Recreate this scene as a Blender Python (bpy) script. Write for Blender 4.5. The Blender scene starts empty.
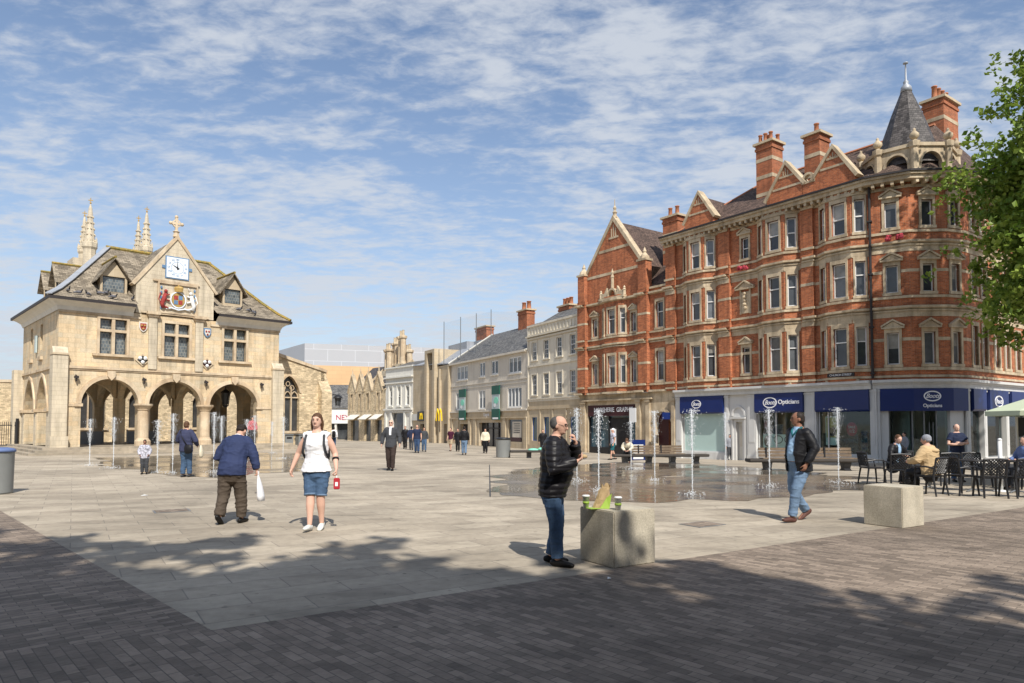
import bpy, bmesh, math, random
import numpy as np
from mathutils import Vector, Matrix, noise as mnoise
random.seed(7)
R = math.radians
scene = bpy.context.scene
col = scene.collection

# ---------------------------------------------------------------- camera
cam = bpy.data.cameras.new('camera'); cam.lens = 24.01; cam.sensor_width = 36; cam.shift_y = 0.055
cam.clip_start = 0.1; cam.clip_end = 4000
camo = bpy.data.objects.new('camera', cam); col.objects.link(camo)
camo.location = (0, 0, 1.6); camo.rotation_euler = (R(92.2), 0, 0)
scene.camera = camo

# ---------------------------------------------------------------- light
SUN_EL = 47.0
TO_SUN = Vector((0.31 * math.cos(R(SUN_EL)), -0.951 * math.cos(R(SUN_EL)), math.sin(R(SUN_EL)))).normalized()
sun = bpy.data.lights.new('sun', 'SUN'); sun.energy = 5.0; sun.angle = R(0.55); sun.color = (1.0, 0.95, 0.87)
suno = bpy.data.objects.new('sun', sun); col.objects.link(suno)
suno.rotation_euler = TO_SUN.to_track_quat('Z', 'Y').to_euler()
suno.location = (0, 0, 60)
world = bpy.data.worlds.new('World'); scene.world = world; world.use_nodes = True
nt = world.node_tree; N = nt.nodes; L = nt.links
bg = N['Background']; bg.inputs['Strength'].default_value = 0.078
sky = N.new('ShaderNodeTexSky'); sky.sky_type = 'NISHITA'; sky.sun_disc = False
sky.sun_elevation = R(SUN_EL); sky.sun_rotation = math.atan2(TO_SUN.x, TO_SUN.y)
sky.air_density = 1.0; sky.dust_density = 0.6; sky.ozone_density = 2.0
tc = N.new('ShaderNodeTexCoord'); sp = N.new('ShaderNodeSeparateXYZ'); L.new(tc.outputs['Generated'], sp.inputs[0])
def wmath(op, a, b=None, clamp=False):
    n = N.new('ShaderNodeMath'); n.operation = op; n.use_clamp = clamp
    for i, v in enumerate((a, b)):
        if v is None: continue
        if isinstance(v, (int, float)): n.inputs[i].default_value = v
        else: L.new(v, n.inputs[i])
    return n.outputs[0]
zc = wmath('MAXIMUM', sp.outputs['Z'], 0.0)
zd = wmath('ADD', zc, 0.10)
px_ = wmath('DIVIDE', sp.outputs['X'], zd); py_ = wmath('DIVIDE', sp.outputs['Y'], zd)
cb = N.new('ShaderNodeCombineXYZ'); L.new(px_, cb.inputs[0]); L.new(py_, cb.inputs[1])
mp = N.new('ShaderNodeMapping'); mp.inputs['Rotation'].default_value = (0, 0, R(28)); mp.inputs['Scale'].default_value = (1.1, 1.75, 1.0)
mp.inputs['Location'].default_value = (3.1, 1.7, 0); L.new(cb.outputs[0], mp.inputs[0])
def wnoise(scale, detail, rough, dist=0.0, src=mp):
    n = N.new('ShaderNodeTexNoise'); n.inputs['Scale'].default_value = scale; n.inputs['Detail'].default_value = detail
    n.inputs['Roughness'].default_value = rough; n.inputs['Distortion'].default_value = dist
    L.new(src.outputs[0], n.inputs['Vector']); return n.outputs['Fac']
n1 = wnoise(0.6, 3, 0.5); n2 = wnoise(3.0, 7, 0.60, 0.25); n3 = wnoise(11, 5, 0.6, 0.3)
s_ = wmath('ADD', wmath('MULTIPLY', n1, 0.80), wmath('ADD', wmath('MULTIPLY', n2, 0.85), wmath('MULTIPLY', n3, 0.60)))
hz = wmath('SUBTRACT', 1.0, wmath('MULTIPLY', zc, 2.6), True)
s2 = wmath('ADD', s_, wmath('MULTIPLY', hz, 0.10))
cr = N.new('ShaderNodeMapRange'); cr.interpolation_type = 'SMOOTHSTEP'
cr.inputs['From Min'].default_value = 0.99; cr.inputs['From Max'].default_value = 1.36
cr.inputs['To Min'].default_value = 0.0; cr.inputs['To Max'].default_value = 0.86
L.new(s2, cr.inputs['Value'])
cmix = N.new('ShaderNodeMix'); cmix.data_type = 'RGBA'
L.new(cr.outputs[0], cmix.inputs['Factor'])
hsv = N.new('ShaderNodeHueSaturation'); hsv.inputs['Saturation'].default_value = 0.95; hsv.inputs['Value'].default_value = 1.8
L.new(sky.outputs[0], hsv.inputs['Color'])
hm = N.new('ShaderNodeMix'); hm.data_type = 'RGBA'; L.new(hsv.outputs[0], hm.inputs['A']); hm.inputs['B'].default_value = (5.8, 6.6, 7.9, 1)
L.new(wmath('MULTIPLY', wmath('POWER', wmath('SUBTRACT', 1.0, zc, True), 5.0), 0.95), hm.inputs['Factor'])
L.new(hm.outputs['Result'], cmix.inputs['A']); cmix.inputs['B'].default_value = (7.5, 8.0, 8.8, 1)
L.new(cmix.outputs['Result'], bg.inputs['Color'])
scene.view_settings.view_transform = 'Standard'; scene.view_settings.look = 'None'
scene.view_settings.exposure = 0.16; scene.view_settings.gamma = 1.0; scene.view_settings.use_curve_mapping = False
scene.cycles.max_bounces = 6; scene.cycles.transparent_max_bounces = 12

# ---------------------------------------------------------------- materials
def mat(name, c, rough=0.8, var=0.14, scale=2.0, c2=None, f2=0.5, bump=0.0, bscale=40, brick=None, metal=0.0, spec=0.3, streak=0.0, fine=0.0, rot=0.0, wpos=False):
    m = bpy.data.materials.new(name); m.use_nodes = True
    t = m.node_tree; N = t.nodes; L = t.links; p = N['Principled BSDF']
    p.inputs['Roughness'].default_value = rough; p.inputs['Metallic'].default_value = metal
    p.inputs['Specular IOR Level'].default_value = spec
    tc = N.new('ShaderNodeTexCoord')
    def noise(sc, det=5, rg=0.6, src=None):
        n = N.new('ShaderNodeTexNoise'); n.inputs['Scale'].default_value = sc; n.inputs['Detail'].default_value = det
        n.inputs['Roughness'].default_value = rg; L.new(src or tc.outputs['Object'], n.inputs['Vector']); return n.outputs['Fac']
    def mix(a, b, f, mode='MIX'):
        x = N.new('ShaderNodeMix'); x.data_type = 'RGBA'; x.blend_type = mode
        for k, v in (('A', a), ('B', b), ('Factor', f)):
            s = x.inputs[k]
            if isinstance(v, (int, float)): s.default_value = v
            elif isinstance(v, tuple): s.default_value = (*v, 1) if len(v) == 3 else v
            else: L.new(v, s)
        return x.outputs['Result']
    def mr(v, a, b, lo, hi):
        x = N.new('ShaderNodeMapRange'); L.new(v, x.inputs['Value'])
        for k, q in (('From Min', a), ('From Max', b), ('To Min', lo), ('To Max', hi)): x.inputs[k].default_value = q
        return x.outputs[0]
    base = tuple(c)
    hgt = None
    if brick:
        bw, bh, ms, mc, cvar = brick
        bt = N.new('ShaderNodeTexBrick'); bt.inputs['Brick Width'].default_value = bw; bt.inputs['Row Height'].default_value = bh
        bt.inputs['Mortar Size'].default_value = ms; bt.inputs['Mortar'].default_value = (*mc, 1); bt.inputs['Scale'].default_value = 1
        bt.inputs['Mortar Smooth'].default_value = 0.2; bt.inputs['Bias'].default_value = 0.0
        bt.inputs['Color1'].default_value = (*[x * (1 - cvar) for x in c], 1)
        bt.inputs['Color2'].default_value = (*[min(1, x * (1 + cvar)) for x in (c2 or c)], 1)
        if rot or wpos:
            mpn = N.new('ShaderNodeMapping'); mpn.inputs['Rotation'].default_value = (0, 0, rot)
            L.new(tc.outputs['Object'], mpn.inputs[0]); L.new(mpn.outputs[0], bt.inputs['Vector'])
        else: L.new(tc.outputs['UV'], bt.inputs['Vector'])
        base = bt.outputs['Color']; hgt = bt.outputs['Fac']
    elif c2:
        base = mix(tuple(c), tuple(c2), mr(noise(scale * 0.6), 0.5 - 0.22 * f2, 0.5 + 0.22 * f2, 0, 1))
    v = mr(noise(scale), 0.25, 0.75, 1 - var, 1 + var)
    base = mix(base, v, 1.0, 'MULTIPLY')
    if fine: base = mix(base, mr(noise(scale * 14, 3), 0.3, 0.7, 1 - fine, 1 + fine), 1.0, 'MULTIPLY')
    if streak:
        mp2 = N.new('ShaderNodeMapping'); mp2.inputs['Scale'].default_value = (1.6, 1.6, 0.16); L.new(tc.outputs['Object'], mp2.inputs[0])
        sn = noise(2.0, 4, 0.6, mp2.outputs[0])
        base = mix(base, mr(sn, 0.46, 0.72, 1, 1 - streak), 1.0, 'MULTIPLY')
    L.new(base, p.inputs['Base Color'])
    if bump:
        b = N.new('ShaderNodeBump'); b.inputs['Strength'].default_value = bump; b.inputs['Distance'].default_value = 0.02
        h = noise(bscale, 4)
        if hgt is not None:
            hh = N.new('ShaderNodeMath'); hh.operation = 'SUBTRACT'; L.new(h, hh.inputs[0]); L.new(hgt, hh.inputs[1]); h = hh.outputs[0]
        L.new(h, b.inputs['Height']); L.new(b.outputs[0], p.inputs['Normal'])
    return m

def glass_dark(name, c, rough=0.06, wob=0.15):
    m = mat(name, c, rough=rough, var=0.5, scale=0.9, spec=0.6)
    t = m.node_tree; p = t.nodes['Principled BSDF']
    n = t.nodes.new('ShaderNodeTexNoise'); n.inputs['Scale'].default_value = 1.7
    tc = t.nodes.new('ShaderNodeTexCoord'); t.links.new(tc.outputs['Object'], n.inputs['Vector'])
    b = t.nodes.new('ShaderNodeBump'); b.inputs['Strength'].default_value = wob; b.inputs['Distance'].default_value = 0.05
    t.links.new(n.outputs['Fac'], b.inputs['Height']); t.links.new(b.outputs[0], p.inputs['Normal'])
    return m

def clear_glass(name, tint=(0.85, 0.95, 0.93), refl=0.12):
    m = bpy.data.materials.new(name); m.use_nodes = True; t = m.node_tree; N = t.nodes; L = t.links
    for n in list(N):
        if n.type == 'BSDF_PRINCIPLED': N.remove(n)
    tr = N.new('ShaderNodeBsdfTransparent'); tr.inputs[0].default_value = (*tint, 1)
    gl = N.new('ShaderNodeBsdfGlossy'); gl.inputs['Roughness'].default_value = 0.03; gl.inputs[0].default_value = (0.95, 0.98, 1, 1)
    lw = N.new('ShaderNodeFresnel'); lw.inputs['IOR'].default_value = 1.5
    mm = N.new('ShaderNodeMath'); mm.operation = 'ADD'; mm.inputs[1].default_value = refl; L.new(lw.outputs[0], mm.inputs[0])
    mx = N.new('ShaderNodeMixShader'); L.new(mm.outputs[0], mx.inputs[0]); L.new(tr.outputs[0], mx.inputs[1]); L.new(gl.outputs[0], mx.inputs[2])
    L.new(mx.outputs[0], N['Material Output'].inputs['Surface']); return m

BR = (0.385, 0.105, 0.040)
MT = {}
def defm(k, *a, **kw): MT[k] = mat(k, *a, **kw)
defm('red_brick', BR, var=0.20, scale=0.8, brick=(0.23, 0.077, 0.010, (0.34, 0.20, 0.13), 0.22), bump=0.25, bscale=30, streak=0.38, c2=(0.44, 0.135, 0.050), fine=0.12)
defm('chimney_brick', (0.38, 0.115, 0.045), var=0.22, scale=1.2, brick=(0.23, 0.077, 0.010, (0.30, 0.18, 0.12), 0.25), bump=0.3, streak=0.3)
defm('cream_stone', (0.56, 0.46, 0.32), var=0.18, scale=1.6, c2=(0.42, 0.33, 0.22), fine=0.12, bump=0.2, streak=0.36)
defm('stone_carved', (0.50, 0.40, 0.27), var=0.2, scale=3, fine=0.12, bump=0.5, bscale=14)
defm('limestone', (0.65, 0.55, 0.39), var=0.22, scale=0.9, c2=(0.57, 0.435, 0.27), brick=(0.55, 0.25, 0.008, (0.50, 0.40, 0.26), 0.14), bump=0.4, bscale=22, streak=0.34, fine=0.10)
defm('limestone_plain', (0.62, 0.51, 0.36), var=0.18, scale=1.5, c2=(0.50, 0.38, 0.25), bump=0.25, streak=0.3, fine=0.08)
defm('pale_stone', (0.64, 0.555, 0.41), var=0.16, scale=1.3, c2=(0.52, 0.45, 0.34), brick=(0.5, 0.24, 0.009, (0.45, 0.38, 0.28), 0.1), bump=0.3, streak=0.3)
defm('rubble', (0.52, 0.41, 0.26), var=0.28, scale=1.2, brick=(0.24, 0.11, 0.010, (0.50, 0.41, 0.28), 0.24), c2=(0.60, 0.48, 0.31), bump=0.6, bscale=16, fine=0.15)
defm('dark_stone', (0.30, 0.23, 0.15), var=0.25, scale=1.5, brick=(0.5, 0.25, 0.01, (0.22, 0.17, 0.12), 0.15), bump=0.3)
defm('slate_stone', (0.20, 0.165, 0.12), var=0.35, scale=1.2, brick=(0.30, 0.16, 0.008, (0.10, 0.08, 0.06), 0.3), c2=(0.25, 0.21, 0.155), bump=0.7, bscale=14, fine=0.25)
defm('moss', (0.34, 0.22, 0.05), var=0.4, scale=8, c2=(0.20, 0.18, 0.06), bump=0.7)
defm('roof_tile', (0.088, 0.058, 0.045), var=0.3, scale=1.2, brick=(0.20, 0.12, 0.010, (0.03, 0.022, 0.02), 0.3), c2=(0.12, 0.08, 0.062), bump=0.6, fine=0.2)
defm('slate', (0.098, 0.096, 0.092), var=0.25, scale=1.2, brick=(0.28, 0.17, 0.010, (0.04, 0.04, 0.045), 0.25), c2=(0.15, 0.145, 0.135), bump=0.5, fine=0.15, rough=0.6)
defm('slate_dark', (0.062, 0.055, 0.052), var=0.25, scale=2, brick=(0.22, 0.15, 0.010, (0.025, 0.022, 0.022), 0.3), c2=(0.095, 0.085, 0.08), bump=0.6, fine=0.15, rough=0.55)
defm('lead', (0.36, 0.38, 0.41), var=0.12, scale=3, rough=0.5, metal=0.2, streak=0.15)
defm('gutter', (0.035, 0.03, 0.03), rough=0.6)
defm('white_paint', (0.72, 0.72, 0.70), var=0.05, rough=0.5)
defm('off_white', (0.66, 0.64, 0.58), var=0.08, rough=0.7, streak=0.1)
defm('shop_white', (0.60, 0.595, 0.575), var=0.07, rough=0.55, streak=0.12, scale=1)
defm('render_grey', (0.62, 0.565, 0.48), var=0.09, scale=0.6, streak=0.16, bump=0.1)
defm('render_cream', (0.66, 0.60, 0.49), var=0.09, scale=0.8, streak=0.16)
defm('render_white', (0.64, 0.64, 0.62), var=0.08, scale=0.5, streak=0.1)
defm('buff_stone', (0.54, 0.45, 0.32), var=0.12, scale=0.8, c2=(0.46, 0.37, 0.25), brick=(0.9, 0.4, 0.008, (0.40, 0.31, 0.19), 0.07), bump=0.15, streak=0.15)
defm('tan_brick', (0.60, 0.40, 0.22), var=0.08, scale=0.2, brick=(2.0, 0.9, 0.03, (0.5, 0.34, 0.2), 0.05))
defm('panel_white', (0.40, 0.41, 0.43), var=0.04, scale=0.1, brick=(6.0, 2.6, 0.05, (0.55, 0.57, 0.60), 0.03), rough=0.5)
defm('panel_grey', (0.40, 0.42, 0.45), var=0.05, scale=0.1, rough=0.5)
defm('boots_blue', (0.005, 0.020, 0.12), var=0.06, rough=0.35, spec=0.4)
defm('maroon', (0.045, 0.012, 0.016), var=0.1, rough=0.4)
defm('sign_text_white', (0.82, 0.82, 0.84), var=0.02, rough=0.5)
defm('sign_dark', (0.02, 0.02, 0.022), rough=0.4, var=0.05)
defm('green_dark', (0.010, 0.085, 0.060), var=0.08, rough=0.5)
defm('green_light', (0.22, 0.62, 0.46), var=0.06, rough=0.5)
defm('banner_pale', (0.42, 0.50, 0.50), var=0.08, rough=0.6)
defm('yellow_m', (0.80, 0.55, 0.03), rough=0.4, var=0.03)
defm('frosted', (0.42, 0.56, 0.53), var=0.05, rough=0.25, scale=0.6, spec=0.5)
defm('interior', (0.34, 0.32, 0.28), var=0.2, scale=1)
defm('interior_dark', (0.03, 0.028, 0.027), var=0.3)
defm('shelf_stock', (0.22, 0.22, 0.24), var=0.7, scale=9, c2=(0.08, 0.10, 0.18), f2=0.4)
defm('black_metal', (0.018, 0.018, 0.020), rough=0.45, spec=0.4)
defm('grey_metal', (0.20, 0.21, 0.215), rough=0.45, metal=0.4)
defm('green_plastic', (0.02, 0.07, 0.03), rough=0.4)
defm('concrete', (0.52, 0.47, 0.37), var=0.16, scale=4, c2=(0.40, 0.355, 0.27), f2=1.2, fine=0.18, bump=0.25, bscale=70, streak=0.18)
defm('wood_bench', (0.17, 0.125, 0.085), var=0.3, scale=6, fine=0.2, bump=0.2)
defm('bark', (0.14, 0.115, 0.085), var=0.35, scale=5, bump=0.7, bscale=18)
defm('clay_pot', (0.42, 0.17, 0.09), var=0.2, scale=5)
defm('red_paint', (0.42, 0.03, 0.04), var=0.1, rough=0.5)
defm('blue_paint', (0.06, 0.14, 0.40), var=0.1, rough=0.5)
defm('gold', (0.42, 0.28, 0.09), rough=0.5, var=0.1)
defm('clock_white', (0.74, 0.79, 0.84), var=0.03, rough=0.5)
defm('step_stone', (0.40, 0.34, 0.26), var=0.2, scale=1.5, c2=(0.30, 0.26, 0.20), bump=0.3, streak=0.2)
defm('shield_red', (0.30, 0.045, 0.04), var=0.35, scale=9)
defm('clock_blue', (0.12, 0.22, 0.36), rough=0.5)
defm('pink_flower', (0.40, 0.05, 0.07), var=0.3, scale=20)
defm('water_white', (0.85, 0.88, 0.90), rough=0.2, var=0.03, spec=0.6)
defm('pigeon_grey', (0.13, 0.13, 0.145), var=0.3, scale=20)
defm('paper_bag', (0.42, 0.30, 0.16), var=0.15, scale=20, bump=0.3)
defm('lime', (0.28, 0.42, 0.06), rough=0.5)
defm('umbrella_cloth', (0.55, 0.60, 0.42), var=0.05, rough=0.7)
defm('bin_grey', (0.22, 0.23, 0.225), rough=0.5, var=0.1, spec=0.4)
defm('bin_blue', (0.12, 0.17, 0.33), rough=0.5)
MT['glass'] = glass_dark('glass', (0.055, 0.06, 0.065))
MT['glass_church'] = glass_dark('glass_church', (0.05, 0.05, 0.05), rough=0.25, wob=0.5)
MT['shop_glass'] = clear_glass('shop_glass', refl=-0.01)
# leaded lattice glass
m = mat('leaded_glass', (0.11, 0.13, 0.14), rough=0.15, var=0.3, scale=5, spec=0.6, brick=(0.16, 0.19, 0.018, (0.22, 0.22, 0.20), 0.35)); MT['leaded_glass'] = m
m = mat('green_film_dark', (0.05, 0.10, 0.13), rough=0.1, spec=0.6); MT['blue_glass'] = m

def leafmat(name, c, c2):
    m = bpy.data.materials.new(name); m.use_nodes = True; t = m.node_tree; N = t.nodes; L = t.links; p = N['Principled BSDF']
    p.inputs['Roughness'].default_value = 0.5; p.inputs['Specular IOR Level'].default_value = 0.35
    tc = N.new('ShaderNodeTexCoord'); n = N.new('ShaderNodeTexNoise'); n.inputs['Scale'].default_value = 1.1; n.inputs['Detail'].default_value = 6
    L.new(tc.outputs['Object'], n.inputs['Vector'])
    mr = N.new('ShaderNodeMapRange'); mr.inputs['From Min'].default_value = 0.35; mr.inputs['From Max'].default_value = 0.65; L.new(n.outputs['Fac'], mr.inputs['Value'])
    mx = N.new('ShaderNodeMix'); mx.data_type = 'RGBA'; mx.inputs['A'].default_value = (*c, 1); mx.inputs['B'].default_value = (*c2, 1); L.new(mr.outputs[0], mx.inputs['Factor'])
    L.new(mx.outputs['Result'], p.inputs['Base Color'])
    tl = N.new('ShaderNodeBsdfTranslucent'); L.new(mx.outputs['Result'], tl.inputs[0])
    ms = N.new('ShaderNodeMixShader'); ms.inputs[0].default_value = 0.3; L.new(p.outputs[0], ms.inputs[1]); L.new(tl.outputs[0], ms.inputs[2])
    L.new(ms.outputs[0], N['Material Output'].inputs['Surface']); return m
MT['leaf'] = leafmat('leaf', (0.12, 0.21, 0.025), (0.28, 0.36, 0.06))

# ---------------------------------------------------------------- mesh tools
def wpos(o):
    v = Vector((0, 0, 0))
    while o is not None: v += o.location; o = o.parent
    return v

class MB:
    def __init__(s): s.v = []; s.f = []; s.mi = []
    def face(s, pts, m=0):
        i = len(s.v); s.v += [tuple(p) for p in pts]; s.f.append(tuple(range(i, i + len(pts)))); s.mi.append(m)
    def mesh(s, vs, fs, m=0):
        i = len(s.v); s.v += [tuple(p) for p in vs]
        for f in fs: s.f.append(tuple(i + k for k in f)); s.mi.append(m)
    def box(s, fr, s0, s1, o0, o1, z0, z1, m=0):
        P = [fr(a, b, c) for c in (z0, z1) for b in (o0, o1) for a in (s0, s1)]
        s.mesh(P, [(0, 1, 3, 2), (4, 6, 7, 5), (0, 4, 5, 1), (2, 3, 7, 6), (0, 2, 6, 4), (1, 5, 7, 3)], m)
    def prism(s, pts, vec, m=0):
        n = len(pts); v = Vector(vec); P = [Vector(p) for p in pts]; Q = [p + v for p in P]
        s.mesh(P + Q, [tuple(range(n))[::-1], tuple(range(n, 2 * n))] + [(i, (i + 1) % n, n + (i + 1) % n, n + i) for i in range(n)], m)
    def tube(s, path, r, n=8, m=0, cap=True):
        P = [Vector(p) for p in path]; rings = []
        rs = r if isinstance(r, (list, tuple)) else [r] * len(P)
        for i, p in enumerate(P):
            d = (P[min(i + 1, len(P) - 1)] - P[max(i - 1, 0)]).normalized()
            a = d.cross(Vector((0, 0, 1))) if abs(d.z) < 0.95 else d.cross(Vector((1, 0, 0)))
            a.normalize(); b = d.cross(a)
            rings.append([p + (a * math.cos(t) + b * math.sin(t)) * rs[i] for t in [2 * math.pi * k / n for k in range(n)]])
        vs = [q for g in rings for q in g]; fs = []
        for i in range(len(P) - 1):
            for k in range(n): fs.append((i * n + k, i * n + (k + 1) % n, (i + 1) * n + (k + 1) % n, (i + 1) * n + k))
        if cap: fs.append(tuple(range(n))[::-1]); fs.append(tuple((len(P) - 1) * n + k for k in range(n)))
        s.mesh(vs, fs, m)
    def lathe(s, c, prof, n=16, m=0, sx=1.0, sy=1.0, rot=0.0):
        c = Vector(c); vs = []; fs = []
        for r, z in prof:
            for k in range(n):
                t = 2 * math.pi * k / n + rot; vs.append(c + Vector((r * sx * math.cos(t), r * sy * math.sin(t), z)))
        for i in range(len(prof) - 1):
            for k in range(n): fs.append((i * n + k, i * n + (k + 1) % n, (i + 1) * n + (k + 1) % n, (i + 1) * n + k))
        fs.append(tuple(range(n))[::-1]); fs.append(tuple((len(prof) - 1) * n + k for k in range(n)))
        s.mesh(vs, fs, m)
    def ball(s, c, rx, ry=None, rz=None, n=10, m=0, rotz=0.0):
        ry = ry or rx; rz = rz or rx; c = Vector(c); h = n // 2 + 1; vs = []; fs = []
        for i in range(h + 1):
            ph = math.pi * i / h
            for k in range(n):
                t = 2 * math.pi * k / n
                x = rx * math.sin(ph) * math.cos(t); y = ry * math.sin(ph) * math.sin(t)
                vs.append(c + Vector((x * math.cos(rotz) - y * math.sin(rotz), x * math.sin(rotz) + y * math.cos(rotz), rz * math.cos(ph))))
        for i in range(h):
            for k in range(n): fs.append((i * n + k, (i + 1) * n + k, (i + 1) * n + (k + 1) % n, i * n + (k + 1) % n))
        s.mesh(vs, fs, m)
    def mark(s):
        s.__dict__.setdefault('marks', []).append((len(s.v), len(s.f)))
    def build_each(s, name, mats, parent=None, **kw):
        v0 = f0 = 0; out = []
        for v1, f1 in s.__dict__.get('marks', []) + [(len(s.v), len(s.f))]:
            if f1 > f0:
                q = MB(); q.v = s.v[v0:v1]; q.f = [tuple(i - v0 for i in f) for f in s.f[f0:f1]]; q.mi = s.mi[f0:f1]; out.append(q.build(name, mats, parent, **kw))
            v0, f0 = v1, f1
        return out
    def build(s, name, mats, parent=None, smooth=False, bevel=0.0, merge=False):
        me = bpy.data.meshes.new(name)
        off = wpos(parent) if parent else Vector((0, 0, 0))
        V = np.array([tuple(p) for p in s.v], dtype=float).reshape(-1, 3) - np.array(off)
        me.from_pydata(V.tolist(), [], s.f)
        if isinstance(mats, str): mats = [mats]
        for k in mats: me.materials.append(MT[k])
        if len(mats) > 1:
            me.polygons.foreach_set('material_index', s.mi)
        uv(me, off)
        if smooth: me.polygons.foreach_set('use_smooth', [True] * len(me.polygons))
        if merge or bevel:
            bm = bmesh.new(); bm.from_mesh(me); bmesh.ops.remove_doubles(bm, verts=bm.verts, dist=1e-4)
            bmesh.ops.recalc_face_normals(bm, faces=bm.faces)
            if bevel: bmesh.ops.bevel(bm, geom=[e for e in bm.edges if e.is_manifold and e.calc_face_angle(0) > 0.5], offset=bevel, segments=2, affect='EDGES')
            bm.to_mesh(me); bm.free()
        me.update()
        o = bpy.data.objects.new(name, me); col.objects.link(o)
        if parent: o.parent = parent
        return o

def uv(me, off):
    n = len(me.polygons)
    if n == 0: return
    ul = me.uv_layers.new(name='UVMap')
    nl = len(me.loops); vi = np.empty(nl, dtype=np.int32); me.loops.foreach_get('vertex_index', vi)
    co = np.empty(len(me.vertices) * 3); me.vertices.foreach_get('co', co); co = co.reshape(-1, 3) + np.array(off)
    pn = np.empty(n * 3); me.polygons.foreach_get('normal', pn); pn = pn.reshape(-1, 3)
    lt = np.empty(n, dtype=np.int32); me.polygons.foreach_get('loop_total', lt)
    ln = np.repeat(pn, lt, axis=0); P = co[vi]
    h = np.hypot(ln[:, 0], ln[:, 1]); ok = h > 0.25; hs = np.where(ok, h, 1)
    tx = np.where(ok, -ln[:, 1] / hs, 1.0); ty = np.where(ok, ln[:, 0] / hs, 0.0)
    U = P[:, 0] * tx + P[:, 1] * ty
    W = np.where(ok, P[:, 2] / np.maximum(h, 0.25), P[:, 1])
    a = np.empty((nl, 2)); a[:, 0] = U; a[:, 1] = W
    ul.data.foreach_set('uv', a.ravel())

def tag(o, label=None, cat=None, group=None, kind=None):
    if label: o['label'] = label
    if cat: o['category'] = cat
    if group: o['group'] = group
    if kind: o['kind'] = kind
    return o
def thing(name, loc, label, cat, group=None):
    o = bpy.data.objects.new(name, None); col.objects.link(o); o.location = loc; o.empty_display_size = 0.3
    return tag(o, label, cat, group)
def copy_tree(o, parent=None):
    c = o.copy(); col.objects.link(c); c.parent = parent
    for ch in list(o.children): copy_tree(ch, c)
    return c

class Fr:
    """local frame: s along a facade, o outwards, z up"""
    def __init__(s, P, u, n=None, away=None):
        s.P = Vector((P[0], P[1], 0)); s.u = Vector((u[0], u[1], 0)).normalized()
        s.n = Vector((-s.u.y, s.u.x, 0)) if n is None else Vector((n[0], n[1], 0)).normalized()
        if away is not None and s.n.dot(Vector((away[0], away[1], 0))) < 0: s.n = -s.n
    def __call__(s, a, o, z): return s.P + s.u * a + s.n * o + Vector((0, 0, z))
W0 = Fr((0, 0), (1, 0), (0, 1))
def facets(pts, ref):
    """frames for each facet of a plan polyline; ref = outward hint"""
    out = []
    for a, b in zip(pts, pts[1:]):
        a = Vector((a[0], a[1], 0)); b = Vector((b[0], b[1], 0))
        f = Fr(a, b - a, away=ref); out.append((f, (b - a).length))
    return out

def arch_pts(a, b, zs, rise, kind, n=14):
    c = (a + b) / 2; h = (b - a) / 2; pts = []
    for i in range(n + 1):
        t = i / n
        if kind == 'round':
            ang = math.pi * (1 - t); pts.append((c + h * math.cos(ang), zs + rise * math.sin(ang)))
        else:
            x = -1 + 2 * t; k = 1 - abs(x)
            pts.append((c + h * x, zs + rise * (math.sin(math.pi / 2 * min(1, k)) ** 0.72 * 0.86 + 0.14 * k)))
    return pts

def wall(mb, fr, s0, s1, z0, z1, holes=(), o=0.0, rev=0.2, back=False, m=0):
    """holes: (a, b, zb, zt) or (a, b, zb, zt, rise, kind) where zt is the very top"""
    xs = sorted({s0, s1, *[min(max(h[0], s0), s1) for h in holes], *[min(max(h[1], s0), s1) for h in holes]})
    zs = sorted({z0, z1, *[min(max(h[2], z0), z1) for h in holes], *[min(max(h[3], z0), z1) for h in holes]})
    for i in range(len(xs) - 1):
        for j in range(len(zs) - 1):
            cx = (xs[i] + xs[i + 1]) / 2; cz = (zs[j] + zs[j + 1]) / 2
            if any(h[0] < cx < h[1] and h[2] < cz < h[3] for h in holes): continue
            for oo in ((o, o - rev) if back else (o,)):
                mb.face([fr(xs[i], oo, zs[j]), fr(xs[i + 1], oo, zs[j]), fr(xs[i + 1], oo, zs[j + 1]), fr(xs[i], oo, zs[j + 1])], m)
    if back:
        mb.face([fr(s0, o, z0), fr(s1, o, z0), fr(s1, o - rev, z0), fr(s0, o - rev, z0)], m)
        mb.face([fr(s0, o, z1), fr(s1, o, z1), fr(s1, o - rev, z1), fr(s0, o - rev, z1)], m)
    for h in holes:
        a, b, zb, zt = h[:4]; rise = h[4] if len(h) > 4 else 0; sp = zt - rise
        for x in (a, b): mb.face([fr(x, o, zb), fr(x, o, sp), fr(x, o - rev, sp), fr(x, o - rev, zb)], m)
        if zb > z0: mb.face([fr(a, o, zb), fr(b, o, zb), fr(b, o - rev, zb), fr(a, o - rev, zb)], m)
        if rise:
            P = arch_pts(a, b, sp, rise, h[5])
            for (x0, y0), (x1, y1) in zip(P, P[1:]):
                mb.face([fr(x0, o, y0), fr(x1, o, y1), fr(x1, o - rev, y1), fr(x0, o - rev, y0)], m)
                for oo in ((o, o - rev) if back else (o,)):
                    mb.face([fr(x0, oo, y0), fr(x1, oo, y1), fr(x1, oo, zt), fr(x0, oo, zt)], m)
        else: mb.face([fr(a, o, zt), fr(b, o, zt), fr(b, o - rev, zt), fr(a, o - rev, zt)], m)

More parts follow.
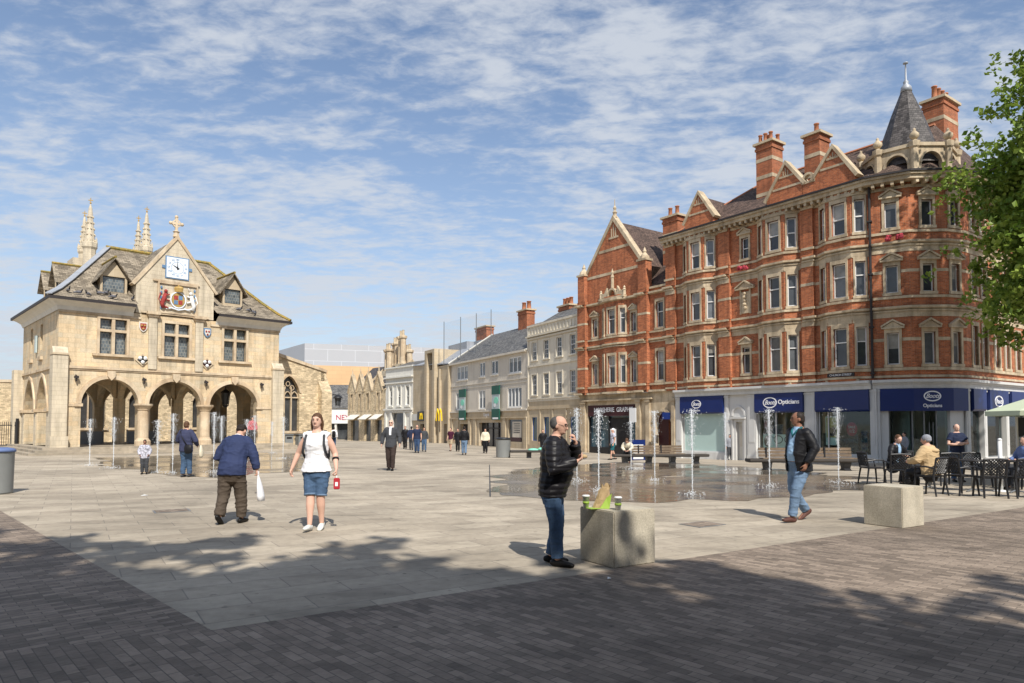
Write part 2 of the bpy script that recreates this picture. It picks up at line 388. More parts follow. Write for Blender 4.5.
def archivolt(mb, fr, a, b, zs, rise, kind, w, o0, o1, m=0):
    P = arch_pts(a, b, zs, rise, kind, 18); Q = arch_pts(a - w, b + w, zs, rise + w, kind, 18)
    for i in range(len(P) - 1):
        p0, p1, q0, q1 = P[i], P[i + 1], Q[i], Q[i + 1]
        mb.face([fr(p0[0], o1, p0[1]), fr(p1[0], o1, p1[1]), fr(q1[0], o1, q1[1]), fr(q0[0], o1, q0[1])], m)
        mb.face([fr(q0[0], o0, q0[1]), fr(q1[0], o0, q1[1]), fr(q1[0], o1, q1[1]), fr(q0[0], o1, q0[1])], m)
        mb.face([fr(p0[0], o0, p0[1]), fr(p1[0], o0, p1[1]), fr(p1[0], o1, p1[1]), fr(p0[0], o1, p0[1])], m)

def belt(mb, pts, ref, z0, z1, d, back=0.03, m=0, slope=0.0):
    """moulding following a plan polyline"""
    P = [Vector((p[0], p[1], 0)) for p in pts]; n = len(P); nrm = [f.n for f, l in facets(pts, ref)]
    def off(i, k):
        if i == 0: v = nrm[0]
        elif i == n - 1: v = nrm[-1]
        else:
            v = nrm[i - 1] + nrm[i]; v = v / max(0.4, v.length_squared) * 2
        return P[i] + v * k
    for i in range(n - 1):
        a0, b0, a1, b1 = off(i, d), off(i + 1, d), off(i, -back), off(i + 1, -back)
        Z0 = Vector((0, 0, z0)); Z1 = Vector((0, 0, z1)); Zs = Vector((0, 0, z0 + slope))
        mb.face([a0 + Zs, b0 + Zs, b0 + Z1, a0 + Z1], m); mb.face([a0 + Z1, b0 + Z1, b1 + Z1, a1 + Z1], m)
        mb.face([a0 + Zs, b0 + Zs, b1 + Z0, a1 + Z0], m)
    for i in (0, n - 1):
        mb.face([off(i, d) + Vector((0, 0, z0 + slope)), off(i, d) + Vector((0, 0, z1)), off(i, -back) + Vector((0, 0, z1)), off(i, -back) + Vector((0, 0, z0))], m)

MT['glass_mid'] = glass_dark('glass_mid', (0.13, 0.14, 0.15)); MT['glass_blind'] = glass_dark('glass_blind', (0.30, 0.29, 0.26), rough=.12)
wrand = random.Random(21)
def window(fr, a, b, z0, z1, parent, o=-0.14, frame='white_paint', pane='glass', bar=0.055, mull=(), trans=(), label=None, muntin=None, rise=0, kind='round', name='window'):
    mb = MB(); t = 0.05
    mb.box(fr, a, a + bar, o - t, o, z0, z1); mb.box(fr, b - bar, b, o - t, o, z0, z1)
    mb.box(fr, a + bar, b - bar, o - t, o, z0, z0 + bar * 1.3); mb.box(fr, a + bar, b - bar, o - t, o, z1 - bar, z1)
    for x in mull: mb.box(fr, x - bar * .7, x + bar * .7, o - t + .004, o + .004, z0 + bar, z1 - bar)
    for z in trans: mb.box(fr, a + bar, b - bar, o - t + .002, o + .02, z - bar * .5, z + bar * .5)
    if muntin:
        nx, nz = muntin; w = 0.013
        for i in range(1, nx):
            x = a + (b - a) * i / nx; mb.box(fr, x - w, x + w, o - t + .01, o - .01, z0 + bar, z1 - bar)
        for i in range(1, nz):
            z = z0 + (z1 - z0) * i / nz; mb.box(fr, a + bar, b - bar, o - t + .012, o - .012, z - w, z + w)
    w = mb.build(name, frame, parent)
    g = MB(); mi_ = 0; zs_ = z0 + bar * .6; ms_ = [pane]
    if pane == 'glass':
        ms_ = [wrand.choice(['glass', 'glass', 'glass_mid']), 'glass_blind']
        if wrand.random() < .42: zs_ = z1 - (z1 - z0) * wrand.uniform(.2, .55); g.box(fr, a + bar * .6, b - bar * .6, o - t - .012, o - t + .004, zs_, z1 - bar * .6, 1); g.box(fr, a + bar * .6, b - bar * .6, o - t - .012, o - t + .004, z0 + bar * .6, zs_, 0)
        else: g.box(fr, a + bar * .6, b - bar * .6, o - t - .012, o - t + .004, z0 + bar * .6, z1 - bar * .6)
    else: g.box(fr, a + bar * .6, b - bar * .6, o - t - .012, o - t + .004, z0 + bar * .6, z1 - bar * .6)
    g.build('pane', ms_, w)
    if label: w['label'] = label
    return w

def pediment(mb, fr, c, w, z0, h, o0, o1, t=0.09, m=0):
    mb.box(fr, c - w, c + w, o0, o1, z0, z0 + t, m)
    for sgn in (-1, 1):
        p = [(c + sgn * w, z0 + t), (c, z0 + t + h), (c, z0 + 2.2 * t + h), (c + sgn * (w + .03), z0 + 2 * t)]
        mb.prism([fr(x, o0, z) for x, z in p], fr.n * (o1 - o0 + 0.02), m)
    p = [(c - w * .9, z0 + t), (c + w * .9, z0 + t), (c, z0 + t + h * .95)]
    mb.prism([fr(x, o0, z) for x, z in p], fr.n * (o1 - o0 - 0.06), m)

def text(s, fr, c, z, size, o, name, mats, parent, depth=0.015, bold=0.0, shear=0.0, flip=False, xs=1.0, spacing=1.0):
    cu = bpy.data.curves.new(name, 'FONT'); cu.body = s; cu.size = size; cu.align_x = 'CENTER'; cu.align_y = 'CENTER'
    cu.extrude = depth; cu.offset = bold; cu.shear = shear; cu.space_character = spacing
    to = bpy.data.objects.new('tmp', cu); col.objects.link(to)
    bpy.context.view_layer.update()
    me = bpy.data.meshes.new_from_object(to.evaluated_get(bpy.context.evaluated_depsgraph_get()))
    bpy.data.objects.remove(to)
    V = [v.co.copy() for v in me.vertices]; F = [tuple(p.vertices) for p in me.polygons]
    # right-hand direction as seen by a viewer in front
    ru = fr.n.cross(Vector((0, 0, 1))) * -1
    base = fr(c, o, z); mb = MB()
    mb.mesh([base + ru * (v.x * xs) + Vector((0, 0, v.y)) + fr.n * v.z for v in V], F)
    bpy.data.meshes.remove(me)
    return mb.build(name, mats, parent)

def ellipse(mb, fr, c, z, rx, rz, o0, o1, n=28, m=0, hole=0.0):
    ru = fr.n.cross(Vector((0, 0, 1))) * -1
    def p(t, k, o): return fr(c, o, z) + ru * (rx * k * math.cos(t)) + Vector((0, 0, rz * k * math.sin(t)))
    T = [2 * math.pi * i / n for i in range(n)]
    if hole == 0: mb.prism([p(t, 1, o0) for t in T], fr.n * (o1 - o0), m)
    else:
        for i in range(n):
            a, b = T[i], T[(i + 1) % n]; hz = 1 - (1 - hole) * rx / rz
            def q(t, o): return fr(c, o, z) + ru * (rx * hole * math.cos(t)) + Vector((0, 0, (rz - rx * (1 - hole)) * math.sin(t)))
            mb.face([p(a, 1, o1), p(b, 1, o1), q(b, o1), q(a, o1)], m)
            mb.face([p(a, 1, o0), p(b, 1, o0), p(b, 1, o1), p(a, 1, o1)], m)
# ---------------------------------------------------------------- ground
def gz(x, y):
    S = float(np.interp(x, [-14, -4, 5, 14], [0, .45, .6, 1.0])); e = min(1, max(0, (y - 46) / 10)) * .37
    return -.033 * max(0, min(y, 110) - 21) * max(S, e)
MT['slabs'] = mat('slabs', (0.40, 0.34, 0.26), rough=0.85, var=0.16, scale=0.55, c2=(0.43, 0.37, 0.285), brick=(0.92, 0.46, 0.007, (0.27, 0.235, 0.19), 0.09), rot=-R(32.7), bump=0.25, bscale=35, fine=0.10)
MT['setts_a'] = mat('setts_a', (0.225, 0.175, 0.133), rough=0.75, var=0.22, scale=0.7, c2=(0.27, 0.213, 0.163), brick=(0.215, 0.078, 0.004, (0.13, 0.105, 0.083), 0.22), rot=-R(133), bump=0.5, bscale=30, fine=0.14, spec=0.35)
MT['setts_b'] = mat('setts_b', (0.225, 0.175, 0.133), rough=0.75, var=0.22, scale=0.7, c2=(0.27, 0.213, 0.163), brick=(0.215, 0.078, 0.004, (0.13, 0.105, 0.083), 0.22), rot=-R(43), bump=0.5, bscale=30, fine=0.14, spec=0.35)
def stains(m, amt=0.35):
    """grime patches and chewing-gum spots that belong to the paving itself"""
    t = m.node_tree; p = t.nodes['Principled BSDF']; l = p.inputs['Base Color'].links[0]; src = l.from_socket
    tc = t.nodes.new('ShaderNodeTexCoord')
    def chain(src, sc, lo, hi, a, det=6, stretch=None):
        n = t.nodes.new('ShaderNodeTexNoise'); n.inputs['Scale'].default_value = sc; n.inputs['Detail'].default_value = det
        if stretch:
            mp = t.nodes.new('ShaderNodeMapping'); mp.inputs['Rotation'].default_value = (0, 0, stretch[0]); mp.inputs['Scale'].default_value = (1, stretch[1], 1)
            t.links.new(tc.outputs['Object'], mp.inputs[0]); t.links.new(mp.outputs[0], n.inputs['Vector'])
        else: t.links.new(tc.outputs['Object'], n.inputs['Vector'])
        r = t.nodes.new('ShaderNodeMapRange'); r.inputs['From Min'].default_value = lo; r.inputs['From Max'].default_value = hi; r.inputs['To Min'].default_value = 1; r.inputs['To Max'].default_value = 1 - a
        t.links.new(n.outputs['Fac'], r.inputs['Value'])
        x = t.nodes.new('ShaderNodeMix'); x.data_type = 'RGBA'; x.blend_type = 'MULTIPLY'; x.inputs['Factor'].default_value = 1
        t.links.new(src, x.inputs['A']); t.links.new(r.outputs[0], x.inputs['B']); return x.outputs['Result']
    src = chain(src, 0.22, 0.42, 0.70, amt)
    src = chain(src, 0.8, 0.50, 0.70, amt * .8, stretch=(R(-33), 3.0))
    src = chain(src, 7.0, 0.66, 0.72, 0.3, 2)
    # trodden-in gum spots, a few per square metre
    vo = t.nodes.new('ShaderNodeTexVoronoi'); vo.inputs['Scale'].default_value = 1.7; t.links.new(tc.outputs['Object'], vo.inputs['Vector'])
    r = t.nodes.new('ShaderNodeMapRange'); r.inputs['From Min'].default_value = 0.035; r.inputs['From Max'].default_value = 0.05; r.inputs['To Min'].default_value = 0.55; r.inputs['To Max'].default_value = 1
    t.links.new(vo.outputs['Distance'], r.inputs['Value']); x = t.nodes.new('ShaderNodeMix'); x.data_type = 'RGBA'; x.blend_type = 'MULTIPLY'; x.inputs['Factor'].default_value = 1
    t.links.new(src, x.inputs['A']); t.links.new(r.outputs[0], x.inputs['B']); src = x.outputs['Result']
    t.links.new(src, p.inputs['Base Color'])
for k in ('slabs', 'setts_a', 'setts_b'): stains(MT[k], 0.36)

xs = [-1800, -500, -180, -100] + list(range(-66, 67, 3)) + [100, 180, 500, 1800]
ys = [-300, -80, -30] + list(range(-12, 132, 3)) + [180, 300, 700, 2200]
mb = MB(); V = [(x, y, gz(x, y)) for y in ys for x in xs]; n = len(xs)
mb.mesh(V, [(j * n + i, j * n + i + 1, (j + 1) * n + i + 1, (j + 1) * n + i) for j in range(len(ys) - 1) for i in range(n - 1)])
tag(mb.build('plaza_ground', 'slabs'), kind='structure')
mb = MB(); mb.face([(-2.33, 5.36, .004), (21.9, 20.95, .004), (44, 20.95, .004), (44, -14, .004), (-42, -14, .004), (-42, -10.3, .004)])
tag(mb.build('brick_paving', 'setts_a'), kind='structure')
mb = MB(); mb.face([(-2.33, 5.36, .004), (-42, -10.3, .004), (-42, 20.95, .004), (-17.5, 20.95, .004)])
tag(mb.build('side_paving', 'setts_b'), kind='structure')

# shallow sheet of fountain water
m = mat('wet_paving', (0.18, 0.15, 0.112), rough=0.07, var=0.35, scale=0.9, spec=0.5, brick=(0.92, 0.46, 0.007, (0.06, 0.05, 0.04), 0.2), rot=-R(32.7)); MT['wet'] = m
t = m.node_tree; p = t.nodes['Principled BSDF']; tcn = t.nodes.new('ShaderNodeTexCoord')
nn = t.nodes.new('ShaderNodeTexNoise'); nn.inputs['Scale'].default_value = 3.0; nn.inputs['Detail'].default_value = 3; t.links.new(tcn.outputs['Object'], nn.inputs['Vector'])
bb = t.nodes.new('ShaderNodeBump'); bb.inputs['Strength'].default_value = 0.25; bb.inputs['Distance'].default_value = 0.03; t.links.new(nn.outputs['Fac'], bb.inputs['Height']); t.links.new(bb.outputs[0], p.inputs['Normal'])
n2_ = t.nodes.new('ShaderNodeTexNoise'); n2_.inputs['Scale'].default_value = 0.5; n2_.inputs['Detail'].default_value = 5; t.links.new(tcn.outputs['Object'], n2_.inputs['Vector'])
mr_ = t.nodes.new('ShaderNodeMapRange'); mr_.inputs['From Min'].default_value = 0.42; mr_.inputs['From Max'].default_value = 0.62; mr_.inputs['To Min'].default_value = 0.04; mr_.inputs['To Max'].default_value = 0.30
t.links.new(n2_.outputs['Fac'], mr_.inputs['Value']); t.links.new(mr_.outputs[0], p.inputs['Roughness'])
def water(name, poly, seed):
    rnd = random.Random(seed); P = [Vector((x, y, 0)) for x, y in poly]; c = sum(P, Vector()) / len(P); out = []
    for a, b in zip(P, P[1:] + P[:1]):
        k = max(2, int((b - a).length / .35))
        for i in range(k):
            q = a.lerp(b, i / k); d = (q - c); nz = mnoise.noise(q * .7 + Vector((seed, 0, 0))) * .9 + mnoise.noise(q * 3) * .35
            out.append(q + d.normalized() * nz)
    # radial rings so that the sheet follows the ground
    mb = MB(); R_ = [0.0, .2, .4, .6, .8, 1.0]; n = len(out); V = []
    for r in R_[1:]:
        for q in out: v = c.lerp(q, r); V.append((v.x, v.y, gz(v.x, v.y) + .006))
    V.append((c.x, c.y, gz(c.x, c.y) + .006)); F = []
    for i in range(n): F.append((len(V) - 1, i, (i + 1) % n))
    for j in range(4):
        for i in range(n): F.append((j * n + i, (j + 1) * n + i, (j + 1) * n + (i + 1) % n, j * n + (i + 1) % n))
    mb.mesh(V, F); return tag(mb.build(name, 'wet'), kind='structure')
water('water_film', [(-.5, 15.1), (2.6, 13.9), (5.3, 14.6), (8.5, 16.6), (10.5, 20.3), (10.7, 25.5), (9.2, 31.5), (5.0, 32.5), (0.6, 26.4), (-.65, 20.3)], 3)
water('water_film', [(-19.6, 32.5), (-16.4, 27.4), (-11.6, 22.2), (-9.3, 20.5), (-8.4, 21.1), (-7.5, 23.8), (-8.9, 32), (-11.3, 38.6), (-15.6, 37.6)], 9)

# drain channel beside the fountain
# follow the slope with a thin steel strip
mb = MB()
for i in range(14):
    y0, y1 = 15.1 + i, 16.1 + i; x0, x1 = -.48 - .034 * i, -.48 - .034 * (i + 1)
    mb.face([(x0 - .014, y0, gz(x0, y0) + .010), (x0 + .014, y0, gz(x0, y0) + .010), (x1 + .014, y1, gz(x1, y1) + .010), (x1 - .014, y1, gz(x1, y1) + .010)])
tag(mb.build('drain_channel', 'black_metal'), kind='structure')

# ---------------------------------------------------------------- red corner building
PA = (20.304, 38.388); UA = (-.5798, .8148); NA = (-.8148, -.5798)
A = Fr(PA, UA, NA)
CAM = Vector((0, 0, 0))
red = thing('corner_building', (20.3, 42.5, -.8), 'four-storey red brick corner building with pointed slate turret and blue optician signs', 'building')
def a2(s, o): v = A(s, o, 0); return (v.x, v.y)
bays = [1.55, 5.8, 12.0]
plan = [a2(0, 0)]
def bay(c): return [a2(c - 1.5, 0), a2(c - .72, .5), a2(c + .72, .5), a2(c + 1.5, 0)]
def pier(a, b, d=.22): return [a2(a, 0), a2(a, d), a2(b, d), a2(b, 0)]
plan += bay(1.55) + pier(3.32, 4.12) + bay(5.8) + pier(9.35, 10.25) + bay(12.0) + pier(14.1, 15.0)
REFA = NA
cornerpts = [(20.304, 38.388), (21.91, 37.34), (23.87, 37.21), (25.14, 37.62), (37.4, 46.3)]
ZG, ZB, ZE = -1.8, 4.05, 15.30
FL = [(4.90, 7.12, 6.30), (8.90, 10.88, 10.10), (12.56, 14.45, None)]   # sill, head, transom
walls = MB(); trim = MB(); carve = MB()
def col_trim(f, a, b, z0, z1, w=.12, d=.05):
    """stone dressings round an opening"""
    trim.box(f, a - w, a, -.1, d, z0 - .1, z1); trim.box(f, b, b + w, -.1, d, z0 - .1, z1)
    trim.box(f, a - w - .04, b + w + .04, -.1, d + .03, z0 - .16, z0)
    trim.box(f, a - w, b + w, -.1, d, z1, z1 + .22)
fs = facets(plan, REFA)
for f, Lg in fs:
    mid = f.P + f.u * Lg / 2; smid = (mid - A.P).dot(A.u); holes = []; isb = None
    for c in bays:
        if abs(smid - c) < 1.5: isb = smid - c
    ped = abs(smid - 8.32) < .9 and Lg > 1.5
    if isb is not None:
        wdt = .40 if abs(isb) < .2 else .27
        mull = Lg / 2
        for k, (zb, zt, tr) in enumerate(FL):
            holes.append((mull - wdt, mull + wdt, zb, zt)); col_trim(f, mull - wdt, mull + wdt, zb, zt, .12 if abs(isb) < .2 else .09)
            window(f, mull - wdt, mull + wdt, zb, zt, red, trans=((tr,) if tr else ((zb + zt) / 2,)), bar=.065 if k < 2 else .075)
            # stone frieze above each storey's lights
            trim.box(f, .02, Lg - .02, -.02, .03, zt + .22, zt + (.62 if k < 2 else .50))
    elif ped:
        c = Lg / 2 - .1
        for k, (zb, zt, tr) in enumerate(FL):
            if k == 1:
                carve.box(f, c - .3, c + .3, 0, .07, zb + .05, zt - .5)
                for q in range(5): carve.ball(f(c, .1, zb + .4 + q * .24), .12 + .05 * (q % 2), .12, .12)
                pediment(trim, f, c, .72, zt - .35, .42, 0, .22); trim.box(f, c - .42, c - .3, 0, .09, zb, zt - .35); trim.box(f, c + .3, c + .42, 0, .09, zb, zt - .35)
                continue
            w_ = .28; zt2 = zt - .45; zb2 = zb + .05
            holes.append((c - w_, c + w_, zb2, zt2)); window(f, c - w_, c + w_, zb2, zt2, red, trans=((zb2 + zt2) / 2,) if k == 2 else ())
            col_trim(f, c - w_, c + w_, zb2, zt2, .13, .06); pediment(trim, f, c, w_ + .24, zt2 + .22, .30, 0, .2)
    wall(walls, f, 0, Lg, ZB, ZE, holes, rev=.22)
    if isb is None:
        for z in (6.28, 10.08):
            trim.box(f, 0.0, Lg, -.02, .012, z - .08, z + .09)
# corner facets
cf = facets(cornerpts, (0, -1))
bwin = [1.1, 2.4, 4.1, 5.6, 7.2, 8.7, 10.4, 12.0]
for i, (f, Lg) in enumerate(cf):
    holes = []
    cs = [1.05] if i == 0 else [.98] if i == 1 else [.6] if i == 2 else bwin
    for c in cs:
        for k, (zb, zt, tr) in enumerate(FL):
            w_ = .30 if i < 3 else .36
            zt2 = zt - .45 if i < 3 else zt
            holes.append((c - w_, c + w_, zb, zt2)); window(f, c - w_, c + w_, zb, zt2, red, trans=() if i < 3 else (((tr or (zb + zt) / 2)),))
            col_trim(f, c - w_, c + w_, zb, zt2, .13, .06)
            if i < 3: pediment(trim, f, c, w_ + .26, zt2 + .22, .34, 0, .2)
    wall(walls, f, 0, Lg, ZB, ZE, holes, rev=.22)
    for z in (6.28, 10.08):
        xs_ = sorted([0] + [v for c in cs for v in (c - .45, c + .45)] + [Lg])
        for a, b in zip(xs_[::2], xs_[1::2]):
            if b - a > .05: trim.box(f, a, b, -.02, .014, z - .08, z + .09)
full = list(reversed(plan)) ; full = full + cornerpts[1:]
def refbelt(mb, z0, z1, d, slope=0, m=0):
    belt(mb, plan, REFA, z0, z1, d, slope=slope, m=m); belt(mb, cornerpts, (0, -1), z0, z1, d, slope=slope, m=m)
refbelt(trim, 4.56, 4.72, .10); refbelt(trim, 4.18, 4.30, .06)
for z in (7.92, 11.56):
    refbelt(trim, z, z + .20, .20, slope=.08); refbelt(trim, z - .10, z - .003, .10)
    refbelt(trim, z + .64, z + .78, .08); refbelt(trim, z - .40, z - .103, .035)
# top: frieze, modillions and cornice run straight along the wall
belt(trim, plan, REFA, 14.70, 14.86, .08); belt(trim, cornerpts, (0, -1), 14.70, 14.86, .08)
eav = [a2(15.15, .0), a2(0, .0)] + cornerpts[1:]
ef = [(-.4, -1)]
belt(trim, eav, (-.4, -1), 15.02, 15.24, .62, back=.2); belt(trim, eav, (-.4, -1), 15.243, 15.36, .74, back=.2)
for f, Lg in facets(eav, (-.4, -1)):
    n_ = int(Lg / .42)
    for q in range(n_):
        x = (q + .5) * Lg / n_; trim.box(f, x - .08, x + .08, 0.02, .56, 14.82, 15.02)
walls_o = walls.build('wall', 'red_brick', red)
# window-box flowers and lamps between storeys
for s_, z_ in ((8.3, 11.9), (13.4, 11.9)):
    pass
carve.build('carved_panel', 'stone_carved', red)
# bases of the bays
for c in bays:
    trim.box(A, c - 1.0, c + 1.0, .0, .42, 4.06, 4.16)
trim.build('stone_dressing', 'cream_stone', red)
# gutter
g = MB(); belt(g, eav, (-.4, -1), 15.363, 15.47, .82, back=-.62)
g.build('gutter', 'gutter', red)
g = MB(); pf = Fr(cornerpts[0], (.84, -.54), away=(-.5, -1)); g.tube([pf(.02, .16, 4.15), pf(.02, .16, 15.0)], .075, 8)
for z in (4.4, 7, 10, 13): g.box(pf, -.1, .14, 0, .27, z, z + .08)
g.build('downpipe', 'gutter', red)
# street name plate
sp_ = MB(); bfr = Fr(a2(0, 0), UA, NA); sp_.box(A, .75, 2.35, .5, .56, 4.33, 4.53); o = sp_.build('street_sign', 'sign_dark', red)
text('CHURCH STREET', A, 1.55, 4.43, .17, .566, 'lettering', 'sign_text_white', o, .004)
# red lamps between floors
for k, (f, c, z) in enumerate(((cf[0][0], 1.0, 11.95), (cf[0][0], 1.5, 11.97), (A, 8.1, 11.95), (A, 8.55, 11.97))):
    g = MB()
    for q in range(9): g.ball(f(c + random.uniform(-.16, .16), .22 + random.uniform(-.06, .06), z + random.uniform(-.1, .1)), .10, n=6)
    g.build('flower_basket', 'pink_flower', red)

# roof: slopes from the eaves to a ridge parallel to each street
rf = MB(); ZR = 19.3
def A3(s, o, z): return A(s, o, z)
Bf = Fr((25.14, 37.62), (.8151, .5793), away=(.58, -.8))
# intersection ridge node
rA0 = A(15.15, .1, 15.40); rA1 = A(-.6, .1, 15.40)
ridgeL = A(9.6, -4.7, ZR); ridgeC = A(-1.6, -4.7, ZR)
eaveC = Vector((22.9, 37.1, 15.4)); eaveB0 = Bf(0, .1, 15.4); eaveB1 = Bf(12.4, .1, 15.4)
ridgeB = Vector((ridgeC.x, ridgeC.y, 0)) + Bf.u * 12 + Vector((0, 0, 17.4))
rf.face([rA0, rA1, ridgeC, ridgeL]); rf.face([rA1, eaveC, ridgeC]); rf.face([eaveC, eaveB0, ridgeC]); rf.face([eaveB0, eaveB1, ridgeB, ridgeC])
backL = A(15.15, -9.4, 15.4)
rf.face([rA0, ridgeL, backL]); rf.face([ridgeL, ridgeC, A(-3, -9.4, 15.4), backL]); rf.face([ridgeC, ridgeB, Vector((ridgeB.x, ridgeB.y, 15.4)) + Vector((-2.7, 3.8, 0)), A(-3, -9.4, 15.4)])
roof = rf.build('roof', 'roof_tile', red)
g = MB(); g.tube([ridgeL, ridgeC], .11, 6); g.tube([rA0, ridgeL], .08, 6); g.build('ridge_tiles', 'clay_pot', roof)
# plain rear and end walls
g = MB()
wall(g, Fr(a2(15, 0), (-NA[0], -NA[1])), 0, 9.4, ZG, 15.4); wall(g, Fr(a2(15.0, -9.4), (-UA[0], -UA[1])), 0, 18, ZG, 15.4)
g.build('rear_wall', 'chimney_brick', red)

# parapet gables
def gablet(fr, parts_brick, parts_stone, apex, left, right, o=.05, th=.5, roofback=None):
    (sa, za), (sl, zl), (sr, zr) = apex, left, right
    parts_brick.prism([fr(x, o - th, z) for x, z in ((sr, 15.35), (sr, zr), (sa, za), (sl, zl), (sl, 15.35))], fr.n * th)
    for (sx, zx) in (left, right):
        d = Vector((sx - sa, zx - za)); d.normalize(); nn_ = Vector((-d.y, d.x));
        if nn_.y < 0: nn_ = -nn_
        w = .13; e = Vector((sx, zx)) + d * .12
        P = [(sa, za - .02), (e.x, e.y), (e.x + nn_.x * w * 1.6, e.y + nn_.y * w * 1.6), (sa, za + w * 2.0)]
        parts_stone.prism([fr(x, o - th - .05, z) for x, z in P], fr.n * (th + .14))
    # cross bands and little triangle panel
    for k in (.28, .62):
        zz_ = zl + (za - zl) * k; xl = sl + (sa - sl) * k; xr = sr + (sa - sr) * ((zz_ - zr) / (za - zr))
        parts_stone.box(fr, min(xl, xr) + .05, max(xl, xr) - .05, o - .05, o + .03, zz_ - .06, zz_ + .07)
    zt = za - (za - zl) * .36
    for x in (-.16, 0, .16): parts_stone.box(fr, sa + x - .03, sa + x + .03, o, o + .03, zt, za - .25 - abs(x) * 1.0)
gb = MB(); gs = MB(); gr = MB()
A.n = Vector((NA[0], NA[1], 0))
gablet(A, gb, gs, (12.0, 18.0), (13.25, 16.1), (10.75, 16.1)); gb.mark(); gs.mark()
gablet(A, gb, gs, (5.15, 18.0), (6.5, 15.95), (4.0, 16.45))
gablet(A, gb, gs, (2.05, 18.0), (3.25, 16.45), (.75, 16.0))
gb.box(A, 3.2, 4.05, -.4, .05, 15.35, 16.35); gs.box(A, 3.2, 4.05, -.45, .1, 16.35, 16.47)
archivolt(gs, A, 3.33, 3.93, 16.47, .42, 'round', .14, -.2, .1); gs.box(A, 3.19, 3.33, -.2, .1, 16.40, 16.50); gs.box(A, 3.93, 4.07, -.2, .1, 16.40, 16.50)
for (c, hw) in ((12.0, 1.25), (5.15, 1.3), (2.05, 1.25)):
    for sg in (-1, 1): gr.face([A(c, -.4, 17.9), A(c + sg * hw, -.4, 16.05), A(c + sg * hw, -1.2, 16.05), A(c, -3.1, 17.9)])
    gr.mark()
gb.build_each('gable', 'red_brick', roof); gs.build_each('gable_coping', 'cream_stone', roof); gr.build_each('gable_roof', 'roof_tile', roof)
g = MB(); g.tube([A(13.3, -.1, 16.0), A(13.9, -.5, 15.7)], .06, 6); g.tube([A(10.1, .0, 15.45), A(10.75, -1.1, 16.3)], .05, 6); g.tube([A(-.1, .0, 15.45), A(.6, -1.1, 16.3)], .05, 6)
g.build('lead_flashing', 'lead', roof)

def chimney(fr, c, o, w, d, z0, z1, pots, parent, bands, pr=.13, ph=.5, row='s'):
    b = MB(); b.box(fr, c - w, c + w, o - d, o + d, z0, z1 - .55)
    b.box(fr, c - w - .06, c + w + .06, o - d - .06, o + d + .06, z1 - .55, z1 - .38); b.box(fr, c - w - .02, c + w + .02, o - d - .02, o + d + .02, z1 - .38, z1 - .16)
    ch = b.build('chimney', 'chimney_brick', parent)
    t_ = MB()
    for z in bands: t_.box(fr, c - w - .015, c + w + .015, o - d - .015, o + d + .015, z - .12, z + .12); t_.mark()
    t_.build_each('stone_band', 'cream_stone', ch)
    t_ = MB(); t_.box(fr, c - w - .16, c + w + .16, o - d - .16, o + d + .16, z1 - .16, z1); t_.build('chimney_cap', 'stone_carved', ch)
    for (a, bb_) in pots:
        p = MB(); p.lathe(fr(c + a, o + bb_, z1), [(pr * 1.1, 0), (pr, .08), (pr * .85, ph - .08), (pr * 1.1, ph - .06), (pr * 1.05, ph), (pr * .7, ph)], 10); p.build('chimney_pot', 'clay_pot', ch, True)
    return ch
chimney(A, 8.05, -2.6, .62, .62, 15.5, 20.95, [(-.4, -.4), (.4, -.4), (-.4, .4), (.4, .4), (0, 0), (0, .42)], roof, (17.3, 18.5, 19.7), .14, .6)
chimney(A, 4.35, -2.2, .52, .58, 15.5, 20.15, [(0, 0)], roof, (17.4, 18.7), .16, .75)

# corner turret
TC = Vector((23.3, 39.65, 0)); tur = MB(); RT = 2.45
NT = 8
vt = [TC + Vector((RT * math.cos(R(22.5 + 45 * k)), RT * math.sin(R(22.5 + 45 * k)), 0)) for k in range(NT)]
sp0 = MB(); prof = [(2.25, 16.3), (1.75, 17.2), (1.52, 17.8), (0.80, 19.9), (0.12, 21.65), (0.0, 21.7)]
sp0.lathe(TC, prof, 8, rot=R(22.5)); tur_o = sp0.build('turret_spire', 'slate_dark', roof)
fin = MB(); fin.lathe(TC, [(.32, 21.2), (.28, 21.5), (.12, 21.7), (.16, 21.8), (.06, 21.95), (.045, 22.6), (.03, 22.9), (.14, 22.92), (.14, 22.98), (.02, 23.02)], 10); fin.build('finial', 'lead', tur_o, True)
arc = MB(); ball = MB()
for k in range(NT):
    a, b = vt[k], vt[(k + 1) % NT]
    if (a + b).y / 2 > TC.y + 1.6: continue
    f = Fr(a, b - a, away=((a + b) / 2 - TC)); Lg = (b - a).length
    wall(arc, f, .1, Lg - .1, 15.45, 17.05, [(.38, Lg - .38, 15.85, 16.75, .62, 'round')], rev=.28, back=True)
    archivolt(arc, f, .38, Lg - .38, 16.13, .62, 'round', .11, 0, .05)
    arc.box(f, 0, Lg, -.34, .10, 17.05, 17.24)
for k in range(NT):
    p = vt[k]
    if p.y > TC.y + 2: continue
    arc.lathe(p, [(.27, 15.4), (.27, 15.7), (.21, 15.78), (.19, 16.9), (.27, 17.0), (.30, 17.28), (.12, 17.36), (.10, 17.42)], 8)
    ball.lathe(p, [(.10, 17.40), (.17, 17.46), (.25, 17.58), (.24, 17.72), (.12, 17.84), (.07, 17.92), (.09, 17.98), (.02, 18.06)], 10); ball.mark()
arc.build('turret_arcade', 'cream_stone', roof); ball.build_each('ball_finial', 'cream_stone', roof, smooth=True)
g = MB(); g.lathe(TC, [(1.75, 15.4), (1.75, 16.7)], 8, rot=R(22.5)); g.build('turret_drum', 'interior_dark', roof)
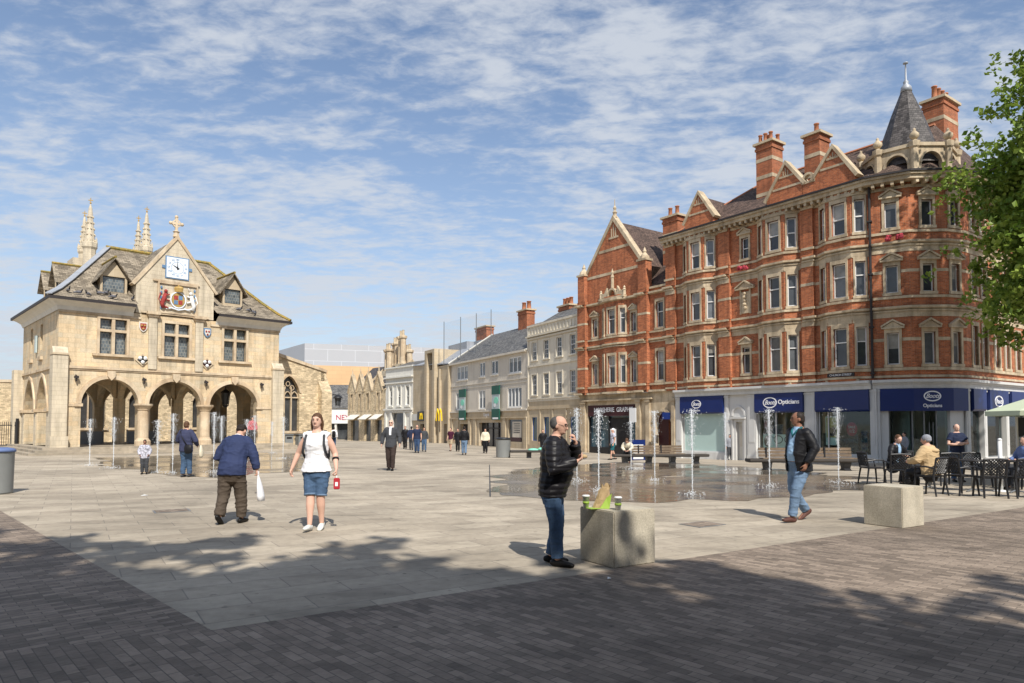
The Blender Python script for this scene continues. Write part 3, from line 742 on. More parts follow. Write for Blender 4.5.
chimney(Fr((28.0, 43.9), UA, NA), 0, 0, .62, 1.05, 15.5, 22.6, [(0, -.8), (0, -.27), (0, .27), (0, .8)], roof, (19.4, 21.2), .17, .85)
# parapet gables along the side street
Bg = Fr((25.14, 37.62), (.8151, .5793), away=(.58, -.8)); gb = MB(); gs = MB()
for c in (8.6,): gablet(Bg, gb, gs, (c, 18.0), (c + 1.25, 16.1), (c - 1.25, 16.1)); gb.mark(); gs.mark()
gb.build_each('gable', 'red_brick', roof); gs.build_each('gable_coping', 'cream_stone', roof)

# ground floor shop fronts on the main street
sf = MB()
ZF0, ZF1 = 3.56, 4.05
def pil(f, a, b, d=.12, z1=ZF0, mb=sf):
    mb.box(f, a, b, -.25, d, ZG, z1); mb.box(f, a - .03, b + .03, -.25, d + .05, ZG, .0 + f_base(f, a)); mb.box(f, a - .03, b + .03, -.25, d + .04, z1 - .16, z1 - .06)
    mb.box(f, a + .1, b - .1, d, d + .02, .4, z1 - .35)
def f_base(f, a): v = f(a, 0, 0); return gz(v.x, v.y) + .32
def entab(pts, ref, mb=sf):
    belt(mb, pts, ref, ZF0, 3.80, .14, back=.3); belt(mb, pts, ref, 3.80, 3.90, .22, back=.3); belt(mb, pts, ref, 3.90, 4.05, .36, back=.3)
cp = [tuple(p) for p in cornerpts]
entab([a2(14.2, .1), a2(0, .1)], NA); entab(cornerpts, (0, -1))
pilA = [(-.25, .12), (3.35, 4.1), (7.52, 8.15), (9.62, 9.95), (13.72, 14.25)]
for a, b in pilA: pil(A, a, b)
shop = sf
# arched doorway bay between the two windows (s 8.15..9.62)
wall(shop, A, 8.15, 9.62, ZG, ZF0, [(8.62, 9.12, ZG, 1.75)], o=.02, rev=.35)
archivolt(shop, A, 8.45, 9.32, 2.15, .55, 'round', .12, .02, .10); shop.box(A, 8.3, 9.45, .02, .2, 1.95, 2.08)
shop.box(A, 8.33, 8.45, .02, .1, ZG, 1.95); shop.box(A, 9.32, 9.42, .02, .1, ZG, 1.95)
d_ = MB(); d_.box(A, 8.62, 9.12, -.34, -.28, ZG, 1.75); dd = d_.build('door', 'off_white', red)
d_ = MB(); d_.box(A, 8.7, 9.04, -.28, -.26, .1, 1.5); d_.build('door_panel', 'render_grey', dd)
# shop windows: rooms behind glass
def shop_window(f, a, b, zb, zt, parent, mull=(), depth=3.0, stock=True, frame='shop_white', seed=1, trans=None):
    rnd = random.Random(seed)
    r = MB()
    r.face([f(a, -.3, zb), f(b, -.3, zb), f(b, -depth, zb), f(a, -depth, zb)]); r.face([f(a, -.3, zt), f(b, -.3, zt), f(b, -depth, zt), f(a, -depth, zt)])
    r.face([f(a, -depth, zb), f(b, -depth, zb), f(b, -depth, zt), f(a, -depth, zt)])
    for x in (a, b): r.face([f(x, -.3, zb), f(x, -depth, zb), f(x, -depth, zt), f(x, -.3, zt)])
    r.build('interior', 'interior', parent)
    if stock:
        s = MB(); k = a + .25
        while k < b - .5:
            w = rnd.uniform(.35, .8); h = rnd.uniform(1.0, 1.9); o_ = rnd.uniform(-2.4, -1.2)
            s.box(f, k, min(k + w, b - .1), o_ - .3, o_, zb + .02, zb + h)
            for q in range(3): s.box(f, k + .04, min(k + w, b - .1) - .04, o_, o_ + .12, zb + .2 + q * h / 3, zb + .24 + q * h / 3)
            k += w + rnd.uniform(.1, .5)
        s.build('display_shelves', 'shelf_stock', parent)
    w = window(f, a, b, zb, zt, parent, o=-.12, bar=.05, mull=mull, trans=() if trans is None else (trans,), frame=frame, pane='shop_glass', name='shop_window')
    return w
def stall(f, a, b, z1, mb=shop):
    mb.box(f, a, b, -.3, .0, ZG, z1)
SB = 2.32
# window 1 (s .08..3.35): posters inside
stall(A, -.1, 3.35, -.2); stall(A, 4.1, 7.52, .0); stall(A, 9.95, 13.72, -.35)
shop_window(A, .15, 3.3, -.2, SB + .1, red, mull=(2.72,), seed=4)
shop_window(A, 4.15, 7.47, .0, SB + .1, red, mull=(6.2,), seed=5)
# frosted blind window
w_ = window(A, 10.0, 13.67, -.35, SB + .1, red, o=-.12, pane='frosted', frame='shop_white', name='shop_window')
# fascia signs
def fascia(f, a, b, z0, z1, o0=.0, o1=.28):
    g = MB(); P = [(o0, z0), (o1 - .08, z0), (o1, z0 + .1), (o1, z1), (o0, z1)]
    g.prism([f(a, o, z) for o, z in P], f.u * (b - a)); return g.build('shop_sign', 'boots_blue', red)
def logo(f, c, z, rx, rz, o, parent, sub=True, tx='Boots'):
    g = MB(); ellipse(g, f, c, z, rx, rz, o, o + .012, hole=.86); g.build('logo_ring', 'sign_text_white', parent)
    text(tx, f, c, z, rz * 1.15, o + .002, 'lettering', 'sign_text_white', parent, .008, bold=.012 * rz, shear=.45, xs=.78 * rx / rz * .72)
s1_ = fascia(A, .12, 3.33, SB, 3.54)
s2_ = fascia(A, 4.12, 7.5, SB, 3.54)
logo(A, 6.35, 2.96, .5, .35, .285, s2_); text('Opticians', A, 5.05, 2.98, .38, .285, 'lettering', 'sign_text_white', s2_, .01, bold=.008)
s3_ = fascia(A, 9.97, 13.7, SB, 3.54); logo(A, 12.2, 3.0, .42, .30, .285, s3_)
text('Opticians', A, 12.2, 2.55, .17, .285, 'lettering', 'sign_text_white', s3_, .008)
# posters in the windows
def poster(f, a, b, z0, z1, o, m_, items=()):
    g = MB(); g.box(f, a, b, o - .02, o, z0, z1); p = g.build('poster', m_, red)
    for mm_, kind, *q in items:
        g = MB()
        if kind == 'e': ellipse(g, f, q[0], q[1], q[2], q[3], o, o + .01)
        else: g.box(f, q[0], q[1], o, o + .008, q[2], q[3])
        g.build('poster_print', mm_, p)
    return p
MT['poster_gold'] = mat('poster_gold', (0.45, 0.36, 0.12), var=.4, scale=6); MT['poster_white'] = mat('poster_white', (0.75, .76, .76), var=.04)
MT['poster_dark'] = mat('poster_dark', (0.05, 0.045, 0.04)); MT['poster_red'] = mat('poster_red', (0.42, 0.02, 0.07), rough=.4)
poster(A, 2.15, 2.95, .35, 2.05, -.22, 'poster_white', [('poster_gold', 'b', 2.2, 2.9, .8, 2.0), ('poster_dark', 'e', 2.52, 1.15, .22, .3), ('poster_gold', 'e', 2.55, 1.5, .12, .15)])
g = MB(); ellipse(g, A, 1.35, 1.3, .33, .40, -.22, -.20); p = g.build('poster', 'poster_red', red)
text('SALE', A, 1.35, 1.42, .2, -.195, 'lettering', 'sign_text_white', p, .004); text('1/2', A, 1.35, 1.18, .26, -.195, 'lettering', 'sign_text_white', p, .004)
# giant spectacles graphic low in the second window
p = poster(A, 4.5, 7.2, .05, .95, -.2, 'poster_white')
g = MB()
for c in (5.35, 6.1): ellipse(g, A, c, .62, .32, .26, -.195, -.18, hole=.86)
g.tube([A(6.42, -.18, .7), A(6.7, -.18, .95)], .02, 6); g.build('poster_print', 'black_metal', p)
g = MB(); ellipse(g, A, 6.9, .5, .22, .36, -.195, -.18); g.build('poster_print', 'poster_dark', p)

# corner and side-street shop fronts
(f1, L1), (f2, L2), (f3, L3), (f4, L4) = cf
pil(f1, .0, .35); pil(f3, L3 - .3, L3 - .0)
for a, b in ((1.75, 2.15), (4.9, 5.3), (8.2, 8.6)): pil(f4, a, b)
cfp = [tuple(f1(.38, 0, 0))[:2], cornerpts[1], cornerpts[2], tuple(f3(L3 - .32, 0, 0))[:2]]
g = MB(); belt(g, cfp, (0, -1), SB, 3.54, .28, back=.05); sg_ = g.build('shop_sign', 'boots_blue', red)
for f in (f2,):
    if f is f2: logo(f, L2 * .46, 3.12, .46, .29, .285, sg_); text('Opticians', f, L2 * .46, 2.6, .26, .285, 'lettering', 'sign_text_white', sg_, .008, bold=.005)
for a, b in ((.05, 1.72), (2.2, 4.85), (5.35, 8.15), (8.65, 12.0)):
    sg_ = fascia(f4, a, b, SB, 3.54)
    if a == 2.2: logo(f4, 3.4, 2.9, .6, .34, .285, sg_)
shop.box(f1, .35, .75, -.3, .0, ZG, ZF0 - .01); shop.box(f3, .0, L3 - .35, -.3, .0, ZG, ZF0 - .01)
shop_window(f1, .75, L1, ZG + 1.2, SB + .05, red, seed=11, frame='grey_metal'); shop_window(f2, 0, L2, ZG + 1.2, SB + .05, red, mull=(L2 * .33, L2 * .66), seed=12, frame='grey_metal')
for i_, (a, b) in enumerate(((.02, 1.7), (2.2, 4.85), (5.35, 8.15), (8.65, 12.0))):
    shop_window(f4, a, b, -.3, SB + .05, red, seed=20 + i_, frame='grey_metal'); stall(f4, a, b, -.3)
shop.build('shop_front', 'shop_white', red)
# door handles on the corner doors
g = MB()
for x in (.88, 1.08): g.tube([f2(x, -.06, .2), f2(x, -.06, 1.7)], .022, 6)
g.build('door_handle', 'grey_metal', red)

# ---------------------------------------------------------------- gabled red building (left neighbour)
gab = thing('gabled_building', (9.2, 54.5, -.9), 'narrower red brick building with one tall cream-edged gable and a dark shop front below', 'building')
SC = 20.7
planG = [a2(15.02, 0), a2(16.75, 0)] + pier(16.8, 17.75, .35)[0:4] + [a2(19.25, 0), a2(19.85, .35), a2(21.45, .35), a2(22.05, 0)] + pier(23.85, 24.85, .35)
wg = MB(); trim = MB(); GT = 12.0
for f, Lg in facets(planG, REFA):
    mid = f.P + f.u * Lg / 2; smid = (mid - A.P).dot(A.u); holes = []; om = (mid - A.P).dot(A.n)
    for k, (zb, zt, tr) in enumerate(FL[:2]):
        def op(c, w_, ped):
            zt2 = zt - (.5 if ped else .0); zb2 = zb
            holes.append((c - w_, c + w_, zb2, zt2)); window(f, c - w_, c + w_, zb2, zt2, gab, trans=() if ped else (tr,)); col_trim(f, c - w_, c + w_, zb2, zt2, .12, .06)
            if ped: pediment(trim, f, c, w_ + .22, zt2 + .22, .3, 0, .2)
        if 15.1 < smid < 16.7 and Lg > 1: op(.75, .36, False)
        elif 17.8 < smid < 19.2 and Lg > 1: op(.72, .27, True)
        elif abs(smid - 20.65) < .2: op(Lg / 2, .42, False)
        elif 19.2 < smid < 22.06: op(Lg / 2, .22, False)
        elif 22.1 < smid < 23.8: op(.9, .30, True)
    wall(wg, f, 0, Lg, ZB, GT if smid > 16.7 else 11.95, holes, rev=.22)
    for z in (6.28, 10.08): 
        if not holes: trim.box(f, 0, Lg, -.02, .014, z - .08, z + .09)
belt(trim, planG, REFA, 4.56, 4.72, .10); belt(trim, planG, REFA, 7.92, 8.12, .20, slope=.08); belt(trim, planG, REFA, 7.82, 7.917, .1); belt(trim, planG, REFA, 8.56, 8.70, .08)
belt(trim, planG, REFA, 11.50, 11.72, .22, slope=.08); belt(trim, planG, REFA, 4.05, 4.2, .25, back=.2)
# the gable itself
ap = (SC, 18.25); gl_, gr_ = (24.0, 14.1), (17.55, 14.1)
wg.prism([A(x, -.35, z) for x, z in ((gr_[0], GT), gr_, ap, gl_, (gl_[0], GT))], A.n * .35)
for (sx, zx) in (gl_, gr_):
    sg = 1 if sx > SC else -1; d = (Vector((sx, zx)) - Vector(ap)).normalized(); nn_ = Vector((-d.y, d.x)); nn_ = nn_ if nn_.y > 0 else -nn_
    e = Vector((sx, zx)) + d * .2; P = [(ap[0], ap[1] - .05), (e.x, e.y), (e.x + nn_.x * .26, e.y + nn_.y * .26), (ap[0], ap[1] + .42)]
    trim.prism([A(x, -.45, z) for x, z in P], A.n * .55)
for z in (13.95, 15.9):
    hw = (18.25 - z) * (24.0 - SC) / 4.15 - .1; trim.box(A, SC - min(hw, 3.1), SC + min(hw, 3.2), -.1, .03, z - .11, z + .11)
for x in (-.24, 0, .24): trim.box(A, SC + x - .05, SC + x + .05, 0, .03, 16.9, 17.9 - abs(x) * 1.3)
trim.box(A, SC - .55, SC + .55, 0, .04, 16.75, 16.9)
for s_ in (17.28, 24.35):
    wg.box(A, s_ - .42, s_ + .42, -.3, .35, GT - .05, 14.2)
    zt = 14.2; trim.box(A, s_ - .5, s_ + .5, -.38, .43, zt, zt + .16)
    trim.lathe(A(s_, 0, zt + .16), [(.42, 0), (.34, .25), (.12, .5), (.16, .62), (.04, .9), (.0, 1.0)], 8)
trim.lathe(A(SC, -.15, 18.5), [(.2, 0), (.14, .3), (.2, .42), (.09, .6), (.15, .8), (.04, 1.0), (.03, 1.5)], 8)
# shaped centrepiece above the bay
trim.box(A, SC - 1.45, SC + 1.45, 0, .38, 11.74, 11.9); archivolt(trim, A, SC - .4, SC + .4, 12.0, .5, 'round', .14, 0, .3)
for x, h in ((-1.35, .75), (1.35, .75), (0, 1.6)):
    z0_ = 11.9 if x else 12.65; trim.lathe(A(SC + x, .16, z0_), [(.14, 0), (.12, h * .5), (.16, h * .55), (.08, h * .7), (.11, h * .8), (.02, h)], 8)
for sg in (-1, 1): trim.prism([A(SC + sg * x, .05, z) for x, z in ((.55, 12.0), (1.25, 11.95), (1.25, 12.35), (.9, 12.3), (.6, 12.75))], A.n * .2)
# link parapet
trim.box(A, 15.05, 16.75, -.15, .12, 11.95, 12.1)
wg.build('wall', 'red_brick', gab); trim.build('stone_dressing', 'cream_stone', gab)
r_ = MB()
bk = -8.0
r_.face([A(SC, -.1, 18.2), A(24.1, -.1, 14), A(24.1, bk, 14), A(SC, bk, 18.2)]); r_.face([A(SC, -.1, 18.2), A(17.4, -.1, 14), A(17.4, bk, 14), A(SC, bk, 18.2)])
r_.face([A(15.0, .0, 12.0), A(17.45, .0, 12.0), A(17.45, -3.2, 15.2), A(15.0, -3.2, 15.2)]); r_.face([A(15.0, -3.2, 15.2), A(19.0, -3.2, 15.2), A(19.0, -8, 12), A(15, -8, 12)])
gr_o = r_.build('roof', 'roof_tile', gab)
chimney(A, 16.6, -2.6, .75, .45, 12.5, 18.0, [(-.35, 0), (.35, 0)], gr_o, (15.2, 16.5), .17, .75)
# ground floor: stone with dark shop front and arched doorway
sg_m = MB()
HOL = [(18.35, 23.9, ZG, 3.15), (14.75, 16.3, ZG, 2.55, .75, 'round')]
wall(sg_m, A, 14.3, 24.95, ZG, 4.05, HOL, o=.02, rev=.4)
archivolt(sg_m, A, 14.75, 16.3, 1.8, .75, 'round', .2, .02, .14)
for a, b in ((16.75, 17.15), (17.75, 18.2), (24.1, 24.75), (14.3, 14.6)): sg_m.box(A, a, b, .02, .2, ZG, 3.5); sg_m.box(A, a - .06, b + .06, .02, .28, ZG, -.45); sg_m.box(A, a - .05, b + .05, .02, .27, 3.3, 3.5)
sg_m.box(A, 16.5, 24.95, .02, .3, 3.5, 3.62)
sg_m.build('stone_front', 'cream_stone', gab)
g = MB(); g.box(A, 18.4, 23.85, -.1, .05, 2.25, 3.15); sgn = g.build('shop_sign', 'maroon', gab)
text('NORSHERIE  GRAPHIE', A, 20.85, 2.75, .50, .055, 'lettering', 'sign_text_white', sgn, .01, bold=.008, xs=.92)
g = MB(); g.box(A, 18.4, 23.85, -.32, -.28, ZG, 2.25); g.build('shop_glass', 'blue_glass', gab)
g = MB(); g.box(A, 19.2, 21.4, -.27, -.2, ZG, 2.1); dd = g.build('door', 'interior_dark', gab)
g = MB()
for x in (18.4, 19.1, 21.45, 22.6, 23.8): g.box(A, x, x + .09, -.28, -.1, ZG, 2.25); g.mark()
g.box(A, 21.5, 23.8, -.28, -.1, ZG, -.3); g.build_each('shop_frame', 'sign_dark', gab)
g = MB(); g.box(A, 20.75, 21.35, -.2, -.14, -.1, 1.2); g.build('poster', 'poster_white', gab)
g = MB(); g.box(A, 18.0, 18.7, .3, .36, 1.75, 2.85); g.build('notice_board', 'poster_white', gab)
g = MB(); g.box(A, 14.75, 16.3, -.38, -.34, ZG, 2.5); g.build('door', 'maroon', gab)
g = MB(); g.box(Fr(a2(14.75, .2), NA, UA), 0, .75, -.06, .06, 1.95, 2.45); h_ = g.build('hanging_sign', 'boots_blue', gab)
# ---------------------------------------------------------------- guildhall
PG = (-24.222, 36.302); G = Fr(PG, (.7152, .6989), (.6989, -.7152)); GS = Fr(PG, (-.6989, .7152), away=(-.73, -.68))
gh = thing('guildhall', (-22.7, 44.5, 0), 'old limestone market hall on open arches with clock gable, royal arms and stone-slate roof', 'building')
GW, GD = 12.35, 10.0
ZW = 7.95; ST = .36
ARC = [(1.12, 3.95), (4.5, 7.4), (7.92, 10.92)]
w = MB(); t_ = MB(); q_ = MB()
WIN = [(1.94, 3.28, 5.51, 7.47), (5.27, 6.67, 5.57, 7.54), (8.74, 10.14, 5.55, 7.55)]
holes = [(a, b, ST, 4.12, 1.42, 'round') for a, b in ARC] + list(WIN)
wall(w, G, 0, GW, ST, ZW, holes[:], rev=.55, back=True)
for a, b in ARC:
    archivolt(t_, G, a, b, 2.70, 1.42, 'round', .16, -.02, .10); archivolt(t_, G, a - .16, b + .16, 2.70, 1.58, 'round', .07, -.02, .05)
    c = (a + b) / 2; t_.prism([G(x, 0, z) for x, z in ((c - .2, 4.55), (c + .2, 4.55), (c + .2, 4.25), (c, 4.02), (c - .2, 4.25))], G.n * .2)
for x in (4.22, 7.66):
    t_.lathe(G(x, .02, 0), [(.42, ST), (.42, .62), (.34, .72), (.30, .80), (.29, 2.36), (.34, 2.42), (.34, 2.46), (.46, 2.62), (.50, 2.66), (.50, 2.76)], 16)
for x in (1.0, 11.05): t_.box(G, x - .2, x + .2, -.1, .10, 2.56, 2.72)
for a, b in ((-.0, .92), (11.14, GW)): t_.box(G, a, b, 0, .05, 2.56, 2.70)
# bands
for z0, z1, d in ((4.62, 4.76, .10), (4.54, 4.617, .05)): t_.box(G, .0, GW, 0, d, z0, z1)
t_.box(G, -.05, 4.0, 0, .07, 7.62, 7.74); t_.box(G, 7.9, GW + .05, 0, .07, 7.62, 7.74)
for (a, b, z0, z1) in WIN:
    t_.box(G, a - .14, a, -.1, .07, z0, z1); t_.box(G, b, b + .14, -.1, .07, z0, z1); t_.box(G, a - .14, b + .14, -.1, .07, z1, z1 + .16); t_.box(G, a - .34, b + .34, -.1, .16, z0 - .14, z0)
    t_.box(G, (a + b) / 2 - .08, (a + b) / 2 + .08, -.16, .05, z0, z1); t_.box(G, a, b, -.158, .048, z0 + 1.23, z0 + 1.38)
    window(G, a, b, z0, z1, gh, o=-.2, frame='gutter', pane='leaded_glass', bar=.03)
# pilasters beside the middle window and buttresses
for x in (4.62, 7.22):
    q_.box(G, x - .22, x + .22, 0, .16, 4.77, 7.95); q_.mark(); t_.box(G, x - .34, x + .34, 0, .34, 7.95, 8.12); t_.box(G, x - .28, x + .28, 0, .24, 7.82, 7.95)
for a, b, ztop in ((-.26, .44, 5.4), (11.85, 12.6, 5.25)):
    q_.box(G, a, b, -.5, .26, 0, ztop); q_.prism([G(a, 0, ztop), G(a, .26, ztop), G(a, .0, ztop + .35)], G.u * (b - a)); t_.box(G, a - .03, b + .03, -.4, .31, ztop - .1, ztop); q_.box(G, a - .06, b + .06, -.5, .36, 0, .95); q_.mark()
# heraldic shields
def shield(f, c, z, w_, h, o, mats, diamond=False, parent=None):
    g = MB(); pts = [(0, -h), (w_, 0), (0, h), (-w_, 0)] if diamond else [(-w_, h), (w_, h), (w_, -.1 * h), (w_ * .6, -.7 * h), (0, -h), (-w_ * .6, -.7 * h), (-w_, -.1 * h)]
    g.prism([f(c + x * .85, o, z + y * .85) for x, y in pts], f.n * .05); s = g.build('heraldic_panel', mats[0], parent)
    g = MB(); k = .62; g.prism([f(c + x * k, o + .052, z + y * k) for x, y in pts], f.n * .02); g.build('panel_field', mats[1], s)
    g = MB()
    for dx, dy in ((-.3, .25), (.3, .25), (0, -.3)): g.ball(f(c + dx * w_, o + .08, z + dy * h), w_ * .24, n=6)
    g.build('panel_charge', mats[2], s)
for x, ms in ((4.12, ('off_white', 'shield_red', 'gold')), (7.72, ('clock_blue', 'off_white', 'shield_red'))):
    shield(G, x, 7.18, .26, .34, .02, ms, parent=gh); shield(G, x, 5.28, .46, .42, .02, ('limestone_plain', 'poster_dark', 'poster_white') if x < 5 else ('limestone_plain', 'maroon', 'poster_white'), True, gh)
g = MB()
for x in (.85, 4.2, 7.66, 11.15): g.tube([G(x, .02, 4.25), G(x, .22, 4.2), G(x, .16, 3.9)], .04, 6); g.box(G, x - .1, x + .1, .1, .26, 4.08, 4.2)
g.build('lamp_bracket', 'gutter', gh)
# clock gable
gw = MB(); SA = 5.9
GP = [(3.72, 8.0), (3.72, 9.72), (SA, 12.62), (8.08, 9.72), (8.08, 8.0)]
gw.prism([G(x, -2.2, z) for x, z in GP], G.n * 2.22); gable = gw.build('clock_gable', 'pale_stone', gh)
for sg in (-1, 1): t_.prism([G(SA + sg * x, -.55, z) for x, z in ((0, 12.62), (2.28, 9.58), (2.42, 9.66), (0, 12.88))], G.n * .64)
t_.box(G, SA - 1.3, SA + 1.3, .02, .12, 9.96, 10.06); t_.box(G, 4.0, 7.8, .02, .1, 8.02, 8.12)
t_.lathe(G(SA, -.2, 12.8), [(.2, 0), (.14, .25), (.2, .32), (.08, .4)], 8)
g = MB(); g.box(G, SA - .07, SA + .07, -.27, -.13, 13.1, 14.0); g.box(G, SA - .32, SA + .32, -.265, -.135, 13.55, 13.69)
for dx, dz in ((.32, 0), (-.32, 0), (0, .4)): g.ball(G(SA + dx, -.2, 13.62 + dz), .11, n=8)
ellipse(g, G, SA, 13.62, .24, .24, -.25, -.15, hole=.7); g.build('stone_cross', 'limestone_plain', gable)
g = MB(); g.box(G, 5.25, 6.58, .02, .07, 10.22, 11.55); ck = g.build('clock', 'clock_blue', gable)
g = MB(); g.box(G, 5.31, 6.52, .07, .09, 10.28, 11.49)
g.build('clock_face', 'clock_white', ck)
g = MB(); ellipse(g, G, 5.915, 10.885, .36, .36, .09, .095, hole=.95)
for dx, dz in ((-.75, 0), (.75, 0)): g.box(G, 5.915 + dx - .09, 5.915 + dx + .09, .02, .07, 10.80, 10.97)
g.build('clock_ring', 'clock_blue', ck)
ROM = ['XII', 'I', 'II', 'III', 'IIII', 'V', 'VI', 'VII', 'VIII', 'IX', 'X', 'XI']
for k in range(12):
    a = 2 * math.pi * k / 12; text(ROM[k], G, 5.915 + .49 * math.sin(a), 10.885 + .49 * math.cos(a), .17, .093, 'clock_numeral', 'clock_blue', ck, .003, bold=.002)
g = MB()
for a, ln, wd in ((R(-60), .34, .05), (R(0), .52, .035)):
    d = (math.sin(a), math.cos(a)); nn_ = (d[1], -d[0])
    P = [(5.915 + nn_[0] * wd - d[0] * .1, 10.885 + nn_[1] * wd - d[1] * .1), (5.915 - nn_[0] * wd - d[0] * .1, 10.885 - nn_[1] * wd - d[1] * .1), (5.915 + d[0] * ln, 10.885 + d[1] * ln)]
    g.prism([G(x, .10, z) for x, z in P], G.n * .012)
g.build('clock_hands', 'sign_dark', ck)
# royal arms
g = MB(); g.box(G, 4.9, 7.05, .02, .05, 8.2, 9.86); ra = g.build('royal_arms', 'pale_stone', gable)
g = MB()
for (a, b, c, d) in ((4.85, 7.1, 9.86, 9.95), (4.85, 7.1, 8.11, 8.2), (4.85, 4.93, 8.2, 9.86), (7.02, 7.1, 8.2, 9.86)): g.box(G, a, b, .02, .14, c, d)
g.build('arms_frame', 'limestone_plain', ra)
g = MB(); ellipse(g, G, 5.98, 8.97, .36, .42, .05, .11); ra_s = g.build('arms_shield', 'gold', ra)
g = MB(); ellipse(g, G, 5.98, 8.97, .45, .50, .05, .13, hole=.86); g.build('arms_garter', 'clock_white', ra)
g = MB()
for dx, dz in ((-.13, .14), (.13, -.14)): g.box(G, 5.98 + dx - .11, 5.98 + dx + .11, .11, .125, 8.97 + dz - .12, 8.97 + dz + .12)
g.build('arms_quarter', 'shield_red', ra)
g = MB(); g.box(G, 6.0, 6.22, .11, .125, 9.0, 9.24); g.box(G, 5.74, 5.96, .11, .125, 8.70, 8.94); g.build('arms_quarter', 'clock_blue', ra)
g = MB(); g.lathe(G(5.98, .14, 9.45), [(.24, 0), (.26, .08), (.3, .22), (.2, .32), (.05, .34)], 10, sy=.5)
g.ball(G(5.98, .14, 9.82), .06, n=6); g.build('arms_crown', 'gold', ra)
def beast(sg, m_):
    g = MB(); c = 5.98 + sg * .78
    g.tube([G(c + sg * .05, .12, 8.42), G(c + sg * .12, .12, 8.7), G(c, .13, 9.0), G(c - sg * .05, .13, 9.3)], [.11, .12, .13, .08], 8)
    g.ball(G(c - sg * .08, .14, 9.42), .11, .10, .11, 8)
    g.tube([G(c - sg * .02, .14, 9.15), G(c - sg * .28, .15, 9.25)], .05, 6); g.tube([G(c, .14, 8.95), G(c - sg * .3, .15, 8.85)], .05, 6)
    g.tube([G(c + sg * .08, .12, 8.55), G(c - sg * .22, .14, 8.42)], .06, 6); g.tube([G(c + sg * .12, .12, 8.6), G(c + sg * .32, .12, 8.9), G(c + sg * .2, .12, 9.3)], .035, 6)
    if sg > 0: g.tube([G(c - .1, .15, 9.55), G(c - .25, .16, 9.75)], .02, 5)
    return g.build('arms_lion' if sg < 0 else 'arms_unicorn', m_, ra, True)
# the photograph's left is smaller s on this front, so the lion stands on the left
beast(-1, 'shield_red'); beast(1, 'white_paint')
g = MB(); g.tube([G(5.3, .12, 8.38), G(5.6, .14, 8.46), G(5.98, .14, 8.36), G(6.35, .14, 8.46), G(6.66, .12, 8.38)], .05, 6); g.build('arms_scroll', 'clock_white', ra, True)
g = MB()
for x in (5.05, 6.92):
    for k in range(5): g.ball(G(x, .07, 8.42 + k * .3), .07, .05, .1, 6)
g.build('arms_border', 'clock_blue', ra)

# side wall (towards the left of the square) with two pointed arches
SARC = [(2.2, 5.1), (5.75, 8.9)]
wall(w, GS, 0, GD, ST, ZW, [(a, b, ST, 4.32, 1.85, 'point') for a, b in SARC] + [(4.0, 4.7, 5.9, 7.4), (6.9, 7.6, 5.9, 7.4)], rev=.55, back=True)
for a, b in SARC: archivolt(t_, GS, a, b, 2.47, 1.85, 'point', .2, -.02, .08)
for a, b in ((4.0, 4.7), (6.9, 7.6)): window(GS, a, b, 5.9, 7.4, gh, o=-.2, frame='gutter', pane='leaded_glass', bar=.03); t_.box(GS, a - .15, b + .15, -.02, .12, 5.3, 5.5)
for x in (1.9, 5.42, 9.2): q_.box(GS, x - .26, x + .26, -.5, .06, ST, 2.3); q_.mark(); t_.box(GS, x - .36, x + .36, -.56, .18, 2.3, 2.47)
t_.box(GS, 0, GD, 0, .10, 4.62, 4.76); q_.box(GS, 9.6, 10.4, -.5, .5, 0, 5.0)
g = MB(); g.box(GS, 5.3, 5.65, .04, .12, 5.8, 6.8); g.build('notice_board', 'banner_pale', gh)
# rear and right walls, also arcaded
GR = Fr(tuple(G(0, -GD, 0))[:2], G.u, -G.n); GT_ = Fr(tuple(G(GW, 0, 0))[:2], -G.n, G.u)
wall(w, GR, 0, GW, ST, ZW, [(a, b, ST, 4.12, 1.42, 'round') for a, b in ARC], rev=.5, back=True)
wall(w, GT_, 0, GD, ST, ZW, [(a, b, ST, 4.12, 1.42, 'round') for a, b in ((1.4, 4.3), (5.4, 8.4))], rev=.5, back=True)
# inner row of piers with arches, and timber ceiling
GM = Fr(tuple(G(0, -4.6, 0))[:2], G.u, G.n); GN = Fr(tuple(G(4.22, -.5, 0))[:2], -G.n, G.u); GN2 = Fr(tuple(G(7.66, -.5, 0))[:2], -G.n, G.u)
for x in (4.22, 7.66):
    w.box(GM, x - .28, x + .28, -.5, .06, ST, 3.2)
    for F_, L_ in ((Fr(tuple(GM(x, -.22, 0))[:2], G.n, G.u), 3.8), (Fr(tuple(GM(x, -.22, 0))[:2], -G.n, G.u), 4.6), (Fr(tuple(GM(x, -.22, 0))[:2], G.u, G.n), 3.0), (Fr(tuple(GM(x, -.22, 0))[:2], -G.u, G.n), 3.2)):
        pts = arch_pts(.2, L_, 2.75, 1.4, 'round', 10); w.prism([F_(a, -.16, b) for a, b in pts + [(L_, 4.5), (.2, 4.5)]], F_.n * .32)
w.build('wall', 'limestone', gh); q_.build_each('buttress', 'pale_stone', gh); t_.build('stone_dressing', 'limestone_plain', gh)
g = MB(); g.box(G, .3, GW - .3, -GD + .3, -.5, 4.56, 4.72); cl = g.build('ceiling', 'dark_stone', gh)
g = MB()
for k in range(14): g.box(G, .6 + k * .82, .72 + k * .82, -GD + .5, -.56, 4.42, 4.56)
g.build('ceiling_beam', 'wood_bench', cl)
# steps round the base
g = MB()
for k in range(3):
    z = .12 * (3 - k); d = .35 + .36 * k
    g.box(G, -d - .35, GW + .6 + d * .4, -GD - d, d + .3, -.25 - .003 * k, z)
stp = g.build('steps', 'step_stone', gh)
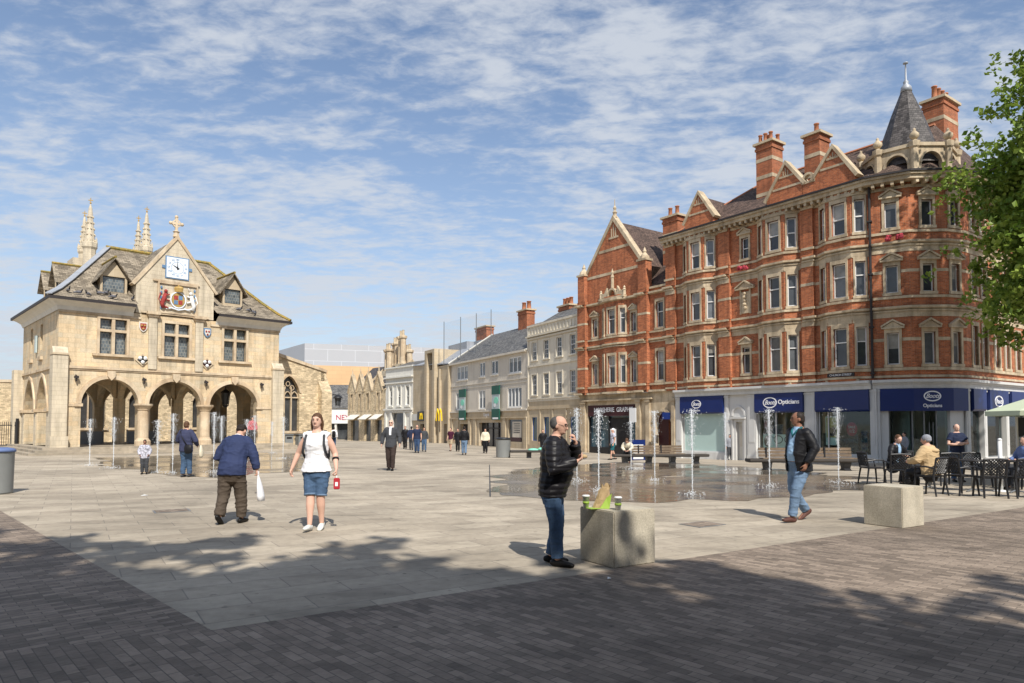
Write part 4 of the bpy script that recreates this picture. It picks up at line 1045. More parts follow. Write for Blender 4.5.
# soffit (painted plaster cove) and eaves
def ring(d, o_=0): return [G(-d, -GD - d, 0), G(-d, d, 0), G(GW + d, d, 0), G(GW + d, -GD - d, 0)]
cv = MB()
def skirt(mb, d0, z0, d1, z1, skip=True):
    a, b = ring(d0), ring(d1); up = lambda v, z: v + Vector((0, 0, z))
    for i in range(4):
        j = (i + 1) % 4
        if i == 1 and skip:
            for s0, s1 in ((0, 3.6), (8.2, GW)):
                x0a = -d0 if s0 == 0 else s0; x0b = -d1 if s0 == 0 else s0; x1a = GW + d0 if s1 == GW else s1; x1b = GW + d1 if s1 == GW else s1
                mb.face([G(x0a, d0, z0), G(x1a, d0, z0), G(x1b, d1, z1), G(x0b, d1, z1)])
        else: mb.face([up(a[i], z0), up(a[j], z0), up(b[j], z1), up(b[i], z1)])
skirt(cv, .05, 7.72, .14, 7.95); skirt(cv, .14, 7.95, .34, 8.12); skirt(cv, .34, 8.12, .54, 8.22)
cv.build('eaves_cove', 'off_white', gh)
gt = MB(); skirt(gt, .52, 8.22, .62, 8.22); skirt(gt, .62, 8.20, .62, 8.36); skirt(gt, .62, 8.36, .48, 8.37); gt.build('gutter', 'gutter', gh)
# bell-cast hipped roof of stone slates
RZ = 12.6; RL, RR = 3.45, 9.6
RF = MB()
steps_ = [(.58, 8.38), (-.25, 8.85), (-1.3, 9.62), (-GD / 2, RZ)]
def inset(k):
    o, z = steps_[k]; 
    if k == 3: return [(RL, -GD / 2), (RL, -GD / 2), (RR, -GD / 2), (RR, -GD / 2)], z
    d = o; kx = (z - 8.36) / (RZ - 8.36)
    xl = -.58 + (RL + .58) * ((.58 - o) / (.58 + GD / 2)); xr = GW + .5 - (GW + .5 - RR) * ((.58 - o) / (.58 + GD / 2))
    return [(xl, -GD - o), (xl, o), (xr, o), (xr, -GD - o)], z
for k in range(3):
    a, za = inset(k); b, zb = inset(k + 1)
    for i in range(4):
        j = (i + 1) % 4
        if i == 1 and k == 0:
            RF.face([G(*a[1], za), G(3.72, a[1][1], za), G(3.72, b[1][1], zb), G(*b[1], zb)]); RF.face([G(8.08, a[1][1], za), G(*a[2], za), G(*b[2], zb), G(8.08, b[1][1], zb)])
        else: RF.face([G(*a[i], za), G(*a[j], za), G(*b[j], zb), G(*b[i], zb)])
groof = RF.build('roof', 'slate_stone', gh)
g = MB(); hp = [inset(k) for k in range(4)]
pl = [G(*hp[k][0][1], hp[k][1] + .05) for k in range(4)]
for p0, p1 in zip(pl, pl[1:]):
    d = (p1 - p0); side = d.cross(Vector((0, 0, 1))).normalized() * .17; g.prism([p0 + side, p1 + side, p1 - side, p0 - side], (0, 0, .05))
g.build('lead_hip', 'lead', groof)
g = MB(); pl = [G(*hp[k][0][2], hp[k][1] + .04) for k in range(4)]; g.tube(pl, .11, 6); g.tube([G(RL - .1, -GD / 2, RZ + .03), G(RR + .1, -GD / 2, RZ + .03)], .13, 6)
g.build('ridge', 'moss', groof)
# gable roof behind the clock
g = MB()
for sg in (-1, 1): g.face([G(SA, -.4, 12.68), G(SA + sg * 2.25, -.4, 9.66), G(SA + sg * 2.25, -2.4, 9.66), G(SA, -5.0, 12.68)])
g.build('cross_roof', 'slate_stone', groof)
def dormer(f, c, o, zb, zt, zap, w_, deep, nm='dormer'):
    b = MB(); b.box(f, c - w_, c - w_ + .12, o - deep, o, zb - .5, zt); b.box(f, c + w_ - .12, c + w_, o - deep, o, zb - .5, zt); b.box(f, c - w_ + .12, c + w_ - .12, o - deep, o, zb - .5, zb)
    b.box(f, c - w_, c - w_ + .1, o - deep, o - .1, zb, zt)
    b.prism([f(c - w_, o - .06, zt), f(c + w_, o - .06, zt), f(c, o - .06, zap - .12)], f.n * .08)
    d_ = b.build(nm, 'buff_stone', groof)
    window(f, c - w_ + .12, c + w_ - .12, zb, zt, d_, o=-.05 + o, frame='gutter', pane='leaded_glass', bar=.03)
    r = MB(); ov = .28
    for sg in (-1, 1):
        sl = (zap - zt) / w_; r.prism([f(c, o + ov, zap), f(c + sg * (w_ + ov), o + ov, zt - sl * ov), f(c + sg * (w_ + ov), o - deep - .8, zt - sl * ov), f(c, o - deep - 1.4, zap)], (0, 0, .09))
    r.build('dormer_roof', 'slate_stone', d_); r = MB(); r.tube([f(c, o + ov, zap + .1), f(c, o - deep - 1.2, zap + .1)], .08, 6); r.build('dormer_ridge', 'moss', d_)
dormer(G, 2.72, -.55, 9.08, 9.98, 10.98, .68, 1.3); dormer(G, 9.5, -.62, 9.28, 10.2, 11.15, .62, 1.3)
dormer(GS, 3.3, -.5, 9.0, 9.95, 10.75, .62, 1.6); dormer(GS, 6.4, -.5, 9.0, 9.95, 10.75, .62, 1.6)
dormer(GT_, 5.0, -.5, 9.1, 9.9, 10.7, .6, 1.6)
# lantern hanging in the right-hand arch
ln = thing('hanging_lantern', G(9.9, -2.5, 4.42), 'large black iron lantern hanging inside the right-hand arch of the market hall', 'lantern')
g = MB(); c = G(9.9, -2.5, 0); g.tube([c + Vector((0, 0, 4.42)), c + Vector((0, 0, 3.9))], .03, 6); g.lathe(c, [(.05, 3.9), (.3, 3.72), (.34, 3.66)], 8); g.build('lantern_cap', 'black_metal', ln)
g = MB()
for k in range(8): a = 2 * math.pi * k / 8; g.tube([c + Vector((.3 * math.cos(a), .3 * math.sin(a), 3.66)), c + Vector((.2 * math.cos(a), .2 * math.sin(a), 2.85))], .022, 5)
g.lathe(c, [(.2, 2.78), (.22, 2.86), (.1, 2.7)], 8); g.build('lantern_cage', 'black_metal', ln)
g = MB(); g.lathe(c, [(.18, 2.88), (.26, 3.64)], 8); g.build('lantern_glass', 'glass', ln)

# railings on the left of the hall, dark plinth panels behind the arches
def pigeon(loc, a, label):
    p = thing('pigeon', loc, label, 'pigeon', 'pigeons on the stone-slate roof'); x = Vector(loc); d = Vector((math.cos(a), math.sin(a), 0))
    g = MB(); g.ball(x + Vector((0, 0, .12)), .15, .075, .08, 8, rotz=a); g.tube([x + Vector((0, 0, .12)) - d * .1, x - d * .26 + Vector((0, 0, .07))], [.06, .03], 6); g.build('body', 'pigeon_grey', p, True)
    g = MB(); g.tube([x + d * .1 + Vector((0, 0, .14)), x + d * .15 + Vector((0, 0, .24))], [.05, .035], 6); g.ball(x + d * .16 + Vector((0, 0, .26)), .042, n=6); g.build('head', 'sign_dark', p, True)
rp_ = random.Random(5)
for k in range(12):
    left = k < 8
    if left: s_ = rp_.uniform(.3, 3.7); o_ = rp_.uniform(-.2, .4)
    else: s_ = rp_.uniform(8.4, 10.6); o_ = rp_.uniform(-.2, .4)
    z = 8.36 + (.78 - o_) * .476 + .02
    pigeon(G(s_, o_, z), rp_.uniform(0, 6), 'small grey pigeon perched on the stone-slate roof of the market hall')

# ---------------------------------------------------------------- church behind
ch = thing('church', (-22, 54, 0), 'rough stone church behind the market hall with a tall tracery window and pinnacled tower', 'church')
CF = Fr(tuple(G(0, -19.0, 0))[:2], G.u, G.n)
w = MB(); t_ = MB()
CW = [(1.0, 2.6), (5.1, 6.9), (8.6, 10.4), (13.6, 15.4)]
wall(w, CF, 13.5, 21, 0, 5.1, [(13.6, 15.4, 1.3, 4.5, .9, 'point')], rev=.35)
wall(w, CF, 4.0, 13.5, 0, 8.2, [(a, b, 1.3, 4.5, .9, 'point') for a, b in CW[1:3]], rev=.35)
wall(w, CF, -1.5, 4.0, 0, 4.6, [(1.0, 2.6, 1.3, 4.5, .9, 'point')], rev=.35)
for a, b in CW:
    archivolt(t_, CF, a, b, 3.6, .9, 'point', .14, 0, .06)
    for k in (1, 2): x = a + (b - a) * k / 3; t_.box(CF, x - .05, x + .05, -.24, -.1, 1.3, 4.3)
    g = MB(); g.prism([CF(x, -.3, z) for x, z in [(a, 1.3), (b, 1.3)] + arch_pts(a, b, 3.6, .9, 'point')[::-1]], CF.n * .02); g.build('window', 'glass_church', ch)
    t_.box(CF, a - .2, b + .2, -.05, .15, 1.12, 1.3)
# sloping west end of the aisle beside the hall
CE = Fr(tuple(G(0, -2.0, 0))[:2], G.u, G.n)
wall(w, CE, 12.2, 16.8, 0, 5.35, [(13.3, 14.86, 1.12, 5.0, 1.2, 'point')], rev=.4)
w.prism([CE(x, -.35, z) for x, z in ((12.2, 5.35), (16.8, 5.35), (12.2, 6.55))], CE.n * .35)
t_.prism([CE(x, -.4, z) for x, z in ((12.2, 6.55), (16.95, 5.33), (16.95, 5.53), (12.2, 6.78))], CE.n * .5)
archivolt(t_, CE, 13.3, 14.86, 3.80, 1.15, 'point', .14, 0, .07); t_.box(CE, 13.3, 15.06, -.05, .16, .95, 1.12)
for k in (1, 2): x = 13.3 + 1.56 * k / 3; t_.box(CE, x - .04, x + .04, -.3, -.16, 1.12, 4.2)
for k in range(3): archivolt(t_, CE, 13.32 + k * .51, 13.32 + (k + 1) * .51 - .03, 3.5, .35, 'point', .05, -.3, -.17)
for dx in (-.32, 0, .32): ellipse(t_, CE, 14.08 + dx, 4.14 + (.28 if dx == 0 else 0), .16, .18, -.3, -.18, hole=.7)
t_.box(CE, 13.3, 14.86, -.3, -.18, 3.42, 3.5)
g = MB(); g.prism([CE(x, -.34, z) for x, z in [(13.3, 1.12), (14.86, 1.12)] + arch_pts(13.3, 14.86, 3.8, 1.15, 'point')[::-1]], CE.n * .02); g.build('window', 'glass_church', ch)
w.box(CE, 16.3, 17.1, -.6, .55, 0, 3.9); w.prism([CE(16.3, -.2, 3.9), CE(16.3, .55, 3.9), CE(16.3, -.2, 5.0)], CE.u * .8); w.box(CE, 16.5, 16.95, -.9, 0, 3.9, 5.33)
CR = Fr(tuple(CE(16.8, 0, 0))[:2], -G.n, G.u); wall(w, CR, 0, 14, 0, 5.35)
w.box(CF, 7, 9, -12, -1, 0, 8.1)
w.build('wall', 'rubble', ch)
# tower body and its four pinnacles
TW = Fr((-42.6, 66.0), G.u, G.n)
g = MB(); g.box(TW, 0, 10, -10, 0, 0, 17.0); g.box(TW, -.2, 2.6, -2.2, .2, 14, 17.8); g.build('tower', 'pale_stone', ch)
def pinnacle(x, y, z0, z1, r):
    g = MB(); c = Vector((x, y, 0)); h = z1 - z0
    g.lathe(c, [(r, z0 - 2), (r, z0 + h * .30), (r * 1.22, z0 + h * .33), (r * 1.22, z0 + h * .39), (r * .85, z0 + h * .41), (r * .6, z0 + h * .6), (r * .28, z0 + h * .86), (0.03, z0 + h * .92)], 8)
    for k in range(8):
        a = 2 * math.pi * k / 8; 
        for q in (.42, .5, .58, .66, .74): rr = r * (.9 - (q - .41) * 1.3); g.ball(c + Vector((rr * math.cos(a), rr * math.sin(a), z0 + h * q)), .10, n=4)
        g.lathe(c + Vector((r * 1.1 * math.cos(a), r * 1.1 * math.sin(a), 0)), [(.10, z0 + h * .38), (.02, z0 + h * .47)], 4)
    p = g.build('pinnacle', 'pale_stone', ch)
    g = MB(); g.tube([c + Vector((0, 0, z0 + h * .9)), c + Vector((0, 0, z1))], .035, 5); g.ball(c + Vector((0, 0, z1 - .5)), .10, n=6); g.box(Fr((x, y), (1, .5)), -.2, .2, -.03, .03, z1 - .28, z1 - .2); g.build('gilded_cross', 'gold', p)
pinnacle(-41.2, 66, 16.4, 23.7, .56); pinnacle(-42.7, 67.5, 16.6, 22.9, .46); pinnacle(-35.95, 66.5, 16.4, 23.0, .50); pinnacle(-37.3, 67.5, 16.4, 22.4, .40)
t_.build('stone_dressing', 'limestone_plain', ch)
g = MB(); g.prism([CE(12.2, -.3, 6.5), CE(16.8, -.3, 5.3), CE(16.8, -12, 5.3), CE(12.2, -12, 6.5)], (0, 0, .1)); g.prism([CF(4.5, .1, 8.2), CF(13.5, .1, 8.2), CF(13.5, -6, 11), CF(4.5, -6, 11)], (0, 0, .1)); g.build('roof', 'lead', ch)

# low building, railings and panel on the far left
lb = thing('stone_outbuilding', (-46, 56, 0), 'low flat-topped brown stone building at the left edge behind the market hall', 'building')
LB = Fr((-60, 47.5), (1, .14), away=(0, -1)); g = MB(); wall(g, LB, 0, 26, 0, 4.7, [(13.2, 15.2, 0, 3.6, .9, 'round')], rev=.4, back=True); g.build('wall', 'rubble', lb)
g = MB(); g.box(LB, -.1, 26.1, -.6, .12, 4.7, 4.9); g.build('coping', 'limestone_plain', lb); g = MB(); g.box(LB, 13.2, 15.2, -.36, -.3, 0, 3.6); g.build('door', 'interior_dark', lb)
g = MB(); g.box(LB, 0, 26, -9, -.5, 0, 4.5); g.build('rear_block', 'dark_stone', lb)
rl = thing('iron_railings', (-31.5, 42.5, 0), 'black iron railings with a gate left of the market hall', 'railings'); g = MB(); RFm = Fr((-37, 43.6), (1, -.12))
for k in range(40): x = k * .15; g.tube([RFm(x, 0, 0), RFm(x, 0, 1.75)], .018, 5)
g.build('bars', 'black_metal', rl); g = MB(); g.box(RFm, 0, 6, -.02, .02, .25, .3); g.box(RFm, 0, 6, -.02, .02, 1.5, 1.55); g.build('rails', 'black_metal', rl)
for x in (0, 3, 6): g = MB(); g.box(RFm, x - .06, x + .06, -.06, .06, 0, 1.95); g.build('post', 'black_metal', rl)

# wall lantern on the church corner, cabinets at its foot
wl = thing('wall_lantern', CE(17.2, .5, 3.6), 'black bracket lantern under a domed hood on the corner of the rough stone church', 'lantern'); p = CE(17.5, .7, 0)
g = MB(); g.tube([CE(17.05, .3, 3.6), CE(17.3, .5, 3.75), p + Vector((0, 0, 3.7))], .035, 6); g.build('bracket', 'black_metal', wl)
g = MB(); g.lathe(p, [(.05, 3.75), (.2, 3.66), (.36, 3.5), (.37, 3.46)], 12); g.build('hood', 'black_metal', wl, True)
g = MB(); g.lathe(p, [(.15, 2.95), (.2, 3.46)], 8); g.build('lantern_glass', 'glass', wl); g = MB()
for k in range(6): a = k * math.pi / 3; g.tube([p + Vector((.16 * math.cos(a), .16 * math.sin(a), 2.9)), p + Vector((.21 * math.cos(a), .21 * math.sin(a), 3.48))], .015, 4)
g.build('lantern_frame', 'black_metal', wl)
for k, (s_, lab) in enumerate(((13.75, 'grey metal bin under the tracery window of the church, nearer the market hall'), (14.75, 'grey metal bin under the tracery window of the church, farther from the market hall'))):
    c_ = thing('litter_bin', CE(s_, .5, 0), lab, 'bin', 'grey bins by the church wall'); g = MB(); g.box(CE, s_ - .3, s_ + .3, .25, .8, .05, .82); g.build('body', 'bin_grey', c_, bevel=.03)
    g = MB(); g.box(CE, s_ - .34, s_ + .34, .22, .84, .82, .92); g.build('lid', 'grey_metal', c_, bevel=.02); g = MB(); g.box(CE, s_ - .18, s_ + .18, .80, .82, .6, .72); g.build('slot', 'black_metal', c_)
for k, (a, b) in enumerate(((2.1, 3.6), (5.0, 6.6))):
    o = MB(); o.box(G, a, b, -5.9, -5.8, ST, 1.15); o.box(G, a - .04, a, -5.95, -5.75, ST, 1.25); o.box(G, b, b + .04, -5.95, -5.75, ST, 1.25)
    tag(o.build('screen_panel', 'grey_metal'), 'low grey screen panel seen through the %s arch of the market hall' % ('left' if k == 0 else 'middle'), 'screen')

# ---------------------------------------------------------------- far street
C_ = Fr((5.849, 58.711), (-.4683, .8836), (-.8836, -.4683))
def base(fr, s, o=0): v = fr(s, o, 0); return gz(v.x, v.y)
# cream building next to the red gable
cb_ = thing('cream_building', (10, 64, -.8), 'three-storey cream rendered building with sash windows beside the red brick gable', 'building')
w = MB(); t_ = MB(); WS = [1.08, 3.33, 5.63, 7.87]
hs = [(c - .48, c + .48, a, b) for c in WS for a, b in ((7.75, 9.5), (4.38, 6.35))]
wall(w, C_, 0, 9.15, 3.3, 11.0, hs, rev=.18); w.build('wall', 'render_cream', cb_)
for c in WS:
    for a, b in ((7.75, 9.5), (4.38, 6.35)):
        window(C_, c - .48, c + .48, a, b, cb_, o=-.1, muntin=(3, 4), bar=.06, trans=((a + b) / 2,))
        t_.box(C_, c - .62, c - .48, 0, .05, a, b + .14); t_.box(C_, c + .48, c + .62, 0, .05, a, b + .14); t_.box(C_, c - .48, c + .48, 0, .05, b, b + .14); t_.box(C_, c - .66, c + .66, 0, .12, a - .12, a)
for z0, z1, d in ((7.1, 7.3, .12), (9.75, 9.9, .16), (10.0, 10.12, .3), (11.0, 11.18, .12), (3.95, 4.05, .12), (3.75, 3.95, .06)): t_.box(C_, -.02, 9.17, -.2, d, z0, z1)
for k in range(16): t_.box(C_, .15 + k * .57, .35 + k * .57, 0, .06, 10.25, 10.85)
t_.box(C_, 8.95, 9.17, 0, .08, 3.3, 11)
t_.build('mouldings', 'render_cream', cb_)
g = MB(); gw_ = [(c - .5, c + .5, .0, 2.25) for c in WS]; wall(g, C_, 0, 9.15, -1.8, 3.75, gw_, o=.02, rev=.25); g.box(C_, 0, 9.15, .02, .1, 3.0, 3.15); g.box(C_, 0, 9.15, .02, .07, -1.8, -.4)
for c in (0.1, 2.2, 4.5, 6.75, 9.0): g.box(C_, c - .1, c + .1, .02, .08, -.4, 3.0)
g.build('ground_floor', 'buff_stone', cb_)
for c in WS: window(C_, c - .5, c + .5, 0, 2.25, cb_, o=-.12, frame='blue_paint', pane='blue_glass', bar=.07)
g = MB(); g.face([C_(0, -.2, 10.9), C_(9.2, -.2, 10.9), C_(9.2, -4.2, 13.2), C_(0, -4.2, 13.2)]); g.face([C_(0, -4.2, 13.2), C_(9.2, -4.2, 13.2), C_(9.2, -8.2, 10.9), C_(0, -8.2, 10.9)]); g.prism([C_(9.15, -.2, 10.9), C_(9.15, -4.2, 13.1), C_(9.15, -8.2, 10.9), C_(9.15, -8.2, 0), C_(9.15, -.2, 0)], C_.u * -.2)
rf_ = g.build('roof', 'slate', cb_)
chimney(C_, 8.4, -4.2, 1.0, .5, 10, 13.5, [(-.6, 0), (0, 0), (.6, 0)], rf_, (), .2, .75)
# long grey rendered building
gb_ = thing('grey_building', (2, 80, -1), 'long pale grey rendered building with a slate roof and green banners', 'building')
w = MB(); t_ = MB(); S0, S1 = 9.25, 28.45
grp = [(10.5, 13.2, 6.75, 8.45, 3), (15.65, 17.3, 6.9, 8.45, 2), (18.85, 20.3, 6.85, 8.5, 2), (23.5, 26.7, 6.8, 8.5, 3), (10.45, 13.45, 3.25, 5.35, 4), (16.3, 17.1, 3.3, 5.35, 1), (18.8, 20.5, 3.25, 5.4, 2), (25.75, 27.0, 3.25, 5.4, 1)]
hs = [(a, b, z0, z1) for a, b, z0, z1, n_ in grp]
wall(w, C_, S0, S1, 2.9, 8.9, hs, rev=.15); w.build('wall', 'render_grey', gb_)
for a, b, z0, z1, n_ in grp:
    k = (b - a) / n_
    window(C_, a, b, z0, z1, gb_, o=-.06, bar=.13, mull=[a + k * q for q in range(1, n_)])
    t_.box(C_, a - .1, b + .1, 0, .1, z0 - .12, z0)
for z0, z1, d in ((8.75, 8.95, .35), (6.1, 6.2, .08), (5.75, 5.82, .05), (2.95, 3.1, .15)): t_.box(C_, S0, S1, -.1, d, z0, z1)
t_.build('mouldings', 'render_grey', gb_)
g = MB(); HS = [(10.3, 13.2, -.2, 2.05), (14.9, 20.35, -1.8, 1.75), (23.3, 25.6, -1.8, 1.6)]; wall(g, C_, S0, S1, -1.8, 2.95, HS, o=.04, rev=.6)
for x in (9.5, 14.0, 21.3, 22.8, 26.2, 28.1): g.box(C_, x - .3, x + .3, .04, .16, -1.8, 2.2)
g.box(C_, S0, S1, .04, .2, 2.2, 2.32); g.build('ground_floor', 'buff_stone', gb_)
g = MB(); g.box(C_, 10.3, 13.2, -.14, -.1, -.2, 2.05); pn = g.build('shop_window', 'glass', gb_); g = MB(); g.box(C_, 10.6, 12.5, -.09, -.05, .2, 1.85); p = g.build('poster', 'render_grey', pn)
g = MB(); g.box(C_, 10.6, 12.9, -.05, -.03, -.15, .25); g.build('poster_band', 'maroon', pn)
g = MB()
for q in range(5): g.box(C_, 10.9, 12.2 - .15 * (q % 2), -.05, -.04, 1.6 - q * .22, 1.66 - q * .22)
g.build('poster_print', 'sign_dark', pn)
g = MB(); g.box(C_, 14.9, 20.35, -.5, -.45, -1.8, 1.75); g.build('entrance', 'glass', gb_); g = MB(); g.box(C_, 23.3, 25.6, -.5, -.45, -1.8, 1.6); g.build('doorway', 'interior_dark', gb_)
g = MB()
for x in (14.9, 16.2, 17.6, 19.0, 20.25): g.box(C_, x, x + .1, -.45, -.35, -1.8, 1.75)
g.box(C_, 14.9, 20.35, -.44, -.36, 1.1, 1.2); g.build('door_frame', 'gutter', gb_)
text('Lloyds', C_, 18.4, 2.62, .55, .06, 'lettering', 'sign_text_white', gb_, .01)
for a, b in ((23.5, 25.2), (14.7, 16.4)):
    c = (a + b) / 2; g = MB(); g.box(C_, a, b, .3, .36, 3.2, 4.75); bn = g.build('banner', 'banner_pale', gb_)
    g = MB(); g.box(C_, a - .05, b + .05, .27, .39, 4.75, 5.66); g.box(C_, a - .05, b + .05, .27, .39, 2.05, 3.2); g.build('banner_panel', 'green_dark', bn)
    g = MB(); ellipse(g, C_, c - .15, 4.1, .5, .36, .36, .38); g.build('banner_emblem', 'green_light', bn); g = MB(); ellipse(g, C_, c + .1, 3.6, .3, .2, .385, .39); g.build('banner_emblem', 'poster_white', bn)
    g = MB(); g.box(C_, a + .2, b - .2, .39, .40, 2.12, 2.3); g.build('banner_line', 'sign_text_white', bn)
g = MB(); ZRg = 12.5
g.face([C_(S0, .3, 8.95), C_(S1, .3, 8.95), C_(S1 - 3.0, -4.2, ZRg), C_(S0, -4.2, ZRg)]); g.face([C_(S1, .3, 8.95), C_(S1 - 3.0, -4.2, ZRg), C_(S1, -8.7, 8.95)]); g.face([C_(S0, -4.2, ZRg), C_(S1 - 3, -4.2, ZRg), C_(S1, -8.7, 8.95), C_(S0, -8.7, 8.95)])
rf_ = g.build('roof', 'slate', gb_)
g = MB(); g.tube([C_(S1, .35, 9.0), C_(S1 - 3.0, -4.2, ZRg + .05)], .12, 5); g.prism([C_(S0 - .1, .3, 8.9), C_(S0 - .1, -4.2, 12.75), C_(S0 - .1, -8, 8.9)], C_.u * .3); g.build('verge', 'off_white', rf_)
chimney(C_, 17.0, -4.2, 1.0, .5, 9.5, 14.3, [(-.6, 0), (0.5, 0)], rf_, (), .25, .9)
chimney(C_, 28.6, -4.6, 1.6, .5, 9.5, 13.9, [], rf_, (), .2, .6)
# poles with netting on the roof behind
for k, (px_, d_) in enumerate(((-8.5, 85), (-6.2, 82), (-4.2, 80), (-2.4, 78))):
    g = MB(); g.tube([Vector((px_, d_, 9)), Vector((px_, d_, 14.4 + .12 * k))], .05, 6)
    tag(g.build('net_pole', 'grey_metal'), 'tall thin grey pole above the slate roofs, %s along the netting' % ['first from the left', 'second from the left', 'third from the left', 'rightmost'][k], 'pole', 'poles holding the roof netting')
m_ = bpy.data.materials.new('netting'); m_.use_nodes = True; t = m_.node_tree; p = t.nodes['Principled BSDF']; p.inputs['Base Color'].default_value = (.25, .27, .3, 1); p.inputs['Alpha'].default_value = .10; MT['netting'] = m_
g = MB(); P = [(-8.5, 85), (-6.2, 82), (-4.2, 80), (-2.4, 78), (1.5, 76)]
for k in range(4):
    a, b = P[k], P[k + 1]; g.face([(a[0], a[1], 9.5), (b[0], b[1], 9.5), (b[0], b[1], 14.3 + .12 * k - (.6 if k == 3 else 0)), (a[0], a[1], 14.2 + .12 * k)])
tag(g.build('roof_netting', 'netting'), 'fine grey bird netting stretched between poles above the slate roofs', 'netting')

# buff stone building with the slotted stair tower
ms = thing('buff_building', (-12, 92, -1), 'plain buff stone building with a slotted tower and yellow arched letter signs', 'building')
w = MB(); S2 = 42.2
wall(w, C_, 28.5, 32.9, -1.8, 9.0, [(29.6, 30.8, -1.8, 1.6)], rev=.5); wall(w, C_, 36.4, S2, -1.8, 9.75, [(36.9, 39.4, -1.8, 1.6)], rev=.5)
w.box(C_, 32.9, 33.6, -3, .5, -1.8, 11.3); w.box(C_, 33.6, 35.6, -3, .1, -1.8, 8.7); w.box(C_, 35.6, 36.4, -3, .5, -1.8, 11.3); w.box(C_, 33.6, 35.6, -3, .5, 10.9, 11.3); w.box(C_, 28.5, 28.9, 0, .35, -1.8, 8.9); w.box(C_, 31.6, 32.0, 0, .3, -1.8, 8.6)
w.box(C_, 28.6, S2, -12, -.6, -1.8, 8.9)
w.build('wall', 'buff_stone', ms)
g = MB(); g.box(C_, 33.6, 35.6, -1.0, -.9, 8.7, 10.9); g.box(C_, 29.6, 30.8, -.49, -.45, -1.8, 1.6); g.box(C_, 36.9, 39.4, -.49, -.45, -1.8, 1.6); g.build('opening', 'interior_dark', ms)
g = MB(); g.prism([C_(28.5, .1, 9.0), C_(S2, .1, 9.75), C_(S2, -4, 10.6), C_(28.5, -4, 11.8)], (0, 0, .12)); g.box(C_, 30.5, 36.6, -4.2, -3, 9, 12.2); g.box(C_, 28.2, 33, -8, -4, 9, 12.2); g.build('roof', 'lead', ms)
def arches_m(fr, c, z, wd, h, o, parent):
    g = MB()
    for sg in (-1, 1):
        P = [(c + sg * (wd * .02), z), (c + sg * wd * .06, z + h * .6), (c + sg * wd * .25, z + h), (c + sg * wd * .42, z + h * .6), (c + sg * wd * .5, z)]
        g.tube([fr(x, o, zz) for x, zz in P], wd * .05, 6)
    return g.build('arched_letter_sign', 'yellow_m', parent)
arches_m(C_, 31.3, 2.0, 1.9, 1.5, .45, ms)
g = MB(); g.box(C_, 37.0, 39.8, .05, .25, 2.0, 3.3); sb = g.build('sign_board', 'sign_dark', ms); arches_m(C_, 38.2, 2.25, 1.1, .8, .3, sb)
g = MB(); g.box(C_, 39.9, 42.1, .05, .2, 2.1, 3.0); g.build('sign_board', 'off_white', ms)

# classical cream front and gabled stone house farther down the street
u_ = (-.634, .774); D_ = Fr((-13.91, 96.0), u_, away=(-.8, -.6))
cl_ = thing('classical_building', (-15, 101, -1), 'tall narrow grey-cream classical front with three upper windows', 'building')
w = MB(); t_ = MB(); CW_ = [1.5, 3.9, 6.3]
wall(w, D_, 0, 7.9, -1.8, 9.8, [(c - .5, c + .5, 4.3, 7.0) for c in CW_] + [(2.3, 5.8, -1.8, 3.2)], rev=.3)
for c in CW_:
    window(D_, c - .5, c + .5, 4.3, 7.0, cl_, o=-.15, bar=.09, trans=(5.6,)); t_.box(D_, c - .7, c + .7, 0, .2, 4.05, 4.3); t_.box(D_, c - .75, c - .5, 0, .1, 4.3, 7.2); t_.box(D_, c + .5, c + .75, 0, .1, 4.3, 7.2)
for z0, z1, d in ((7.5, 7.7, .2), (8.3, 8.5, .4), (9.75, 9.95, .2), (3.6, 3.85, .35), (3.3, 3.55, .15)): t_.box(D_, -.05, 7.95, -.2, d, z0, z1)
for x in (.3, 2.1, 6.0, 7.6): t_.box(D_, x - .22, x + .22, 0, .22, -1.8, 3.3)
w.build('wall', 'off_white', cl_); t_.build('mouldings', 'off_white', cl_)
g = MB(); g.box(D_, 2.3, 5.8, -.3, -.26, -1.8, 3.2); g.build('shop_window', 'glass', cl_); g = MB(); g.prism([D_(0, -.3, 9.6), D_(7.9, -.3, 9.6), D_(7.9, -4, 11), D_(0, -4, 11)], (0, 0, .1)); g.box(D_, 0, 7.9, -6, -4, 0, 11); rf_ = g.build('roof', 'slate', cl_)
def flues(fr, s, o, z0, z1, n_, parent):
    g = MB(); g.box(fr, s - .9, s + .2 + (n_ - 1) * 1.15, o - .7, o + .7, z0 - 3, z0 + .4); b_ = g.build('chimney', 'pale_stone', parent)
    for k in range(n_):
        c = fr(s + k * 1.15 - .3, o + (.0 if k % 2 else .25), 0); g = MB(); g.lathe(c, [(.55, z0 + .3), (.46, z0 + .7), (.43, z1 - .7), (.62, z1 - .5), (.64, z1 - .2), (.4, z1 - .1)], 8); f_ = g.build('flue', 'limestone_plain', b_)
        g = MB(); g.lathe(c, [(.22, z1 - .15), (.17, z1 + .65), (.2, z1 + .75)], 8); g.build('chimney_pot', 'cream_stone', f_)
flues(D_, 8.6, -4.6, 9.4, 13.2, 2, rf_)
st = thing('gabled_stone_house', (-22, 108, -1), 'brown stone house with small pointed wall gables and a steep dark roof', 'building')
w = MB(); t_ = MB(); G4 = [10.2, 13.6, 16.2, 19.0]
hs = [(c - .55, c + .55, 3.9, 6.4) for c in G4] + [(9.0, 11.0, -1.8, 2.2), (12.5, 14.6, -1.8, 2.2), (16.5, 19.3, -1.8, 2.2)]
wall(w, D_, 7.9, 20.5, -1.8, 6.8, hs, rev=.4)
for c in G4: w.prism([D_(x, -.3, z) for x, z in ((c - 1.25, 6.8), (c + 1.25, 6.8), (c, 9.3))], D_.n * .32)
